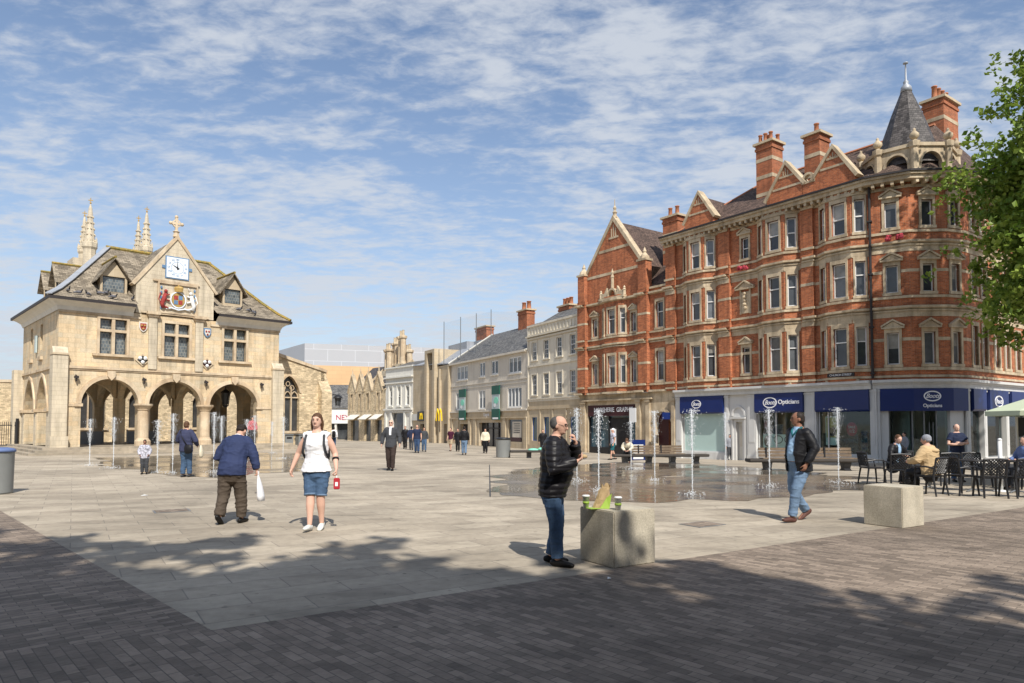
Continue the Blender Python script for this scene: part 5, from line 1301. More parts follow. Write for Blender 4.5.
w.box(D_, 8, 20.5, -8, -4, -1, 6); w.build('wall', 'rubble', st)
for c in G4:
    for sg in (-1, 1): t_.prism([D_(c + sg * x, -.5, z) for x, z in ((0, 9.25), (1.4, 6.6), (1.6, 6.75), (0, 9.65))], D_.n * .65)
    t_.lathe(D_(c, -.1, 9.5), [(.15, 0), (.1, .5), (.03, 1.1)], 6)
    t_.box(D_, c - .75, c - .55, -.1, .1, 3.7, 6.6); t_.box(D_, c + .55, c + .75, -.1, .1, 3.7, 6.6); t_.box(D_, c - .07, c + .07, -.2, -.05, 3.9, 6.4)
t_.build('stone_dressing', 'cream_stone', st)
g = MB()
for c in G4: g.box(D_, c - .55, c + .55, -.3, -.26, 3.9, 6.4)
g.box(D_, 9, 11, -.39, -.35, -1.8, 2.2); g.box(D_, 12.5, 14.6, -.39, -.35, -1.8, 2.2); g.box(D_, 16.5, 19.3, -.39, -.35, -1.8, 2.2); g.build('window', 'glass', st)
g = MB()
for a, b in ((8.8, 11.2), (12.3, 14.8), (16.3, 19.5)): g.prism([D_(a, 0, 3.0), D_(b, 0, 3.0), D_(b, 1.1, 2.3), D_(a, 1.1, 2.3)], (0, 0, .1))
g.build('awning', 'off_white', st)
g = MB(); g.face([D_(7.9, 0, 6.8), D_(20.5, 0, 6.8), D_(20.5, -4.5, 11.0), D_(7.9, -4.5, 11.0)]); g.face([D_(20.5, 0, 6.8), D_(20.5, -4.5, 11), D_(20.5, -9, 6.8)])
rf_ = g.build('roof', 'slate_dark', st); g = MB(); g.prism([D_(7.7, .2, 6.8), D_(7.7, -4.5, 11.6), D_(7.7, -9, 6.8)], D_.u * .35); g.prism([D_(15, .2, 6.9), D_(15, -4.5, 11.5), D_(15, -4.5, 10.8)], D_.u * .25); g.build('verge', 'cream_stone', rf_)
flues(D_, 9.9, -4.2, 10.6, 15.5, 2, rf_); flues(D_, 12.4, -3.2, 9.6, 13.6, 2, rf_); flues(D_, 13.2, -5.0, 10.6, 14.8, 2, rf_)
# white-fronted shop with a grey roof
ns = thing('white_shop', (-30, 119, -1), 'white fronted shop with dark red letters under a steep grey slate roof', 'building')
E_ = Fr((-24.5, 118.5), (-1, .02), away=(0, -1)); g = MB(); g.box(E_, 0, 14, -1, 0, 1.7, 4.4); sgb = g.build('fascia', 'white_paint', ns)
text('NEXT', E_, 4.5, 2.7, 1.25, .02, 'lettering', 'poster_red', sgb, .02, xs=1.0)
g = MB(); g.box(E_, 0, 14, -8, -1.2, -1.8, 4.3); g.build('wall', 'render_cream', ns); g = MB(); g.box(E_, 0, 14, -1.1, -1.0, -1.8, 1.7); g.build('shop_window', 'glass', ns); g = MB()
for x in (0, 3, 6, 9, 12): g.box(E_, x, x + .35, -1, -.2, -1.8, 1.7)
g.build('pillar', 'off_white', ns)
g = MB(); g.face([E_(-.2, .3, 4.4), E_(14.2, .3, 4.4), E_(14.2, -5, 8.7), E_(-.2, -5, 8.7)]); g.face([E_(-.2, -5, 8.7), E_(14.2, -5, 8.7), E_(14.2, -9, 4.4), E_(-.2, -9, 4.4)]); g.build('roof', 'slate', ns)
# big modern block behind
qg = thing('modern_block', (-35, 170, -1), 'huge modern block clad in white panels above tan brick, rising behind the street', 'building')
q1 = Fr((-45.7, 150), (27, 9), away=(0, -1)); q2 = Fr((-45.7, 150), (-11.5, 16), away=(-1, -.5))
g = MB(); wall(g, q1, 0, 40, 15.2, 19.4); wall(g, q1, 0, 40, 14.6, 15.2, o=.1); g.build('upper_cladding', 'panel_white', qg)
g = MB(); wall(g, q2, 0, 22, 12, 19.4); g.face([q1(0, 0, 19.4), q1(40, 0, 19.4), q1(40, -25, 19.4), q2(22, 0, 19.4)]); g.build('side_cladding', 'panel_grey', qg)
g = MB(); wall(g, q1, 0, 40, -2, 14.6, o=.15); wall(g, q2, 0, 22, -2, 12, o=.1); g.build('lower_wall', 'tan_brick', qg)
g = MB(); g.box(Fr((-24, 140), (1, .2), away=(0, -1)), 0, 16, -8, 0, -2, 14.0); g.build('annex', 'tan_brick', qg)
# ---------------------------------------------------------------- trees
def tree(label, x, y, z0, h, cz, rx, ry, rz, nleaf, leaf, seed, box=.8, plo=-.5, nb=34):
    t = thing('broadleaf_tree', (x, y, z0), label, 'tree', 'tall broadleaf trees round the square'); rnd = random.Random(seed)
    tips = []; tb = MB()
    tb.tube([(x, y, z0 - .3), (x + .1, y, z0 + 1.5), (x - .1, y + .1, cz - rz * .5), (x, y, cz + rz * .3)], [.42, .34, .28, .12], 9); tb.build('trunk', 'bark', t, True)
    for k in range(nb):
        zz = cz - rz * .75 + rz * 1.2 * k / nb; a = k * 2.4 + rnd.uniform(-.4, .4)
        ph = rnd.uniform(plo, .95); R_ = math.sqrt(max(.05, 1 - ph * ph * box)); e = Vector((x + rx * R_ * math.cos(a) * rnd.uniform(.7, 1.05), y + ry * R_ * math.sin(a) * rnd.uniform(.7, 1.05), cz + rz * (ph * .85 + rnd.uniform(-.1, .1))))
        s = Vector((x, y, min(zz, e.z - .2))); m = s.lerp(e, .5) + Vector((0, 0, .5)); 
        g = MB(); g.tube([s, m, e], [.12, .07, .025], 6)
        pts = [s, m, e]
        for q in range(5):
            b0 = m.lerp(e, rnd.uniform(0, 1)); b1 = b0 + Vector((rnd.gauss(0, 1), rnd.gauss(0, 1), rnd.gauss(.15, .7))) * .8; g.tube([b0, b1], [.03, .012], 5); tips.append(b1)
        tips += [e, m.lerp(e, .7), m.lerp(e, .4)]
        g.build('limb', 'bark', t, True)
    rs = np.random.RandomState(seed); T = np.array([tuple(p) for p in tips]); idx = rs.randint(0, len(T), nleaf)
    sub = T[idx] + rs.normal(0, 1, (nleaf, 3)) * np.array([.55, .55, .42])
    # twig clumps: leaves gather round sub-centres
    nc = len(T) * 9; cen = T[rs.randint(0, len(T), nc)] + rs.normal(0, 1, (nc, 3)) * np.array([.62, .62, .5])
    ci = rs.randint(0, nc, nleaf); P = cen[ci] + rs.normal(0, .15, (nleaf, 3))
    u = rs.normal(0, 1, (nleaf, 3)); u /= np.linalg.norm(u, axis=1)[:, None]
    v = np.cross(u, rs.normal(0, 1, (nleaf, 3)) + np.array([0, 0, 1.6])); v /= np.linalg.norm(v, axis=1)[:, None]
    L_ = leaf * rs.uniform(.6, 1.2, nleaf)[:, None]
    w_ = np.cross(u, v)
    A_ = P - u * L_ * .5; B_ = P + v * L_ * .38 + w_ * L_ * .08; C2 = P + u * L_ * .5; D2 = P - v * L_ * .38 + w_ * L_ * .08
    V = np.stack([A_, B_, C2, D2], 1).reshape(-1, 3) - np.array([x, y, z0])
    F = np.arange(nleaf * 4).reshape(-1, 4)
    me = bpy.data.meshes.new('crown'); me.from_pydata(V.tolist(), [], F.tolist()); me.materials.append(MT['leaf']); me.update()
    o = bpy.data.objects.new('crown', me); col.objects.link(o); o.parent = t
    return t
tree('leafy broadleaf tree at the right edge, in front of the red corner building', 24.2, 26.3, -.15, 16, 11.6, 4.8, 4.6, 6.4, 95000, .26, 3, .25, -.98, 80)
tree('very tall unseen broadleaf tree beyond the right edge, added to shade the red corner', 27.5, 27.0, -.2, 26, 18.5, 4.6, 4.6, 7.0, 15000, .30, 5)  # out of frame, added to throw dappled shade on the corner facets
tree('broadleaf tree behind the viewer on the left of the square', -6.2, -6.0, 0, 12, 11.5, 5.2, 4.4, 4.6, 30000, .48, 7, .6, -.9)
tree('broadleaf tree behind the viewer in the middle of the square', 0.9, -6.9, 0, 12, 11.1, 5.4, 4.3, 4.5, 30000, .48, 8, .6, -.9)
tree('broadleaf tree behind the viewer on the right of the square', 7.6, -7.3, 0, 11, 8.4, 5.0, 4.2, 3.4, 26000, .46, 9, .6, -.9)

# unseen shop row behind the viewer, added to block skylight on the foreground
nb_ = thing('unseen_shop_row', (0, -22, 0), 'long unseen brick and stone shop row, added behind the viewer to block skylight', 'building'); NB = Fr((-46, -19), (1, .04), away=(0, 1))
g = MB(); hs_ = [(2 + k * 3.6, 3.4 + k * 3.6, z, z + 2) for k in range(25) for z in (5.2, 8.4, 11.6)]; wall(g, NB, 0, 92, 4, 14.4, hs_, rev=.2); g.build('wall', 'red_brick', nb_)
g = MB(); wall(g, NB, 0, 92, -.2, 4, [(1 + k * 5, 5 + k * 5, .5, 3) for k in range(18)], rev=.3); g.box(NB, 0, 92, 0, .3, 3.8, 4.1); g.box(NB, 0, 92, -.1, .4, 14.4, 14.9); g.build('stone_front', 'cream_stone', nb_)
g = MB(); g.box(NB, 0, 92, -.4, -.3, -.2, 14.3); g.build('glazing', 'glass', nb_); g = MB(); g.face([NB(0, .3, 14.9), NB(92, .3, 14.9), NB(92, -6, 19), NB(0, -6, 19)]); g.face([NB(0, -12, 14.9), NB(92, -12, 14.9), NB(92, -6, 19), NB(0, -6, 19)]); g.build('roof', 'slate', nb_)
# ---------------------------------------------------------------- concrete cubes, food
def cube_seat(x, y, label, s=.62, h=.625):
    f = Fr((x, y), (.85, .527), away=(.527, -.85)); g = MB(); g.box(f, 0, s, -s, 0, 0, h); o = g.build('concrete_block', 'concrete', None, bevel=.012); tag(o, label, 'block', 'concrete cube seats')
cube_seat(1.13, 7.62, 'pale concrete cube with the paper bag and cups on top'); cube_seat(5.97, 10.5, 'pale concrete cube with nothing on it, near the cafe chairs')
bg_ = thing('paper_bag', (1.02, 8.0, .625), 'crumpled brown paper food bag standing on the concrete cube', 'bag')
g = MB(); c = Vector((1.02, 7.98, .627)); rr = random.Random(4); VV = []; n_ = 12; hs = [0, .05, .10, .15, .20, .235, .26]
for j, z in enumerate(hs):
    for k in range(n_):
        a = 2 * math.pi * k / n_; r = (.066 - .008 * j * .4) * (1 + .22 * math.cos(2 * a)) * rr.uniform(.85, 1.12); VV.append(c + Vector((r * math.cos(a) * 1.0 + z * .28, r * math.sin(a) * .75, z + (rr.uniform(-.03, .03) if j == 6 else 0))))
FF = [(j * n_ + k, j * n_ + (k + 1) % n_, (j + 1) * n_ + (k + 1) % n_, (j + 1) * n_ + k) for j in range(6) for k in range(n_)]
g.mesh(VV, FF + [tuple(range(n_))]); g.build('bag', 'paper_bag', bg_)
g = MB(); c2_ = c + Vector((.06, -.03, 0)); g.prism([c2_ + Vector(p) for p in ((-.07, -.05, 0), (.04, -.06, 0), (.07, -.04, .17), (.01, -.03, .12))], (0, .012, 0)); g.build('lime_wrapper', 'lime', bg_)
for (x, y, lab) in ((1.205, 7.80, 'white paper cup with a green mark right of the paper bag'), (.86, 7.98, 'paper cup half hidden left of the paper bag')):
    cu_ = thing('paper_cup', (x, y, .627), lab, 'cup', 'paper cups on the concrete cube'); g = MB(); g.lathe((x, y, .627), [(.030, 0), (.040, .13), (.045, .132)], 14); g.build('cup', 'white_paint', cu_, True)
    g = MB(); g.lathe((x, y, .627), [(.047, .132), (.047, .142), (.04, .146), (.038, .15)], 14); g.build('lid', 'white_paint', cu_, True); g = MB(); g.lathe((x, y, .627), [(.0378, .05), (.0395, .075)], 14); g.build('cup_mark', 'lime', cu_, True)
napkin = MB(); napkin.box(Fr((.90, 7.84), (.9, .4)), 0, .2, 0, .14, .627, .631); tag(napkin.build('food_wrapper', 'lime'), 'flat green wrapper lying under the paper bag', 'wrapper')

# ---------------------------------------------------------------- benches, bins
defm('seat_dark', (0.07, 0.062, 0.055), rough=.6, var=.2)
def bench(label, a, b, back=None, leg=3):
    a = Vector((*a, 0)); b = Vector((*b, 0)); f = Fr(a, b - a, away=(0, -1)); Lb = (b - a).length; z0 = gz(*((a + b) / 2)[:2])
    t = thing('long_bench', ((a + b) / 2).to_tuple()[:2] + (z0,), label, 'bench', 'long benches round the fountain')
    g = MB(); P = [(-.30, .36), (-.24, .31), (.24, .31), (.30, .36), (.30, .44), (-.30, .44)]; g.prism([f(0, o, z0 + z) for o, z in P], f.u * Lb); g.build('seat', 'seat_dark', t, bevel=.015)
    for k in range(leg):
        x = Lb * (k + .5) / leg; g = MB(); g.prism([f(x - .12, o, z0 + z) for o, z in ((-.22, .31), (-.12, .08), (-.24, 0), (.24, 0), (.12, .08), (.22, .31))], f.u * .24); g.build('leg', 'black_metal', t)
    if back:
        g = MB()
        for z in (.50, .62, .74): g.box(f, back[0], back[1], -.24 - (z - .5) * .2, -.20 - (z - .5) * .2, z0 + z, z0 + z + .10)
        g.build('backrest', 'wood_bench', t)
        k = 0
        while back[0] + .3 + k * 1.1 < back[1]: g = MB(); g.box(f, back[0] + .25 + k * 1.1, back[0] + .31 + k * 1.1, -.24, -.19, z0 + .44, z0 + .86); g.build('back_support', 'black_metal', t); k += 1
        g = MB(); g.box(f, back[0], back[1], -.18, .26, z0 + .44, z0 + .475); g.build('seat_slats', 'wood_bench', t)
bench('long curved-base bench with timber backrest left of the frosted shop window', (4.75, 32.2), (9.3, 32.6), (1.0, 3.4), 4)
bench('long bench with timber backrest behind the man in the open dark jacket', (8.8, 25.6), (13.2, 25.6), (.5, 4.0), 3)
bench('short backless bench near the round grey bin, green jacket on it', (-.1, 38.4), (2.0, 38.6), None, 1)
g = MB(); c = Vector((1.2, 38.5, gz(1.2, 38.5) + .46)); g.ball(c, .32, .2, .09, 10); g.ball(c + Vector((.45, 0, .04)), .2, .15, .1, 8); tag(g.build('green_jacket', 'green_light', None, True), 'crumpled green jacket lying on the short backless bench', 'jacket')
def bin_round(label, x, y, r, h, body, lid):
    z = gz(x, y); t = thing('round_bin', (x, y, z), label, 'bin'); g = MB(); g.lathe((x, y, z), [(r * .93, 0), (r * .95, .04), (r, h * .9), (r * 1.02, h * .92)], 20); g.build('body', body, t, True)
    g = MB(); g.lathe((x, y, z), [(r * 1.08, h * .92), (r * 1.08, h * .97), (r * .9, h), (r * .6, h + .02)], 20); g.build('lid', lid, t, True)
bin_round('wide round grey street bin beside the short bench', -.5, 38.8, .42, 1.12, 'bin_grey', 'black_metal'); bin_round('grey round bin with a blue rim at the far left edge', -11.85, 15.8, .31, 1.04, 'bin_grey', 'bin_blue')

# ---------------------------------------------------------------- fountain jets
m_ = bpy.data.materials.new('jet_water'); m_.use_nodes = True; t = m_.node_tree; p = t.nodes['Principled BSDF']; p.inputs['Base Color'].default_value = (.90, .93, .95, 1); p.inputs['Roughness'].default_value = .15; p.inputs['Alpha'].default_value = .5; MT['jet'] = m_
JR = [(2.05, 16.2, 1.9), (4.45, 25.6, 1.75), (4.0, 19.2, 1.95), (4.05, 15.4, 1.9), (7.55, 24.2, 2.05), (6.5, 17.3, 1.95), (8.72, 18.3, 2.0), (1.8, 19.0, 2.0)]
JL = [(-16.1, 26.1, 1.75), (-14.2, 24.4, 1.8), (-11.6, 22.4, 1.7), (-10.9, 22.0, 1.9), (-9.8, 22.5, 1.95), (-9.85, 23.2, 1.85), (-12.0, 31.9, 2.0), (-11.4, 29.4, 1.8), (-13.2, 37.6, 1.7), (-10.8, 32.3, 1.95)]
def jet(x, y, h, k, grp, lab):
    z = gz(x, y) + .004; rn = random.Random(k * 17 + 3); t = thing('water_jet', (x, y, z), lab, 'fountain jet', grp)
    g = MB(); pts = [(x + rn.uniform(-.006, .006), y, z + h * q / 8) for q in range(9)]; g.tube(pts, [.010, .010, .011, .012, .013, .014, .016, .018, .010], 7); g.build('stream', 'jet', t, True)
    g = MB(); n_ = 950
    for q in range(n_):
        u = rn.random(); zz = h * (1 - u ** 1.7) if q % 3 else h * rn.uniform(.55, 1.0)
        sp = .012 + .10 * (zz / h) ** 2.2 * (1.5 if q % 3 == 0 else .6); a = rn.uniform(0, 6.28); rr_ = abs(rn.gauss(0, sp)); s = rn.uniform(.003, .010)
        c = Vector((x + rr_ * math.cos(a), y + rr_ * math.sin(a), z + zz + rn.uniform(-.03, .05)))
        g.mesh([c + Vector(d) * s for d in ((1, 0, 0), (-1, 0, 0), (0, 1, 0), (0, -1, 0), (0, 0, 1.7), (0, 0, -1.7))], [(0, 2, 4), (2, 1, 4), (1, 3, 4), (3, 0, 4), (2, 0, 5), (1, 2, 5), (3, 1, 5), (0, 3, 5)])
    for q in range(70):
        a = rn.uniform(0, 6.28); rr_ = abs(rn.gauss(0, .22)); s = rn.uniform(.006, .016); c = Vector((x + rr_ * math.cos(a), y + rr_ * math.sin(a), z + abs(rn.gauss(0, .05)) + .01))
        g.mesh([c + Vector(d) * s for d in ((1, 0, 0), (-1, 0, 0), (0, 1, 0), (0, -1, 0), (0, 0, 1.2), (0, 0, -1.2))], [(0, 2, 4), (2, 1, 4), (1, 3, 4), (3, 0, 4), (2, 0, 5), (1, 2, 5), (3, 1, 5), (0, 3, 5)])
    tag(g.build('spray', 'jet', t, True), kind='stuff')
ORD = ['leftmost', 'second from the left', 'third from the left', 'fourth from the left', 'fifth from the left', 'sixth from the left', 'seventh from the left', 'eighth from the left', 'ninth from the left', 'rightmost']
def orders(J): r = sorted(range(len(J)), key=lambda i: J[i][0] / J[i][1]); return {i: (ORD[q] if q < len(J) - 1 else 'rightmost') for q, i in enumerate(r)}
oR, oL = orders(JR), orders(JL)
for k, (x, y, h) in enumerate(JR): jet(x, y, h, k, 'water jets of the right fountain', 'thin white water jet before the red buildings, ' + oR[k])
for k, (x, y, h) in enumerate(JL): jet(x, y, h, k + 20, 'water jets of the left fountain', 'thin white water jet before the market hall, ' + oL[k])

# ---------------------------------------------------------------- cafe furniture
def cafe_chair():
    t = thing('cafe_chair', (0, 0, 0), 'black woven-back cafe chair', 'chair', 'black cafe chairs on the square'); f = W0   # faces +y, back at -y
    g = MB(); g.box(f, -.23, .23, -.21, .23, .42, .455); g.build('seat', 'black_metal', t, bevel=.012)
    g = MB(); zt = .84; B = lambda x, z: Vector((x, -.21 - (z - .45) * .18 - .02 * (1 - (x / .22) ** 2), z))
    for sx in (-.225, .225): g.tube([B(sx, .44), B(sx, .65), B(sx, zt)], .024, 6)
    g.tube([B(-.225, zt), B(0, zt + .015), B(.225, zt)], .024, 6); g.tube([B(-.225, .5), B(.225, .5)], .013, 6)
    n_ = 6
    for k in range(-n_, n_ + 1):
        for sg in (-1, 1):
            x0 = k * .065; z0_ = .5; x1 = x0 + sg * .34; z1_ = .84
            pts = []
            for q in range(5):
                x = x0 + (x1 - x0) * q / 4; z = z0_ + (z1_ - z0_) * q / 4
                if abs(x) <= .225: pts.append(B(x, z))
            if len(pts) > 1: g.tube(pts, .0135, 4)
    g.build('backrest', 'black_metal', t)
    for sx in (-1, 1):
        g = MB(); g.tube([(sx * .235, -.24, .62), (sx * .26, -.05, .655), (sx * .255, .17, .65), (sx * .235, .2, .45)], .021, 6); g.build('armrest', 'black_metal', t)
        for sy, sp in ((-1, -.06), (1, .03)): g = MB(); g.tube([(sx * .21, sy * .2, .43), (sx * .235, sy * .21 + sp, 0)], [.027, .02], 6); g.build('leg', 'black_metal', t)
    return t
chair0 = cafe_chair(); CH = [(9.62, 18.3, 0, 'leftmost, side-on beside the seated man'), (9.72, 17.3, 80, 'second from the left, back to the viewer'), (9.42, 15.45, 118, 'under the woman in the beige coat'), (11.3, 17.9, 85, 'just below the standing man with folded arms'),
      (10.15, 15.5, 10, 'side-on right of the beige coat'), (10.45, 15.0, 80, 'nearest with its back to the viewer'), (11.05, 15.0, 95, 'second nearest with its back to the viewer'), (11.5, 14.7, 100, 'cut by the right edge in front'), (11.95, 17.6, -95, 'facing the viewer behind the middle table'), (12.7, 17.0, 180, 'at the right edge behind'), (10.9, 18.6, -80, 'facing the viewer, farthest back')]
for k, (x, y, a, d) in enumerate(CH):
    o = chair0 if k == 0 else copy_tree(chair0); o.location = (x, y, gz(x, y)); o.rotation_euler.z = R(a - 90); o['label'] = 'black woven cafe chair, ' + d
def cafe_table(x, y, lab):
    t = thing('cafe_table', (x, y, 0), lab, 'table', 'cafe tables on the square'); g = MB(); g.lathe((x, y, 0), [(.34, .72), (.35, .73), (.35, .745), (.33, .75)], 20); g.build('tabletop', 'black_metal', t, True)
    g = MB(); g.tube([(x, y, .02), (x, y, .72)], .03, 8); g.build('pedestal', 'grey_metal', t, True)
    for k in range(4): a = k * math.pi / 2 + .5; g = MB(); g.tube([(x, y, .06), (x + .26 * math.cos(a), y + .26 * math.sin(a), .015)], .018, 6); g.build('foot', 'grey_metal', t)
cafe_table(10.35, 17.0, 'round black cafe table between the seated man and the beige coat'); cafe_table(10.95, 16.3, 'round black cafe table among the empty chairs in the middle'); cafe_table(11.75, 16.0, 'round black cafe table at the right edge')
um = thing('parasol', (13.9, 17.3, 0), 'pale green parasol over the cafe tables at the right edge', 'parasol'); c = Vector((13.9, 17.3, 0)); g = MB(); n_ = 8; rim = [c + Vector((1.62 * math.cos(2 * math.pi * k / n_ + .39), 1.62 * math.sin(2 * math.pi * k / n_ + .39), 1.93)) for k in range(n_)]; top = c + Vector((0, 0, 2.52))
for k in range(n_): a, b = rim[k], rim[(k + 1) % n_]; g.face([a, b, top]); g.face([a, b, b - Vector((0, 0, .12)), a - Vector((0, 0, .12))])
g.build('canopy', 'umbrella_cloth', um); g = MB(); g.tube([c, top + Vector((0, 0, .05))], .028, 8); g.build('pole', 'white_paint', um, True)
g = MB(); g.lathe(c, [(.3, 0), (.3, .06), (.06, .1)], 16); g.build('base', 'grey_metal', um, True)
for k in range(n_): g = MB(); g.tube([top - Vector((0, 0, .06)), rim[k] - Vector((0, 0, .03))], .012, 5); g.build('rib', 'grey_metal', um)
g = MB(); g.tube([(11.55, 16.2, 0), (11.55, 16.2, 1.2)], .045, 8); g.lathe((11.55, 16.2, 0), [(.16, 0), (.16, .03), (.05, .05)], 12); g.ball((11.55, 16.2, 1.22), .05, n=8); tag(g.build('white_post', 'white_paint', None, True), 'slim white post standing among the cafe chairs', 'post')
mb_ = thing('menu_board', (13.9, 18.6, 0), 'black framed menu board under the parasol at the right edge', 'sign'); f = Fr((13.75, 18.6), (1, 0), (0, -1)); g = MB(); g.box(f, 0, .5, -.02, .02, 1.25, 1.78); g.build('board', 'sign_dark', mb_); g = MB(); g.box(f, -.03, .0, -.03, .03, 0, 1.8); g.box(f, .5, .53, -.03, .03, 0, 1.8); g.build('frame', 'off_white', mb_)
# drain covers
for k, (x, y, lab) in enumerate(((-6.4, 12.3, 'square iron inspection cover in the pale paving left of the stooped man'), (2.9, 10.6, 'square iron inspection cover in the pale paving behind the concrete cube'))):
    f = Fr((x, y), (.84, .54)); g = MB(); g.box(f, 0, .6, 0, .45, .0, .007); t_c = g.build('inspection_cover', 'grey_metal'); tag(t_c, lab, 'drain cover')
    g = MB(); g.box(f, .03, .57, .03, .42, .007, .009); g.build('infill', 'setts_a', t_c)
# litter
for k, (x, y, m__, lab) in enumerate(((-8.2, 15.3, 'white_paint', 'scrap of white paper on the paving left of the fountain'), (-5.9, 15.9, 'sign_dark', 'small dark scrap on the paving in front of the child'), (1.0, 7.1, 'white_paint', 'tiny white crumb on the paving below the concrete cube'))):
    g = MB(); s = .05 if k < 2 else .02; g.prism([(x - s, y - s, .006), (x + s, y - .6 * s, .012), (x + 1.2 * s, y + s, .006), (x - .6 * s, y + s, .02)], (0, 0, .006)); tag(g.build('litter', m__), lab, 'litter')
# ---------------------------------------------------------------- people
def cloth(k, c, rough=.85, **kw):
    if k not in MT: MT[k] = mat(k, c, rough=rough, var=kw.pop('var', .12), scale=kw.pop('scale', 5), spec=.2, **kw)
    return k
cloth('skin', (.56, .33, .24), .55, var=.06); cloth('skin_pale', (.66, .41, .31), .5, var=.07); cloth('skin_brown', (.26, .13, .085), .5, var=.06)
cloth('hair_dark', (.025, .018, .014), .6, var=.3, scale=40); cloth('hair_brown', (.10, .052, .028), .55, var=.3, scale=40); cloth('hair_grey', (.075, .07, .065), .7, var=.3, scale=40); cloth('hair_white', (.55, .54, .50), .7, var=.2, scale=30)
cloth('black_cloth', (.012, .012, .014), .5); cloth('puffer', (.014, .013, .015), .42); cloth('jeans', (.060, .105, .18), .85, var=.3, scale=3, fine=.12); cloth('jeans_dark', (.035, .065, .13), .85, var=.25); cloth('denim_light', (.14, .21, .31), .85, var=.3, scale=3, fine=.12)
cloth('navy', (.020, .028, .060), .8); cloth('brown_trouser', (.085, .066, .050), .85, fine=.1); cloth('white_cloth', (.80, .80, .82), .8, var=.04); cloth('charcoal', (.055, .058, .065), .85); cloth('dark_brown', (.045, .032, .028), .8)
cloth('shirt_blue', (.30, .45, .62), .8); cloth('teal', (.02, .12, .14), .6); cloth('shoe_black', (.012, .011, .010), .45); cloth('shoe_white', (.62, .62, .58), .7); cloth('shoe_brown', (.10, .045, .035), .6); cloth('navy_blue', (.030, .042, .10), .8); cloth('blue_jacket', (.042, .048, .095), .8)
cloth('beige', (.50, .36, .20), .85); cloth('maroon_cloth', (.06, .012, .03), .8); cloth('cream_cloth', (.66, .60, .46), .8); cloth('tan_cloth', (.38, .30, .2), .8); cloth('grey_cloth', (.25, .26, .29), .8); cloth('orange_cloth', (.5, .15, .06), .8); cloth('patterned', (.42, .42, .48), .8, var=.9, scale=22); cloth('red_stripe', (.42, .12, .13), .8, var=.6, scale=14)
cloth('lips', (.34, .11, .10), .5); cloth('eye_dark', (.03, .02, .018), .3)

def sweep(mb, pts, rad, ax=(1, 0, 0), n=14, rnd=(True, True)):
    P = [Vector(p) for p in pts]; Rr = [(r, r) if not isinstance(r, (tuple, list)) else r for r in rad]
    d0 = (P[1] - P[0]).normalized(); d1 = (P[-1] - P[-2]).normalized()
    if rnd[0]:
        r = min(Rr[0]); P = [P[0] - d0 * r * .95, P[0] - d0 * r * .7] + P; Rr = [(Rr[0][0] * .25, Rr[0][1] * .25), (Rr[0][0] * .72, Rr[0][1] * .72)] + Rr
    if rnd[1]:
        r = min(Rr[-1]); P = P + [P[-1] + d1 * r * .7, P[-1] + d1 * r * .95]; Rr = Rr + [(Rr[-1][0] * .72, Rr[-1][1] * .72), (Rr[-1][0] * .25, Rr[-1][1] * .25)]
    X = Vector(ax); vs = []; m = len(P)
    for i, p in enumerate(P):
        d = (P[min(i + 1, m - 1)] - P[max(i - 1, 0)]).normalized(); a = X - d * X.dot(d)
        if a.length < .2: a = Vector((0, 1, 0)) - d * d.y
        a.normalize(); b = d.cross(a)
        for k in range(n): t = 2 * math.pi * k / n; vs.append(p + a * (Rr[i][0] * math.cos(t)) + b * (Rr[i][1] * math.sin(t)))
    fs = [(i * n + k, i * n + (k + 1) % n, (i + 1) * n + (k + 1) % n, (i + 1) * n + k) for i in range(m - 1) for k in range(n)]
    fs += [tuple(range(n))[::-1], tuple((m - 1) * n + k for k in range(n))]
    mb.mesh(vs, fs)

def blob(mb, name, mt, parent, rot, k, vox, it=3, fold=0.0, quilt=None, cut=None, subs=8.0):
    me = bpy.data.meshes.new('t'); V = [(p[0] * k, p[1] * k, p[2] * k) for p in mb.v]; me.from_pydata(V, [], mb.f)
    bm = bmesh.new(); bm.from_mesh(me); bmesh.ops.recalc_face_normals(bm, faces=bm.faces); bm.to_mesh(me); bm.free()
    o = bpy.data.objects.new('t', me); col.objects.link(o)
    r = o.modifiers.new('r', 'REMESH'); r.mode = 'VOXEL'; r.voxel_size = vox
    if it: s = o.modifiers.new('s', 'SMOOTH'); s.factor = .5; s.iterations = it
    bpy.context.view_layer.update(); ev = o.evaluated_get(bpy.context.evaluated_depsgraph_get()); m2 = bpy.data.meshes.new_from_object(ev); bpy.data.objects.remove(o); bpy.data.meshes.remove(me)
    if fold or quilt:
        nr = [v.normal.copy() for v in m2.vertices]
        for v, nn_ in zip(m2.vertices, nr):
            c = v.co; d = fold * (mnoise.noise(Vector((c.x * subs, c.y * subs, c.z * subs * 1.5))) + .6 * mnoise.noise(Vector((c.x * 17, c.y * 17, c.z * 30 + 5))))
            d += fold * 1.1 * (.35 - abs(2 * mnoise.noise(Vector((c.x * 4.5 + 3, c.y * 4.5, c.z * 12)))))
            d = max(-.0035, min(.011, d))
            if quilt: d += quilt[1] * (abs(math.sin(math.pi * c.z / quilt[0])) ** .6 - .6)
            v.co = c + nn_ * d
    if cut:
        bm = bmesh.new(); bm.from_mesh(m2); bmesh.ops.delete(bm, geom=[f for f in bm.faces if cut(f.calc_center_median() / k)], context='FACES'); bm.to_mesh(m2); bm.free()
    m2.transform(Matrix.Rotation(rot, 4, 'Z')); m2.name = name; m2.materials.clear(); m2.materials.append(MT[mt]); m2.polygons.foreach_set('use_smooth', [True] * len(m2.polygons))
    if not m2.uv_layers: uv(m2, Vector((0, 0, 0)))
    ob = bpy.data.objects.new(name, m2); col.objects.link(ob); ob.parent = parent; return ob

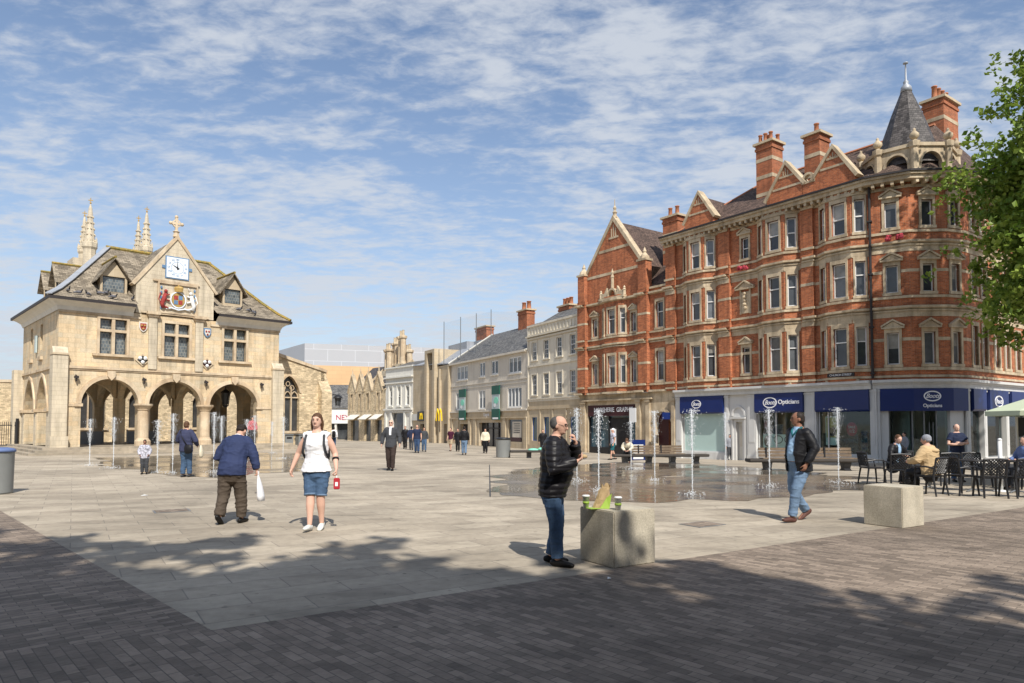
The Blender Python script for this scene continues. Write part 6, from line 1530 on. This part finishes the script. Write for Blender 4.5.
def person(label, P, face, H=1.75, vox=.02, g=1.0, belly=0.0, lean=0, hy=0, hp=0, arms=None, legs=None, top=('navy', .86, 'long', .02), bot=('jeans', 'long', .018), shoe='shoe_black', hair=('short', 'hair_dark'), skin='skin', fem=False, group=None, fold=.006, quilt=None, inner=None, cut=None, hands='relaxed', detail=False, hem_w=1.0, hipz=.93, glasses=None, beard=None, lift=(0, 0)):
    k = H / 1.75; rot = R(face - 90); z0 = P[2] if len(P) > 2 else gz(P[0], P[1])
    root = thing('person', (P[0], P[1], z0), label, 'person', group)
    ln = R(lean)
    def U(p):   # upper body lean about the hips
        x, y, z = p; dz = z - hipz; return Vector((x, y + dz * math.sin(ln), hipz + dz * math.cos(ln))) if dz > 0 else Vector((x, y, z))
    sh = .165 if fem else .185
    S = {-1: U((-sh, 0, hipz + .48)), 1: U((sh, 0, hipz + .48))}
    if arms is None: arms = {-1: ((-.25, -.03, 1.14), (-.27, .06, .90)), 1: ((.25, -.03, 1.14), (.27, .06, .90))}
    if legs is None: legs = {-1: ((-.095, .03, .50), (-.10, .0, .09)), 1: ((.095, .03, .50), (.10, .0, .09))}
    dz = hipz - .93
    def TR(e=0.0, zlo=.84, zhi=1.46, hem=1.0):
        rows = [(.80, .168, .118), (.88, .168, .12), (.98, .158, .112), (1.08, .148, .108), (1.20, .158, .116), (1.32, .172, .118), (1.41, .165, .098), (1.455, .105, .078), (1.485, .072, .068)] if not fem else [(.80, .178, .125), (.88, .180, .130), (.98, .156, .114), (1.08, .130, .098), (1.18, .136, .108), (1.28, .150, .138), (1.34, .152, .122), (1.41, .140, .085), (1.455, .085, .068), (1.475, .066, .062)]
        pts, rr_ = [], []
        for z, rx, ry in rows:
            if z < zlo - .045 or z > zhi + .02: continue
            bl = belly * math.exp(-((z - 1.08) / .14) ** 2); w = (g + (hem - 1) * max(0, (1.1 - z) / .3))
            pts.append(U((0, bl * .5, z + dz))); rr_.append(((rx + e) * w, (ry + e) * w + bl * .5))
        return pts, rr_
    # head and neck
    nb = U((0, 0, 1.45 + dz)); Rh = Matrix.Rotation(R(hy), 3, 'Z') @ Matrix.Rotation(R(hp) - ln * .6, 3, 'X')
    hb = U((0, 0, 1.53 + dz))
    def Hd(p): return hb + Rh @ Vector(p)
    def ell(mb, c, r):
        n0 = len(mb.v); mb.ball((0, 0, 0), *r, n=14); 
        for i in range(n0, len(mb.v)): mb.v[i] = tuple(Hd(Vector(mb.v[i]) + Vector(c)))
    b = MB(); pts, rr_ = TR(); sweep(b, pts, rr_)
    sweep(b, [nb - Vector((0, 0, .04)), hb + Rh @ Vector((0, .005, .03))], [.062, .055])
    ell(b, (0, .012, .118), (.075, .094, .102)); ell(b, (0, .045, .055), (.054, .056, .058)); ell(b, (0, .03, .085), (.066, .075, .07)); ell(b, (0, .110, .088), (.013, .022, .020)); ell(b, (0, .098, .115), (.012, .018, .03)); ell(b, (0, .088, .036), (.02, .018, .016)); ell(b, (0, .090, .142), (.045, .018, .012))
    for sx in (-1, 1): ell(b, (sx * .076, .0, .095), (.010, .02, .03))
    fr_ = max(.0092, vox * .62 / k)
    for sx in (-1, 1):
        E_, Wr = Vector(arms[sx][0]), Vector(arms[sx][1]); ar = 1.12 if g > 1.08 else 1.0
        sweep(b, [S[sx] - Vector((sx * .03, 0, 0)), S[sx].lerp(E_, .5), E_, E_.lerp(Wr, .35), Wr], [.056 * ar, .047 * ar, .040 * ar, .038 * ar, .027])
        d = (arms[sx][2] if len(arms[sx]) > 2 else (Wr - E_)); d = Vector(d).normalized(); pn = Vector(arms[sx][3]) if len(arms[sx]) > 3 else Vector((-sx, .15, 0)); pn = (pn - d * pn.dot(d)).normalized(); w_ = d.cross(pn).normalized()
        if w_.y < 0: w_ = -w_
        curl = arms[sx][4] if len(arms[sx]) > 4 else .5
        sweep(b, [Wr, Wr + d * .045, Wr + d * .085], [(.026, .018), (.038, .017), (.036, .014)], ax=w_)
        for q, (of, ln_) in enumerate(((.029, .068), (.010, .078), (-.010, .073), (-.028, .058))):
            a0 = Wr + d * .078 + w_ * of; th = 0; pp = [a0]; 
            for sgm, fr2 in enumerate((.42, .32, .26)): th += curl * (.55 + .25 * sgm); a0 = a0 + (d * math.cos(th) + pn * math.sin(th)) * ln_ * fr2; pp.append(a0)
            sweep(b, pp, [fr_, fr_ * .95, fr_ * .9, fr_ * .8], n=8)
        a0 = Wr + d * .03 + w_ * .03; sweep(b, [a0, a0 + d * .028 + w_ * .022 + pn * .012, a0 + d * .06 + w_ * .022 + pn * (.02 + .03 * curl)], [fr_ * 1.25, fr_ * 1.1, fr_ * .9], n=8)
        K, A_ = Vector(legs[sx][0]), Vector(legs[sx][1]); Hp = Vector((sx * .092, 0, hipz - .03)); lg = g
        sweep(b, [Hp, Hp.lerp(K, .5), K, K.lerp(A_, .3), K.lerp(A_, .65), A_], [.088 * lg, .076 * lg, .056 * lg, .056 * lg, .046, .036])
        fd = Vector(legs[sx][2]).normalized() if len(legs[sx]) > 2 else Vector((sx * .12, 1, 0)).normalized()
        sweep(b, [A_ - fd * .045 + Vector((0, 0, -.045)), A_ + fd * .06 + Vector((0, 0, -.045)), A_ + fd * .155 + fd * 0 + Vector((0, 0, -.058))], [.034, .034, .024], n=10)
    blob(b, 'body', skin, root, rot, k, vox, 2)
    # footwear
    for sx in (-1, 1):
        K, A_ = Vector(legs[sx][0]), Vector(legs[sx][1]); fd = Vector(legs[sx][2]).normalized() if len(legs[sx]) > 2 else Vector((sx * .12, 1, 0)).normalized(); up = Vector((0, 0, 1)); up = (up - fd * up.dot(fd)).normalized(); sd = fd.cross(up)
        s = MB(); B_ = A_ - up * .045
        sweep(s, [B_ - fd * .062, B_ - fd * .03, B_ + fd * .06, B_ + fd * .13 - up * .010, B_ + fd * .185 - up * .016], [(.036, .040), (.040, .047), (.045, .042), (.047, .034), (.036, .024)], ax=sd)
        blob(s, 'shoe', shoe, root, rot, k, max(.009, vox * .6), 2)
    # trousers / shorts / skirt
    bm_, kind, bk = bot; t = MB(); pts, rr_ = TR(bk * .7, .84, 1.0); 
    sweep(t, pts, rr_, rnd=(True, False))
    for sx in (-1, 1):
        K, A_ = Vector(legs[sx][0]), Vector(legs[sx][1]); Hp = Vector((sx * .092, 0, hipz - .03))
        if kind == 'long': sweep(t, [Hp, Hp.lerp(K, .5), K, K.lerp(A_, .5), A_.lerp(K, .02)], [.090 * g + bk, .080 * g + bk, .064 * g + bk, .056 * g + bk, .052 + bk * 1.2], rnd=(True, False))
        elif kind == 'shorts': sweep(t, [Hp, Hp.lerp(K, .5), K.lerp(Hp, .06)], [.092 * g + bk, .084 * g + bk, .072 * g + bk], rnd=(True, False))
        else: sweep(t, [Hp, Hp.lerp(K, .8)], [.10 * g + bk, .11 * g + bk * 2], rnd=(True, False))
    blob(t, {'long': 'trousers', 'shorts': 'shorts', 'skirt': 'skirt'}[kind], bm_, root, rot, k, max(.010, vox * .8), 2, fold=fold * 1.4, subs=7.0)
    if kind == 'shorts' and detail:
        for sx in (-1, 1):
            K = Vector(legs[sx][0]); Hp = Vector((sx * .092, 0, hipz - .03)); c = MB(); sweep(c, [K.lerp(Hp, .12), K.lerp(Hp, .05)], [.074 * g + bk + .006] * 2, rnd=(False, False)); blob(c, 'turn_up', 'denim_light', root, rot, k, .009, 1)
    # top garment(s)
    def garment(mt, hem, sleeve, e, nm, q=None, ct=None, hw=1.0, fo=fold):
        t = MB(); pts, rr_ = TR(e, hem, 1.475 if sleeve != 'cap' else 1.44, hw); sweep(t, pts, rr_, rnd=(False, False))
        for sx in (-1, 1):
            E_, Wr = Vector(arms[sx][0]), Vector(arms[sx][1]); ar = 1.1 if g > 1.08 else 1.0
            if sleeve == 'long': sweep(t, [S[sx] - Vector((sx * .04, 0, .0)), S[sx].lerp(E_, .5), E_, E_.lerp(Wr, .5), Wr.lerp(E_, .04)], [.062 * ar + e, .054 * ar + e, .046 * ar + e, .040 + e, .032 + e * .8], rnd=(True, False))
            elif sleeve == 'short': sweep(t, [S[sx] - Vector((sx * .04, 0, .0)), S[sx].lerp(E_, .6)], [.062 * ar + e, .056 * ar + e], rnd=(True, False))
            elif sleeve == 'cap': sweep(t, [S[sx] - Vector((sx * .05, 0, .0)), S[sx].lerp(E_, .10)], [.060 * ar + e, .058 * ar + e], rnd=(True, False))
        return blob(t, nm, mt, root, rot, k, max(.010, vox * .8), 2, fold=fo, quilt=q, cut=ct)
    if inner: garment(inner, .93, 'none', .012, 'shirt')
    garment(top[0], top[1], top[2], top[3], 'jacket' if top[2] == 'long' else 'top', quilt, cut, hem_w)
    # collar
    if top[2] == 'long':
        c = MB(); up_ = (hb - nb).normalized(); sweep(c, [nb - up_ * .02, nb + up_ * .03, nb + up_ * .062], [.096, .082, .080], rnd=(False, False)); blob(c, 'collar', top[0] if not inner else inner, root, rot, k, max(.009, vox * .7), 1)
    # hair
    st, hm = hair
    h = MB()
    def hell(c, r): ell(h, c, r)
    if st == 'short': hell((0, -.008, .136), (.083, .098, .098)); hell((0, -.035, .085), (.078, .068, .075))
    elif st == 'bald': 
        for a in range(-4, 5): an = R(-90 + a * 19); hell((.068 * math.cos(an), .074 * math.sin(an) + .004, .104), (.022, .026, .042))
        hell((0, -.036, .126), (.076, .068, .082))
    elif st == 'cropped': hell((0, -.006, .126), (.079, .093, .099)); hell((0, -.03, .09), (.075, .066, .07))
    elif st in ('long', 'tail'):
        hell((0, -.004, .142), (.083, .100, .094)); hell((0, -.045, .09), (.080, .062, .09))
        for sx in (-1, 1): sweep(h, [Hd((sx * .066, .0, .12)), Hd((sx * .078, -.01, .05)), Hd((sx * .075, -.02, -.03 if st == 'tail' else -.10))], [.028, .026, .016])
        sweep(h, [Hd((0, -.09, .1)), Hd((0, -.10, .0)), Hd((0, -.09, -.14))], [.05, .045, .02])
    elif st == 'beanie': hell((0, -.012, .135), (.092, .106, .100)); hell((0, -.03, .10), (.088, .085, .06))
    elif st == 'cap': hell((0, -.01, .155), (.087, .100, .070)); sweep(h, [Hd((0, .06, .135)), Hd((0, .15, .125))], [(.06, .012), (.05, .008)]); hell((0, -.05, .09), (.074, .05, .05))
    blob(h, 'beanie' if st == 'beanie' else 'flat_cap' if st == 'cap' else 'hair', hm, root, rot, k, max(.008, vox * .5), 2, fold=.003 if st != 'beanie' else 0, subs=30)
    if detail:
        for sx in (-1, 1):
            e_ = MB(); ell(e_, (sx * .030, .094, .122), (.0125, .010, .007)); blob(e_, 'eye', 'eye_dark', root, rot, k, .003, 1)
            e_ = MB(); sweep(e_, [Hd((sx * .014, .103, .138)), Hd((sx * .034, .099, .143)), Hd((sx * .050, .086, .138))], [.0045, .0045, .003]); blob(e_, 'eyebrow', hm if st != 'beanie' else 'hair_grey', root, rot, k, .003, 0)
        e_ = MB(); ell(e_, (0, .098, .060), (.021, .007, .0065)); blob(e_, 'mouth', 'lips', root, rot, k, .003, 1)
    if glasses:
        e_ = MB()
        for sx in (-1, 1):
            if glasses == 'sun': ell(e_, (sx * .032, .106, .120), (.026, .008, .018))
            else:
                pp = [Hd((sx * .034 + .024 * math.cos(a), .112, .120 + .018 * math.sin(a))) for a in [2 * math.pi * q / 12 for q in range(13)]]; sweep(e_, pp, [.0016] * 13, n=6)
            sweep(e_, [Hd((sx * .058, .106, .124)), Hd((sx * .078, .0, .118))], [.002, .002], n=6)
        sweep(e_, [Hd((-.012, .114, .122)), Hd((.012, .114, .122))], [.002, .002], n=6)
        nme = 'sunglasses' if glasses == 'sun' else 'glasses'; V = [Matrix.Rotation(rot, 3, 'Z') @ (Vector(v) * k) + Vector((P[0], P[1], z0)) for v in e_.v]; e_.v = V; e_.build(nme, 'shoe_black', root)
    if beard:
        e_ = MB(); ell(e_, (0, .052, .045), (.056, .054, .040)); blob(e_, 'beard', beard, root, rot, k, .008, 2, fold=.002, subs=40)
    def world_pt(p): q = Matrix.Rotation(rot, 3, 'Z') @ (Vector(p) * k); return q + Vector((P[0], P[1], z0))
    return root, world_pt

# woman in white top walking towards the viewer
NV = .0085
rt, wp = person('woman in white sleeveless top and denim shorts walking towards the viewer', (-2.98, 10.45, 0), 268, 1.76, NV, g=1.14, belly=.02, hy=2, fem=True, top=('white_cloth', .86, 'cap', .018), bot=('jeans', 'shorts', .008), shoe='shoe_white', hair=('tail', 'hair_brown'), skin='skin_pale', detail=True, hem_w=1.08,
    arms={1: ((.30, -.06, 1.15), (.37, .02, .92), (.15, .12, -1), (-1, .2, 0), .7), -1: ((-.27, -.04, 1.14), (-.33, .10, .92), (-.1, .25, -1), (1, .1, .1), 1.2)}, legs={1: ((.060, .09, .50), (.045, .16, .10), (.05, 1, .10)), -1: ((-.085, .06, .49), (-.080, -.02, .105), (-.10, 1, -.15))}, fold=.007)
b = thing('backpack', wp((0, -.2, 1.2)), 'grey backpack whose straps show over the white top of the walking woman', 'backpack')
g_ = MB(); c = [wp(p) for p in ((0, -.19, .98), (0, -.22, 1.1), (0, -.21, 1.3), (0, -.18, 1.38))]; sweep(g_, c, [(.12, .05), (.14, .07), (.13, .065), (.09, .04)]); g_.build('pack', 'charcoal', b, True)
for sx in (-1, 1): g_ = MB(); sweep(g_, [wp((sx * .115, -.14, 1.36)), wp((sx * .125, -.02, 1.492)), wp((sx * .135, .09, 1.42)), wp((sx * .15, .142, 1.30)), wp((sx * .175, .12, 1.17)), wp((sx * .18, .0, 1.08)), wp((sx * .14, -.12, 1.04))], [(.020, .008)] * 7); g_.build('strap', 'charcoal', b, True)
r_ = thing('red_pouch', wp((-.38, .15, .70)), 'small red and white pouch hanging from the walking woman\'s hand', 'pouch'); g_ = MB(); c = wp((-.36, .17, .0)); z_ = wp((0, 0, .62)).z
g_.box(Fr(c, (1, .1)), -.045, .045, -.02, .02, z_, z_ + .17); g_.build('pouch', 'red_paint', r_, bevel=.01); g_ = MB(); g_.box(Fr(c, (1, .1)), -.02, .02, -.024, .024, z_ + .05, z_ + .11); g_.build('pouch_label', 'white_cloth', r_); g_ = MB(); g_.tube([c + Vector((0, 0, z_ + .17)), wp((-.348, .135, .82))], .006, 5); g_.build('cord', 'white_cloth', r_)
g_ = MB(); e0, e1 = Vector((-.27, -.04, 1.14)), Vector((-.33, .10, .92)); g_.tube([wp(e0.lerp(e1, .30)), wp(e0.lerp(e1, .42))], .052, 12); tag(g_.build('arm_band', 'black_cloth', rt, True))

# bent elderly man walking away with a carrier bag
rt, wp = person('stooped man in navy jacket and brown trousers walking away, seen from behind', (-4.52, 11.05, 0), 88, 1.70, NV, g=1.17, belly=.04, lean=27, hp=-38, hy=4, top=('navy_blue', .80, 'long', .030), inner='white_cloth', bot=('brown_trouser', 'long', .024), shoe='shoe_black', hair=('cap', 'hair_dark'), hem_w=1.04, fold=.010,
    arms={-1: ((-.31, .16, 1.08), (-.16, .34, 1.02), (.7, .5, 0), (0, 0, -1), .9), 1: ((.31, .16, 1.08), (.36, .16, .88), (.05, .1, -1), (-1, 0, 0), 1.3)}, legs={-1: ((-.12, -.02, .48), (-.125, -.16, .14), (0, 1, -.75)), 1: ((.12, .10, .49), (.13, .10, .09), (.1, 1, 0))})
bag = thing('carrier_bag', wp((.38, .18, .7)), 'white plastic carrier bag hanging from the stooped man\'s right hand', 'bag'); g_ = MB(); VV = []; rr = random.Random(2); hh = [.80, .72, .60, .45, .36]; ww = [.012, .045, .075, .095, .09]
for j, (z, w_) in enumerate(zip(hh, ww)):
    for q in range(12): a = 2 * math.pi * q / 12; VV.append(wp((.375 + w_ * .55 * math.cos(a) + (.80 - z) * .14, .17 + w_ * math.sin(a) * rr.uniform(.85, 1.15), z)))
g_.mesh(VV, [(j * 12 + q, j * 12 + (q + 1) % 12, (j + 1) * 12 + (q + 1) % 12, (j + 1) * 12 + q) for j in range(4) for q in range(12)] + [tuple(48 + q for q in range(12))]); g_.build('bag', 'white_cloth', bag, True)
for dy in (-.01, .01): g_ = MB(); g_.tube([wp((.378, .17 + dy, .80)), wp((.378, .17 + dy * 2, .86))], .008, 5); g_.build('handle', 'white_cloth', bag)

# man eating by the cube
rt, wp = person('balding man with glasses in black quilted jacket and jeans eating beside the concrete cube', (.46, 7.86, 0), -12, 1.70, .0075, g=1.10, belly=.09, lean=5, hp=-8, hy=-4, top=('puffer', .80, 'long', .036), bot=('jeans', 'long', .016), shoe='shoe_black', hair=('bald', 'hair_grey'), skin='skin', detail=True, glasses='clear', beard=None, fold=.004, quilt=(.062, .010),
    arms={-1: ((-.23, .24, 1.20), (-.07, .27, 1.43), (.35, -.22, 1), (.2, -.9, .2), 1.2), 1: ((.29, .06, 1.12), (.17, .31, 1.22), (-.7, .5, .25), (-.2, -.4, .9), 1.2)}, legs={-1: ((-.10, .05, .49), (-.11, -.03, .09), (-.1, 1, 0)), 1: ((.11, .06, .49), (.12, .08, .09), (.25, 1, 0))}, hem_w=.96)
f_ = thing('burger', wp((.08, .37, 1.26)), 'small bun held in the balding man\'s lower hand', 'food'); g_ = MB(); g_.ball(wp((.09, .385, 1.27)), .042, .042, .028, 10); g_.build('bun', 'paper_bag', f_, True); g_ = MB(); g_.ball(wp((.09, .385, 1.258)), .036, .036, .018, 8); g_.build('wrapper', 'white_cloth', f_, True)

# man in dark jacket on the right
rt, wp = person('man in open dark jacket, pale blue shirt and jeans looking left', (4.76, 11.35, 0), 205, 1.80, NV, g=1.08, belly=.08, hy=-38, hp=0, top=('black_cloth', .80, 'long', .030), inner='shirt_blue', bot=('denim_light', 'long', .014), shoe='shoe_brown', hair=('cropped', 'hair_dark'), skin='skin_brown', detail=True, fold=.007,
    cut=lambda c: c.y > .03 and abs(c.x - .01) < .075 + max(0, (1.25 - c.z)) * .06 and c.z < 1.60, arms={-1: ((-.29, -.02, 1.16), (-.25, .12, .93), (.2, .3, -1), (1, 0, 0), .6), 1: ((.33, -.22, 1.19), (.26, -.02, 1.00), (-.3, .8, -.3), (-1, -.1, 0), .9)}, legs={-1: ((-.09, .17, .51), (-.07, .25, .09), (-.05, 1, .10)), 1: ((.10, .04, .50), (.10, -.24, .15), (.1, 1, -.55))}, hem_w=1.1)
g_ = MB(); sweep(g_, [wp((-.075, .02, 1.50)), wp((-.05, .10, 1.44)), wp((0, .13, 1.36)), wp((.05, .10, 1.44)), wp((.075, .02, 1.50))], [.022, .02, .024, .02, .022]); tag(g_.build('neck_scarf', 'teal', rt, True))

# middle distance
MV = .014
person('man in charcoal jacket and sunglasses walking towards the viewer', (-4.28, 24.2, gz(-4.28, 24.2)), 268, 1.80, MV, g=1.05, top=('charcoal', .84, 'long', .03), inner='white_cloth', cut=lambda c: c.y > .03 and abs(c.x) < .035 and c.z > 1.22, bot=('dark_brown', 'long', .02), shoe='shoe_black', hair=('bald', 'hair_white'), skin='skin_pale', glasses='sun', arms={-1: ((-.29, -.02, 1.15), (-.32, .08, .92)), 1: ((.29, -.04, 1.15), (.31, .04, .91))}, legs={-1: ((-.09, .10, .50), (-.08, .10, .09)), 1: ((.09, .0, .50), (.08, -.08, .11))})
rt, wp = person('person in blue jacket and jeans with a shoulder bag, seen from behind', (-9.86, 20.7, 0), 80, 1.68, MV, g=1.12, hp=-8, hy=8, top=('blue_jacket', .78, 'long', .032), bot=('jeans', 'long', .018), shoe='charcoal', hair=('short', 'hair_brown'), arms={-1: ((-.32, .04, 1.15), (-.26, .22, 1.05)), 1: ((.31, .04, 1.13), (.24, .22, 1.0))}, legs={-1: ((-.085, .03, .5), (-.09, -.02, .09)), 1: ((.085, .05, .5), (.08, .08, .09))})
sb_ = thing('shoulder_bag', wp((.20, -.16, .92)), 'dark shoulder bag slung across the blue-jacketed back', 'bag'); g_ = MB(); sweep(g_, [wp((.20, -.17, .78)), wp((.20, -.19, .9)), wp((.20, -.17, 1.0))], [(.11, .04), (.12, .05), (.11, .03)]); g_.build('pouch', 'black_cloth', sb_, True)
g_ = MB(); g_.tube([wp((.17, -.19, 1.0)), wp((.0, -.175, 1.22)), wp((-.12, -.12, 1.44)), wp((-.13, .0, 1.50))], .014, 6); g_.build('strap', 'black_cloth', sb_, True)
wb_ = thing('carrier_bag', wp((.34, .16, .8)), 'pale shopping bag held in front of the blue-jacketed person', 'bag'); g_ = MB(); sweep(g_, [wp((.37, .22, .98)), wp((.38, .22, .84)), wp((.38, .22, .66))], [(.02, .05), (.05, .10), (.06, .10)]); g_.build('bag', 'cream_cloth', wb_, True)
person('small child in patterned hoodie and grey trousers at the fountain edge', (-11.75, 21.9, 0), 290, 1.10, MV, g=1.18, hp=-14, top=('patterned', .84, 'long', .03), bot=('charcoal', 'long', .02), shoe='shoe_black', hair=('short', 'hair_dark'), skin='skin_brown', arms={-1: ((-.27, .0, 1.15), (-.20, .12, .98)), 1: ((.27, .0, 1.15), (.20, .12, .98))})
# distant walkers
FV = .022
def far(label, x, y, face, H, top, bot, hair=('short', 'hair_dark'), z=None, stride=.0, bk='long', **kw):
    s = stride; lg = {-1: ((-.09, .03 + s * .5, .50), (-.09, s, .09)), 1: ((.09, .03 - s * .3, .50), (.09, -s, .11))}
    return person(label, (x, y, gz(x, y) if z is None else z), face, H, FV, top=(top, .86, kw.pop('sleeve', 'long'), .028), bot=(bot, bk, .02), hair=hair, legs=kw.pop('legs', lg), **kw)
far('walker in white top with a dark backpack near the gabled stone house', -14.2, 54.5, 90, 1.72, 'white_cloth', 'jeans_dark', stride=.1)
g_ = MB(); sweep(g_, [(-14.12, 54.22, gz(-14, 54) + .95), (-14.12, 54.2, gz(-14, 54) + 1.3)], [(.15, .1), (.14, .09)]); tag(g_.build('backpack', 'black_cloth', None, True), 'dark backpack on the white-topped walker near the stone house', 'backpack')
far('person in orange top near the white-fronted shop', -16.6, 63.5, 200, 1.65, 'orange_cloth', 'charcoal'); far('person in dark coat beside the orange top near the white-fronted shop', -17.4, 64.5, 20, 1.70, 'charcoal', 'black_cloth')
far('person in black coat, leftmost of the group near the classical front', -8.0, 51.2, 270, 1.72, 'black_cloth', 'black_cloth', stride=.1)
far('person in navy coat walking away in the group near the classical front', -7.3, 49.6, 95, 1.72, 'navy', 'charcoal', stride=.15)
rt, wp = far('man in navy T-shirt and jeans leading the distant group', -6.15, 44.3, 275, 1.82, 'navy', 'jeans_dark', ('cropped', 'hair_grey'), stride=.12, sleeve='short', g=1.1)
far('person in dark top walking just right of the navy T-shirt', -6.1, 47.5, 280, 1.68, 'charcoal', 'jeans', ('long', 'hair_brown'), stride=.15)
far('person in maroon top and pale shorts under the left green banner', -4.55, 50.8, 250, 1.74, 'maroon_cloth', 'tan_cloth', stride=.2, bk='shorts', sleeve='short'); far('man in black jacket and blue jeans walking away', -3.02, 43.2, 92, 1.80, 'black_cloth', 'denim_light', stride=.12, g=1.08)
far('person in black walking just left of the black jacket', -4.0, 50.5, 270, 1.70, 'black_cloth', 'black_cloth', stride=.1)
far('person in cream jacket and black trousers before the bank entrance', -1.85, 47.4, 268, 1.72, 'cream_cloth', 'black_cloth', ('long', 'hair_dark'), stride=.05, g=1.1)
far('dark-haired person in black standing behind the man eating', 2.1, 46.5, 270, 1.74, 'black_cloth', 'black_cloth', z=-.5)
far('person in red striped top on the steps beside the right-hand arch', -16.5, 43.45, 300, 1.70, 'red_stripe', 'charcoal', ('long', 'hair_dark'), z=.36)
far('walker in patterned shirt and cap passing the dark shop front', 5.45, 36.9, 190, 1.70, 'patterned', 'teal', ('cap', 'white_cloth'), stride=.16, bk='shorts', sleeve='short')
far('person in grey coat standing beside the frosted shop window', 14.7, 46.2, 270, 1.74, 'grey_cloth', 'charcoal', ('beanie', 'charcoal')); far('person in grey-blue top walking past the corner shop doors', 20.6, 35.9, 180, 1.66, 'grey_cloth', 'jeans', stride=.15)
# standing waiter with folded arms
person('balding man in dark polo standing with folded arms behind the cafe chairs', (12.35, 19.0, 0), 262, 1.60, .012, g=1.12, belly=.05, top=('navy', .86, 'short', .02), bot=('jeans', 'long', .02), hair=('bald', 'hair_grey'), skin='skin_pale', arms={-1: ((-.27, .08, 1.16), (-.02, .20, 1.18), (1, .1, .1), (0, -1, 0), .6), 1: ((.27, .08, 1.14), (.03, .22, 1.13), (-1, .1, .1), (0, -1, 0), .6)})
# seated figures
SL = {-1: ((-.12, .42, .50), (-.13, .44, .09)), 1: ((.12, .42, .50), (.14, .40, .09))}
person('woman in beige hooded coat and grey beanie seated at the cafe table, back turned', (9.5, 15.55, 0), 122, 1.72, .011, g=1.22, lean=6, hp=-6, hy=10, top=('beige', .84, 'long', .045), bot=('black_cloth', 'long', .02), hair=('beanie', 'grey_cloth'), hipz=.56, legs=SL, arms={-1: ((-.32, .12, .80), (-.20, .38, .76)), 1: ((.32, .12, .80), (.20, .38, .74))}, fold=.010)
g_ = MB(); q = Vector((9.5, 15.55, 0)); fd = Vector((math.cos(R(122)), math.sin(R(122)), 0)); c = q - fd * .03 + Vector((0, 0, 1.0)); g_.ball(c - fd * .05, .15, .10, .06, 12, rotz=R(32)); tag(g_.build('coat_hood', 'beige', None, True)); hood = bpy.data.objects['coat_hood']
for o in list(col.objects):
    if o.name.startswith('person') and 'beige hooded' in (o.get('label') or ''):
        hood.parent = o; hood.data.transform(Matrix.Translation(-o.location))
person('man in dark jacket and pale shirt seated behind the cafe table, facing the viewer', (10.15, 18.25, 0), 290, 1.70, .012, g=1.05, lean=14, hp=-12, hy=-10, top=('black_cloth', .86, 'long', .03), inner='shirt_blue', cut=lambda c: c.y > .03 and abs(c.x) < .06, bot=('black_cloth', 'long', .02), hair=('short', 'hair_brown'), skin='skin_pale', hipz=.56, legs=SL, arms={-1: ((-.27, .18, .80), (-.10, .42, .78)), 1: ((.27, .18, .80), (.10, .42, .80))})
person('person in white top bending forward, seated on the long bench', (5.55, 32.6, gz(5.5, 32.6)), 250, 1.68, .02, g=1.1, lean=38, hp=-20, top=('cream_cloth', .84, 'long', .03), bot=('black_cloth', 'long', .02), shoe='shoe_brown', hair=('long', 'hair_brown'), hipz=.56, legs=SL, arms={-1: ((-.24, .34, .74), (-.10, .48, .62)), 1: ((.24, .34, .74), (.10, .48, .62))})
person('person in blue top at the right edge beside the cafe table', (12.5, 16.6, 0), 180, 1.66, .014, g=1.15, lean=5, top=('bin_blue', .86, 'long', .03), bot=('charcoal', 'long', .02), hair=('short', 'hair_grey'), hipz=.56, legs=SL, arms={-1: ((-.27, .12, .80), (-.15, .36, .76)), 1: ((.27, .12, .80), (.15, .36, .76))})
sg_ = thing('shop_sandwich_board', (6.0, 34.5, gz(6, 34.5)), 'white pavement board with a blue edge behind the bent-over bench sitter', 'sign'); f = Fr((6.2, 35.4), (1, .1), away=(0, -1)); g_ = MB(); z = gz(6.2, 35.4); g_.box(f, 0, .7, -.02, .02, z + .05, z + 1.1); g_.build('frame', 'boots_blue', sg_); g_ = MB(); g_.box(f, .06, .6, .02, .03, z + .1, z + .85); g_.build('board', 'white_paint', sg_)
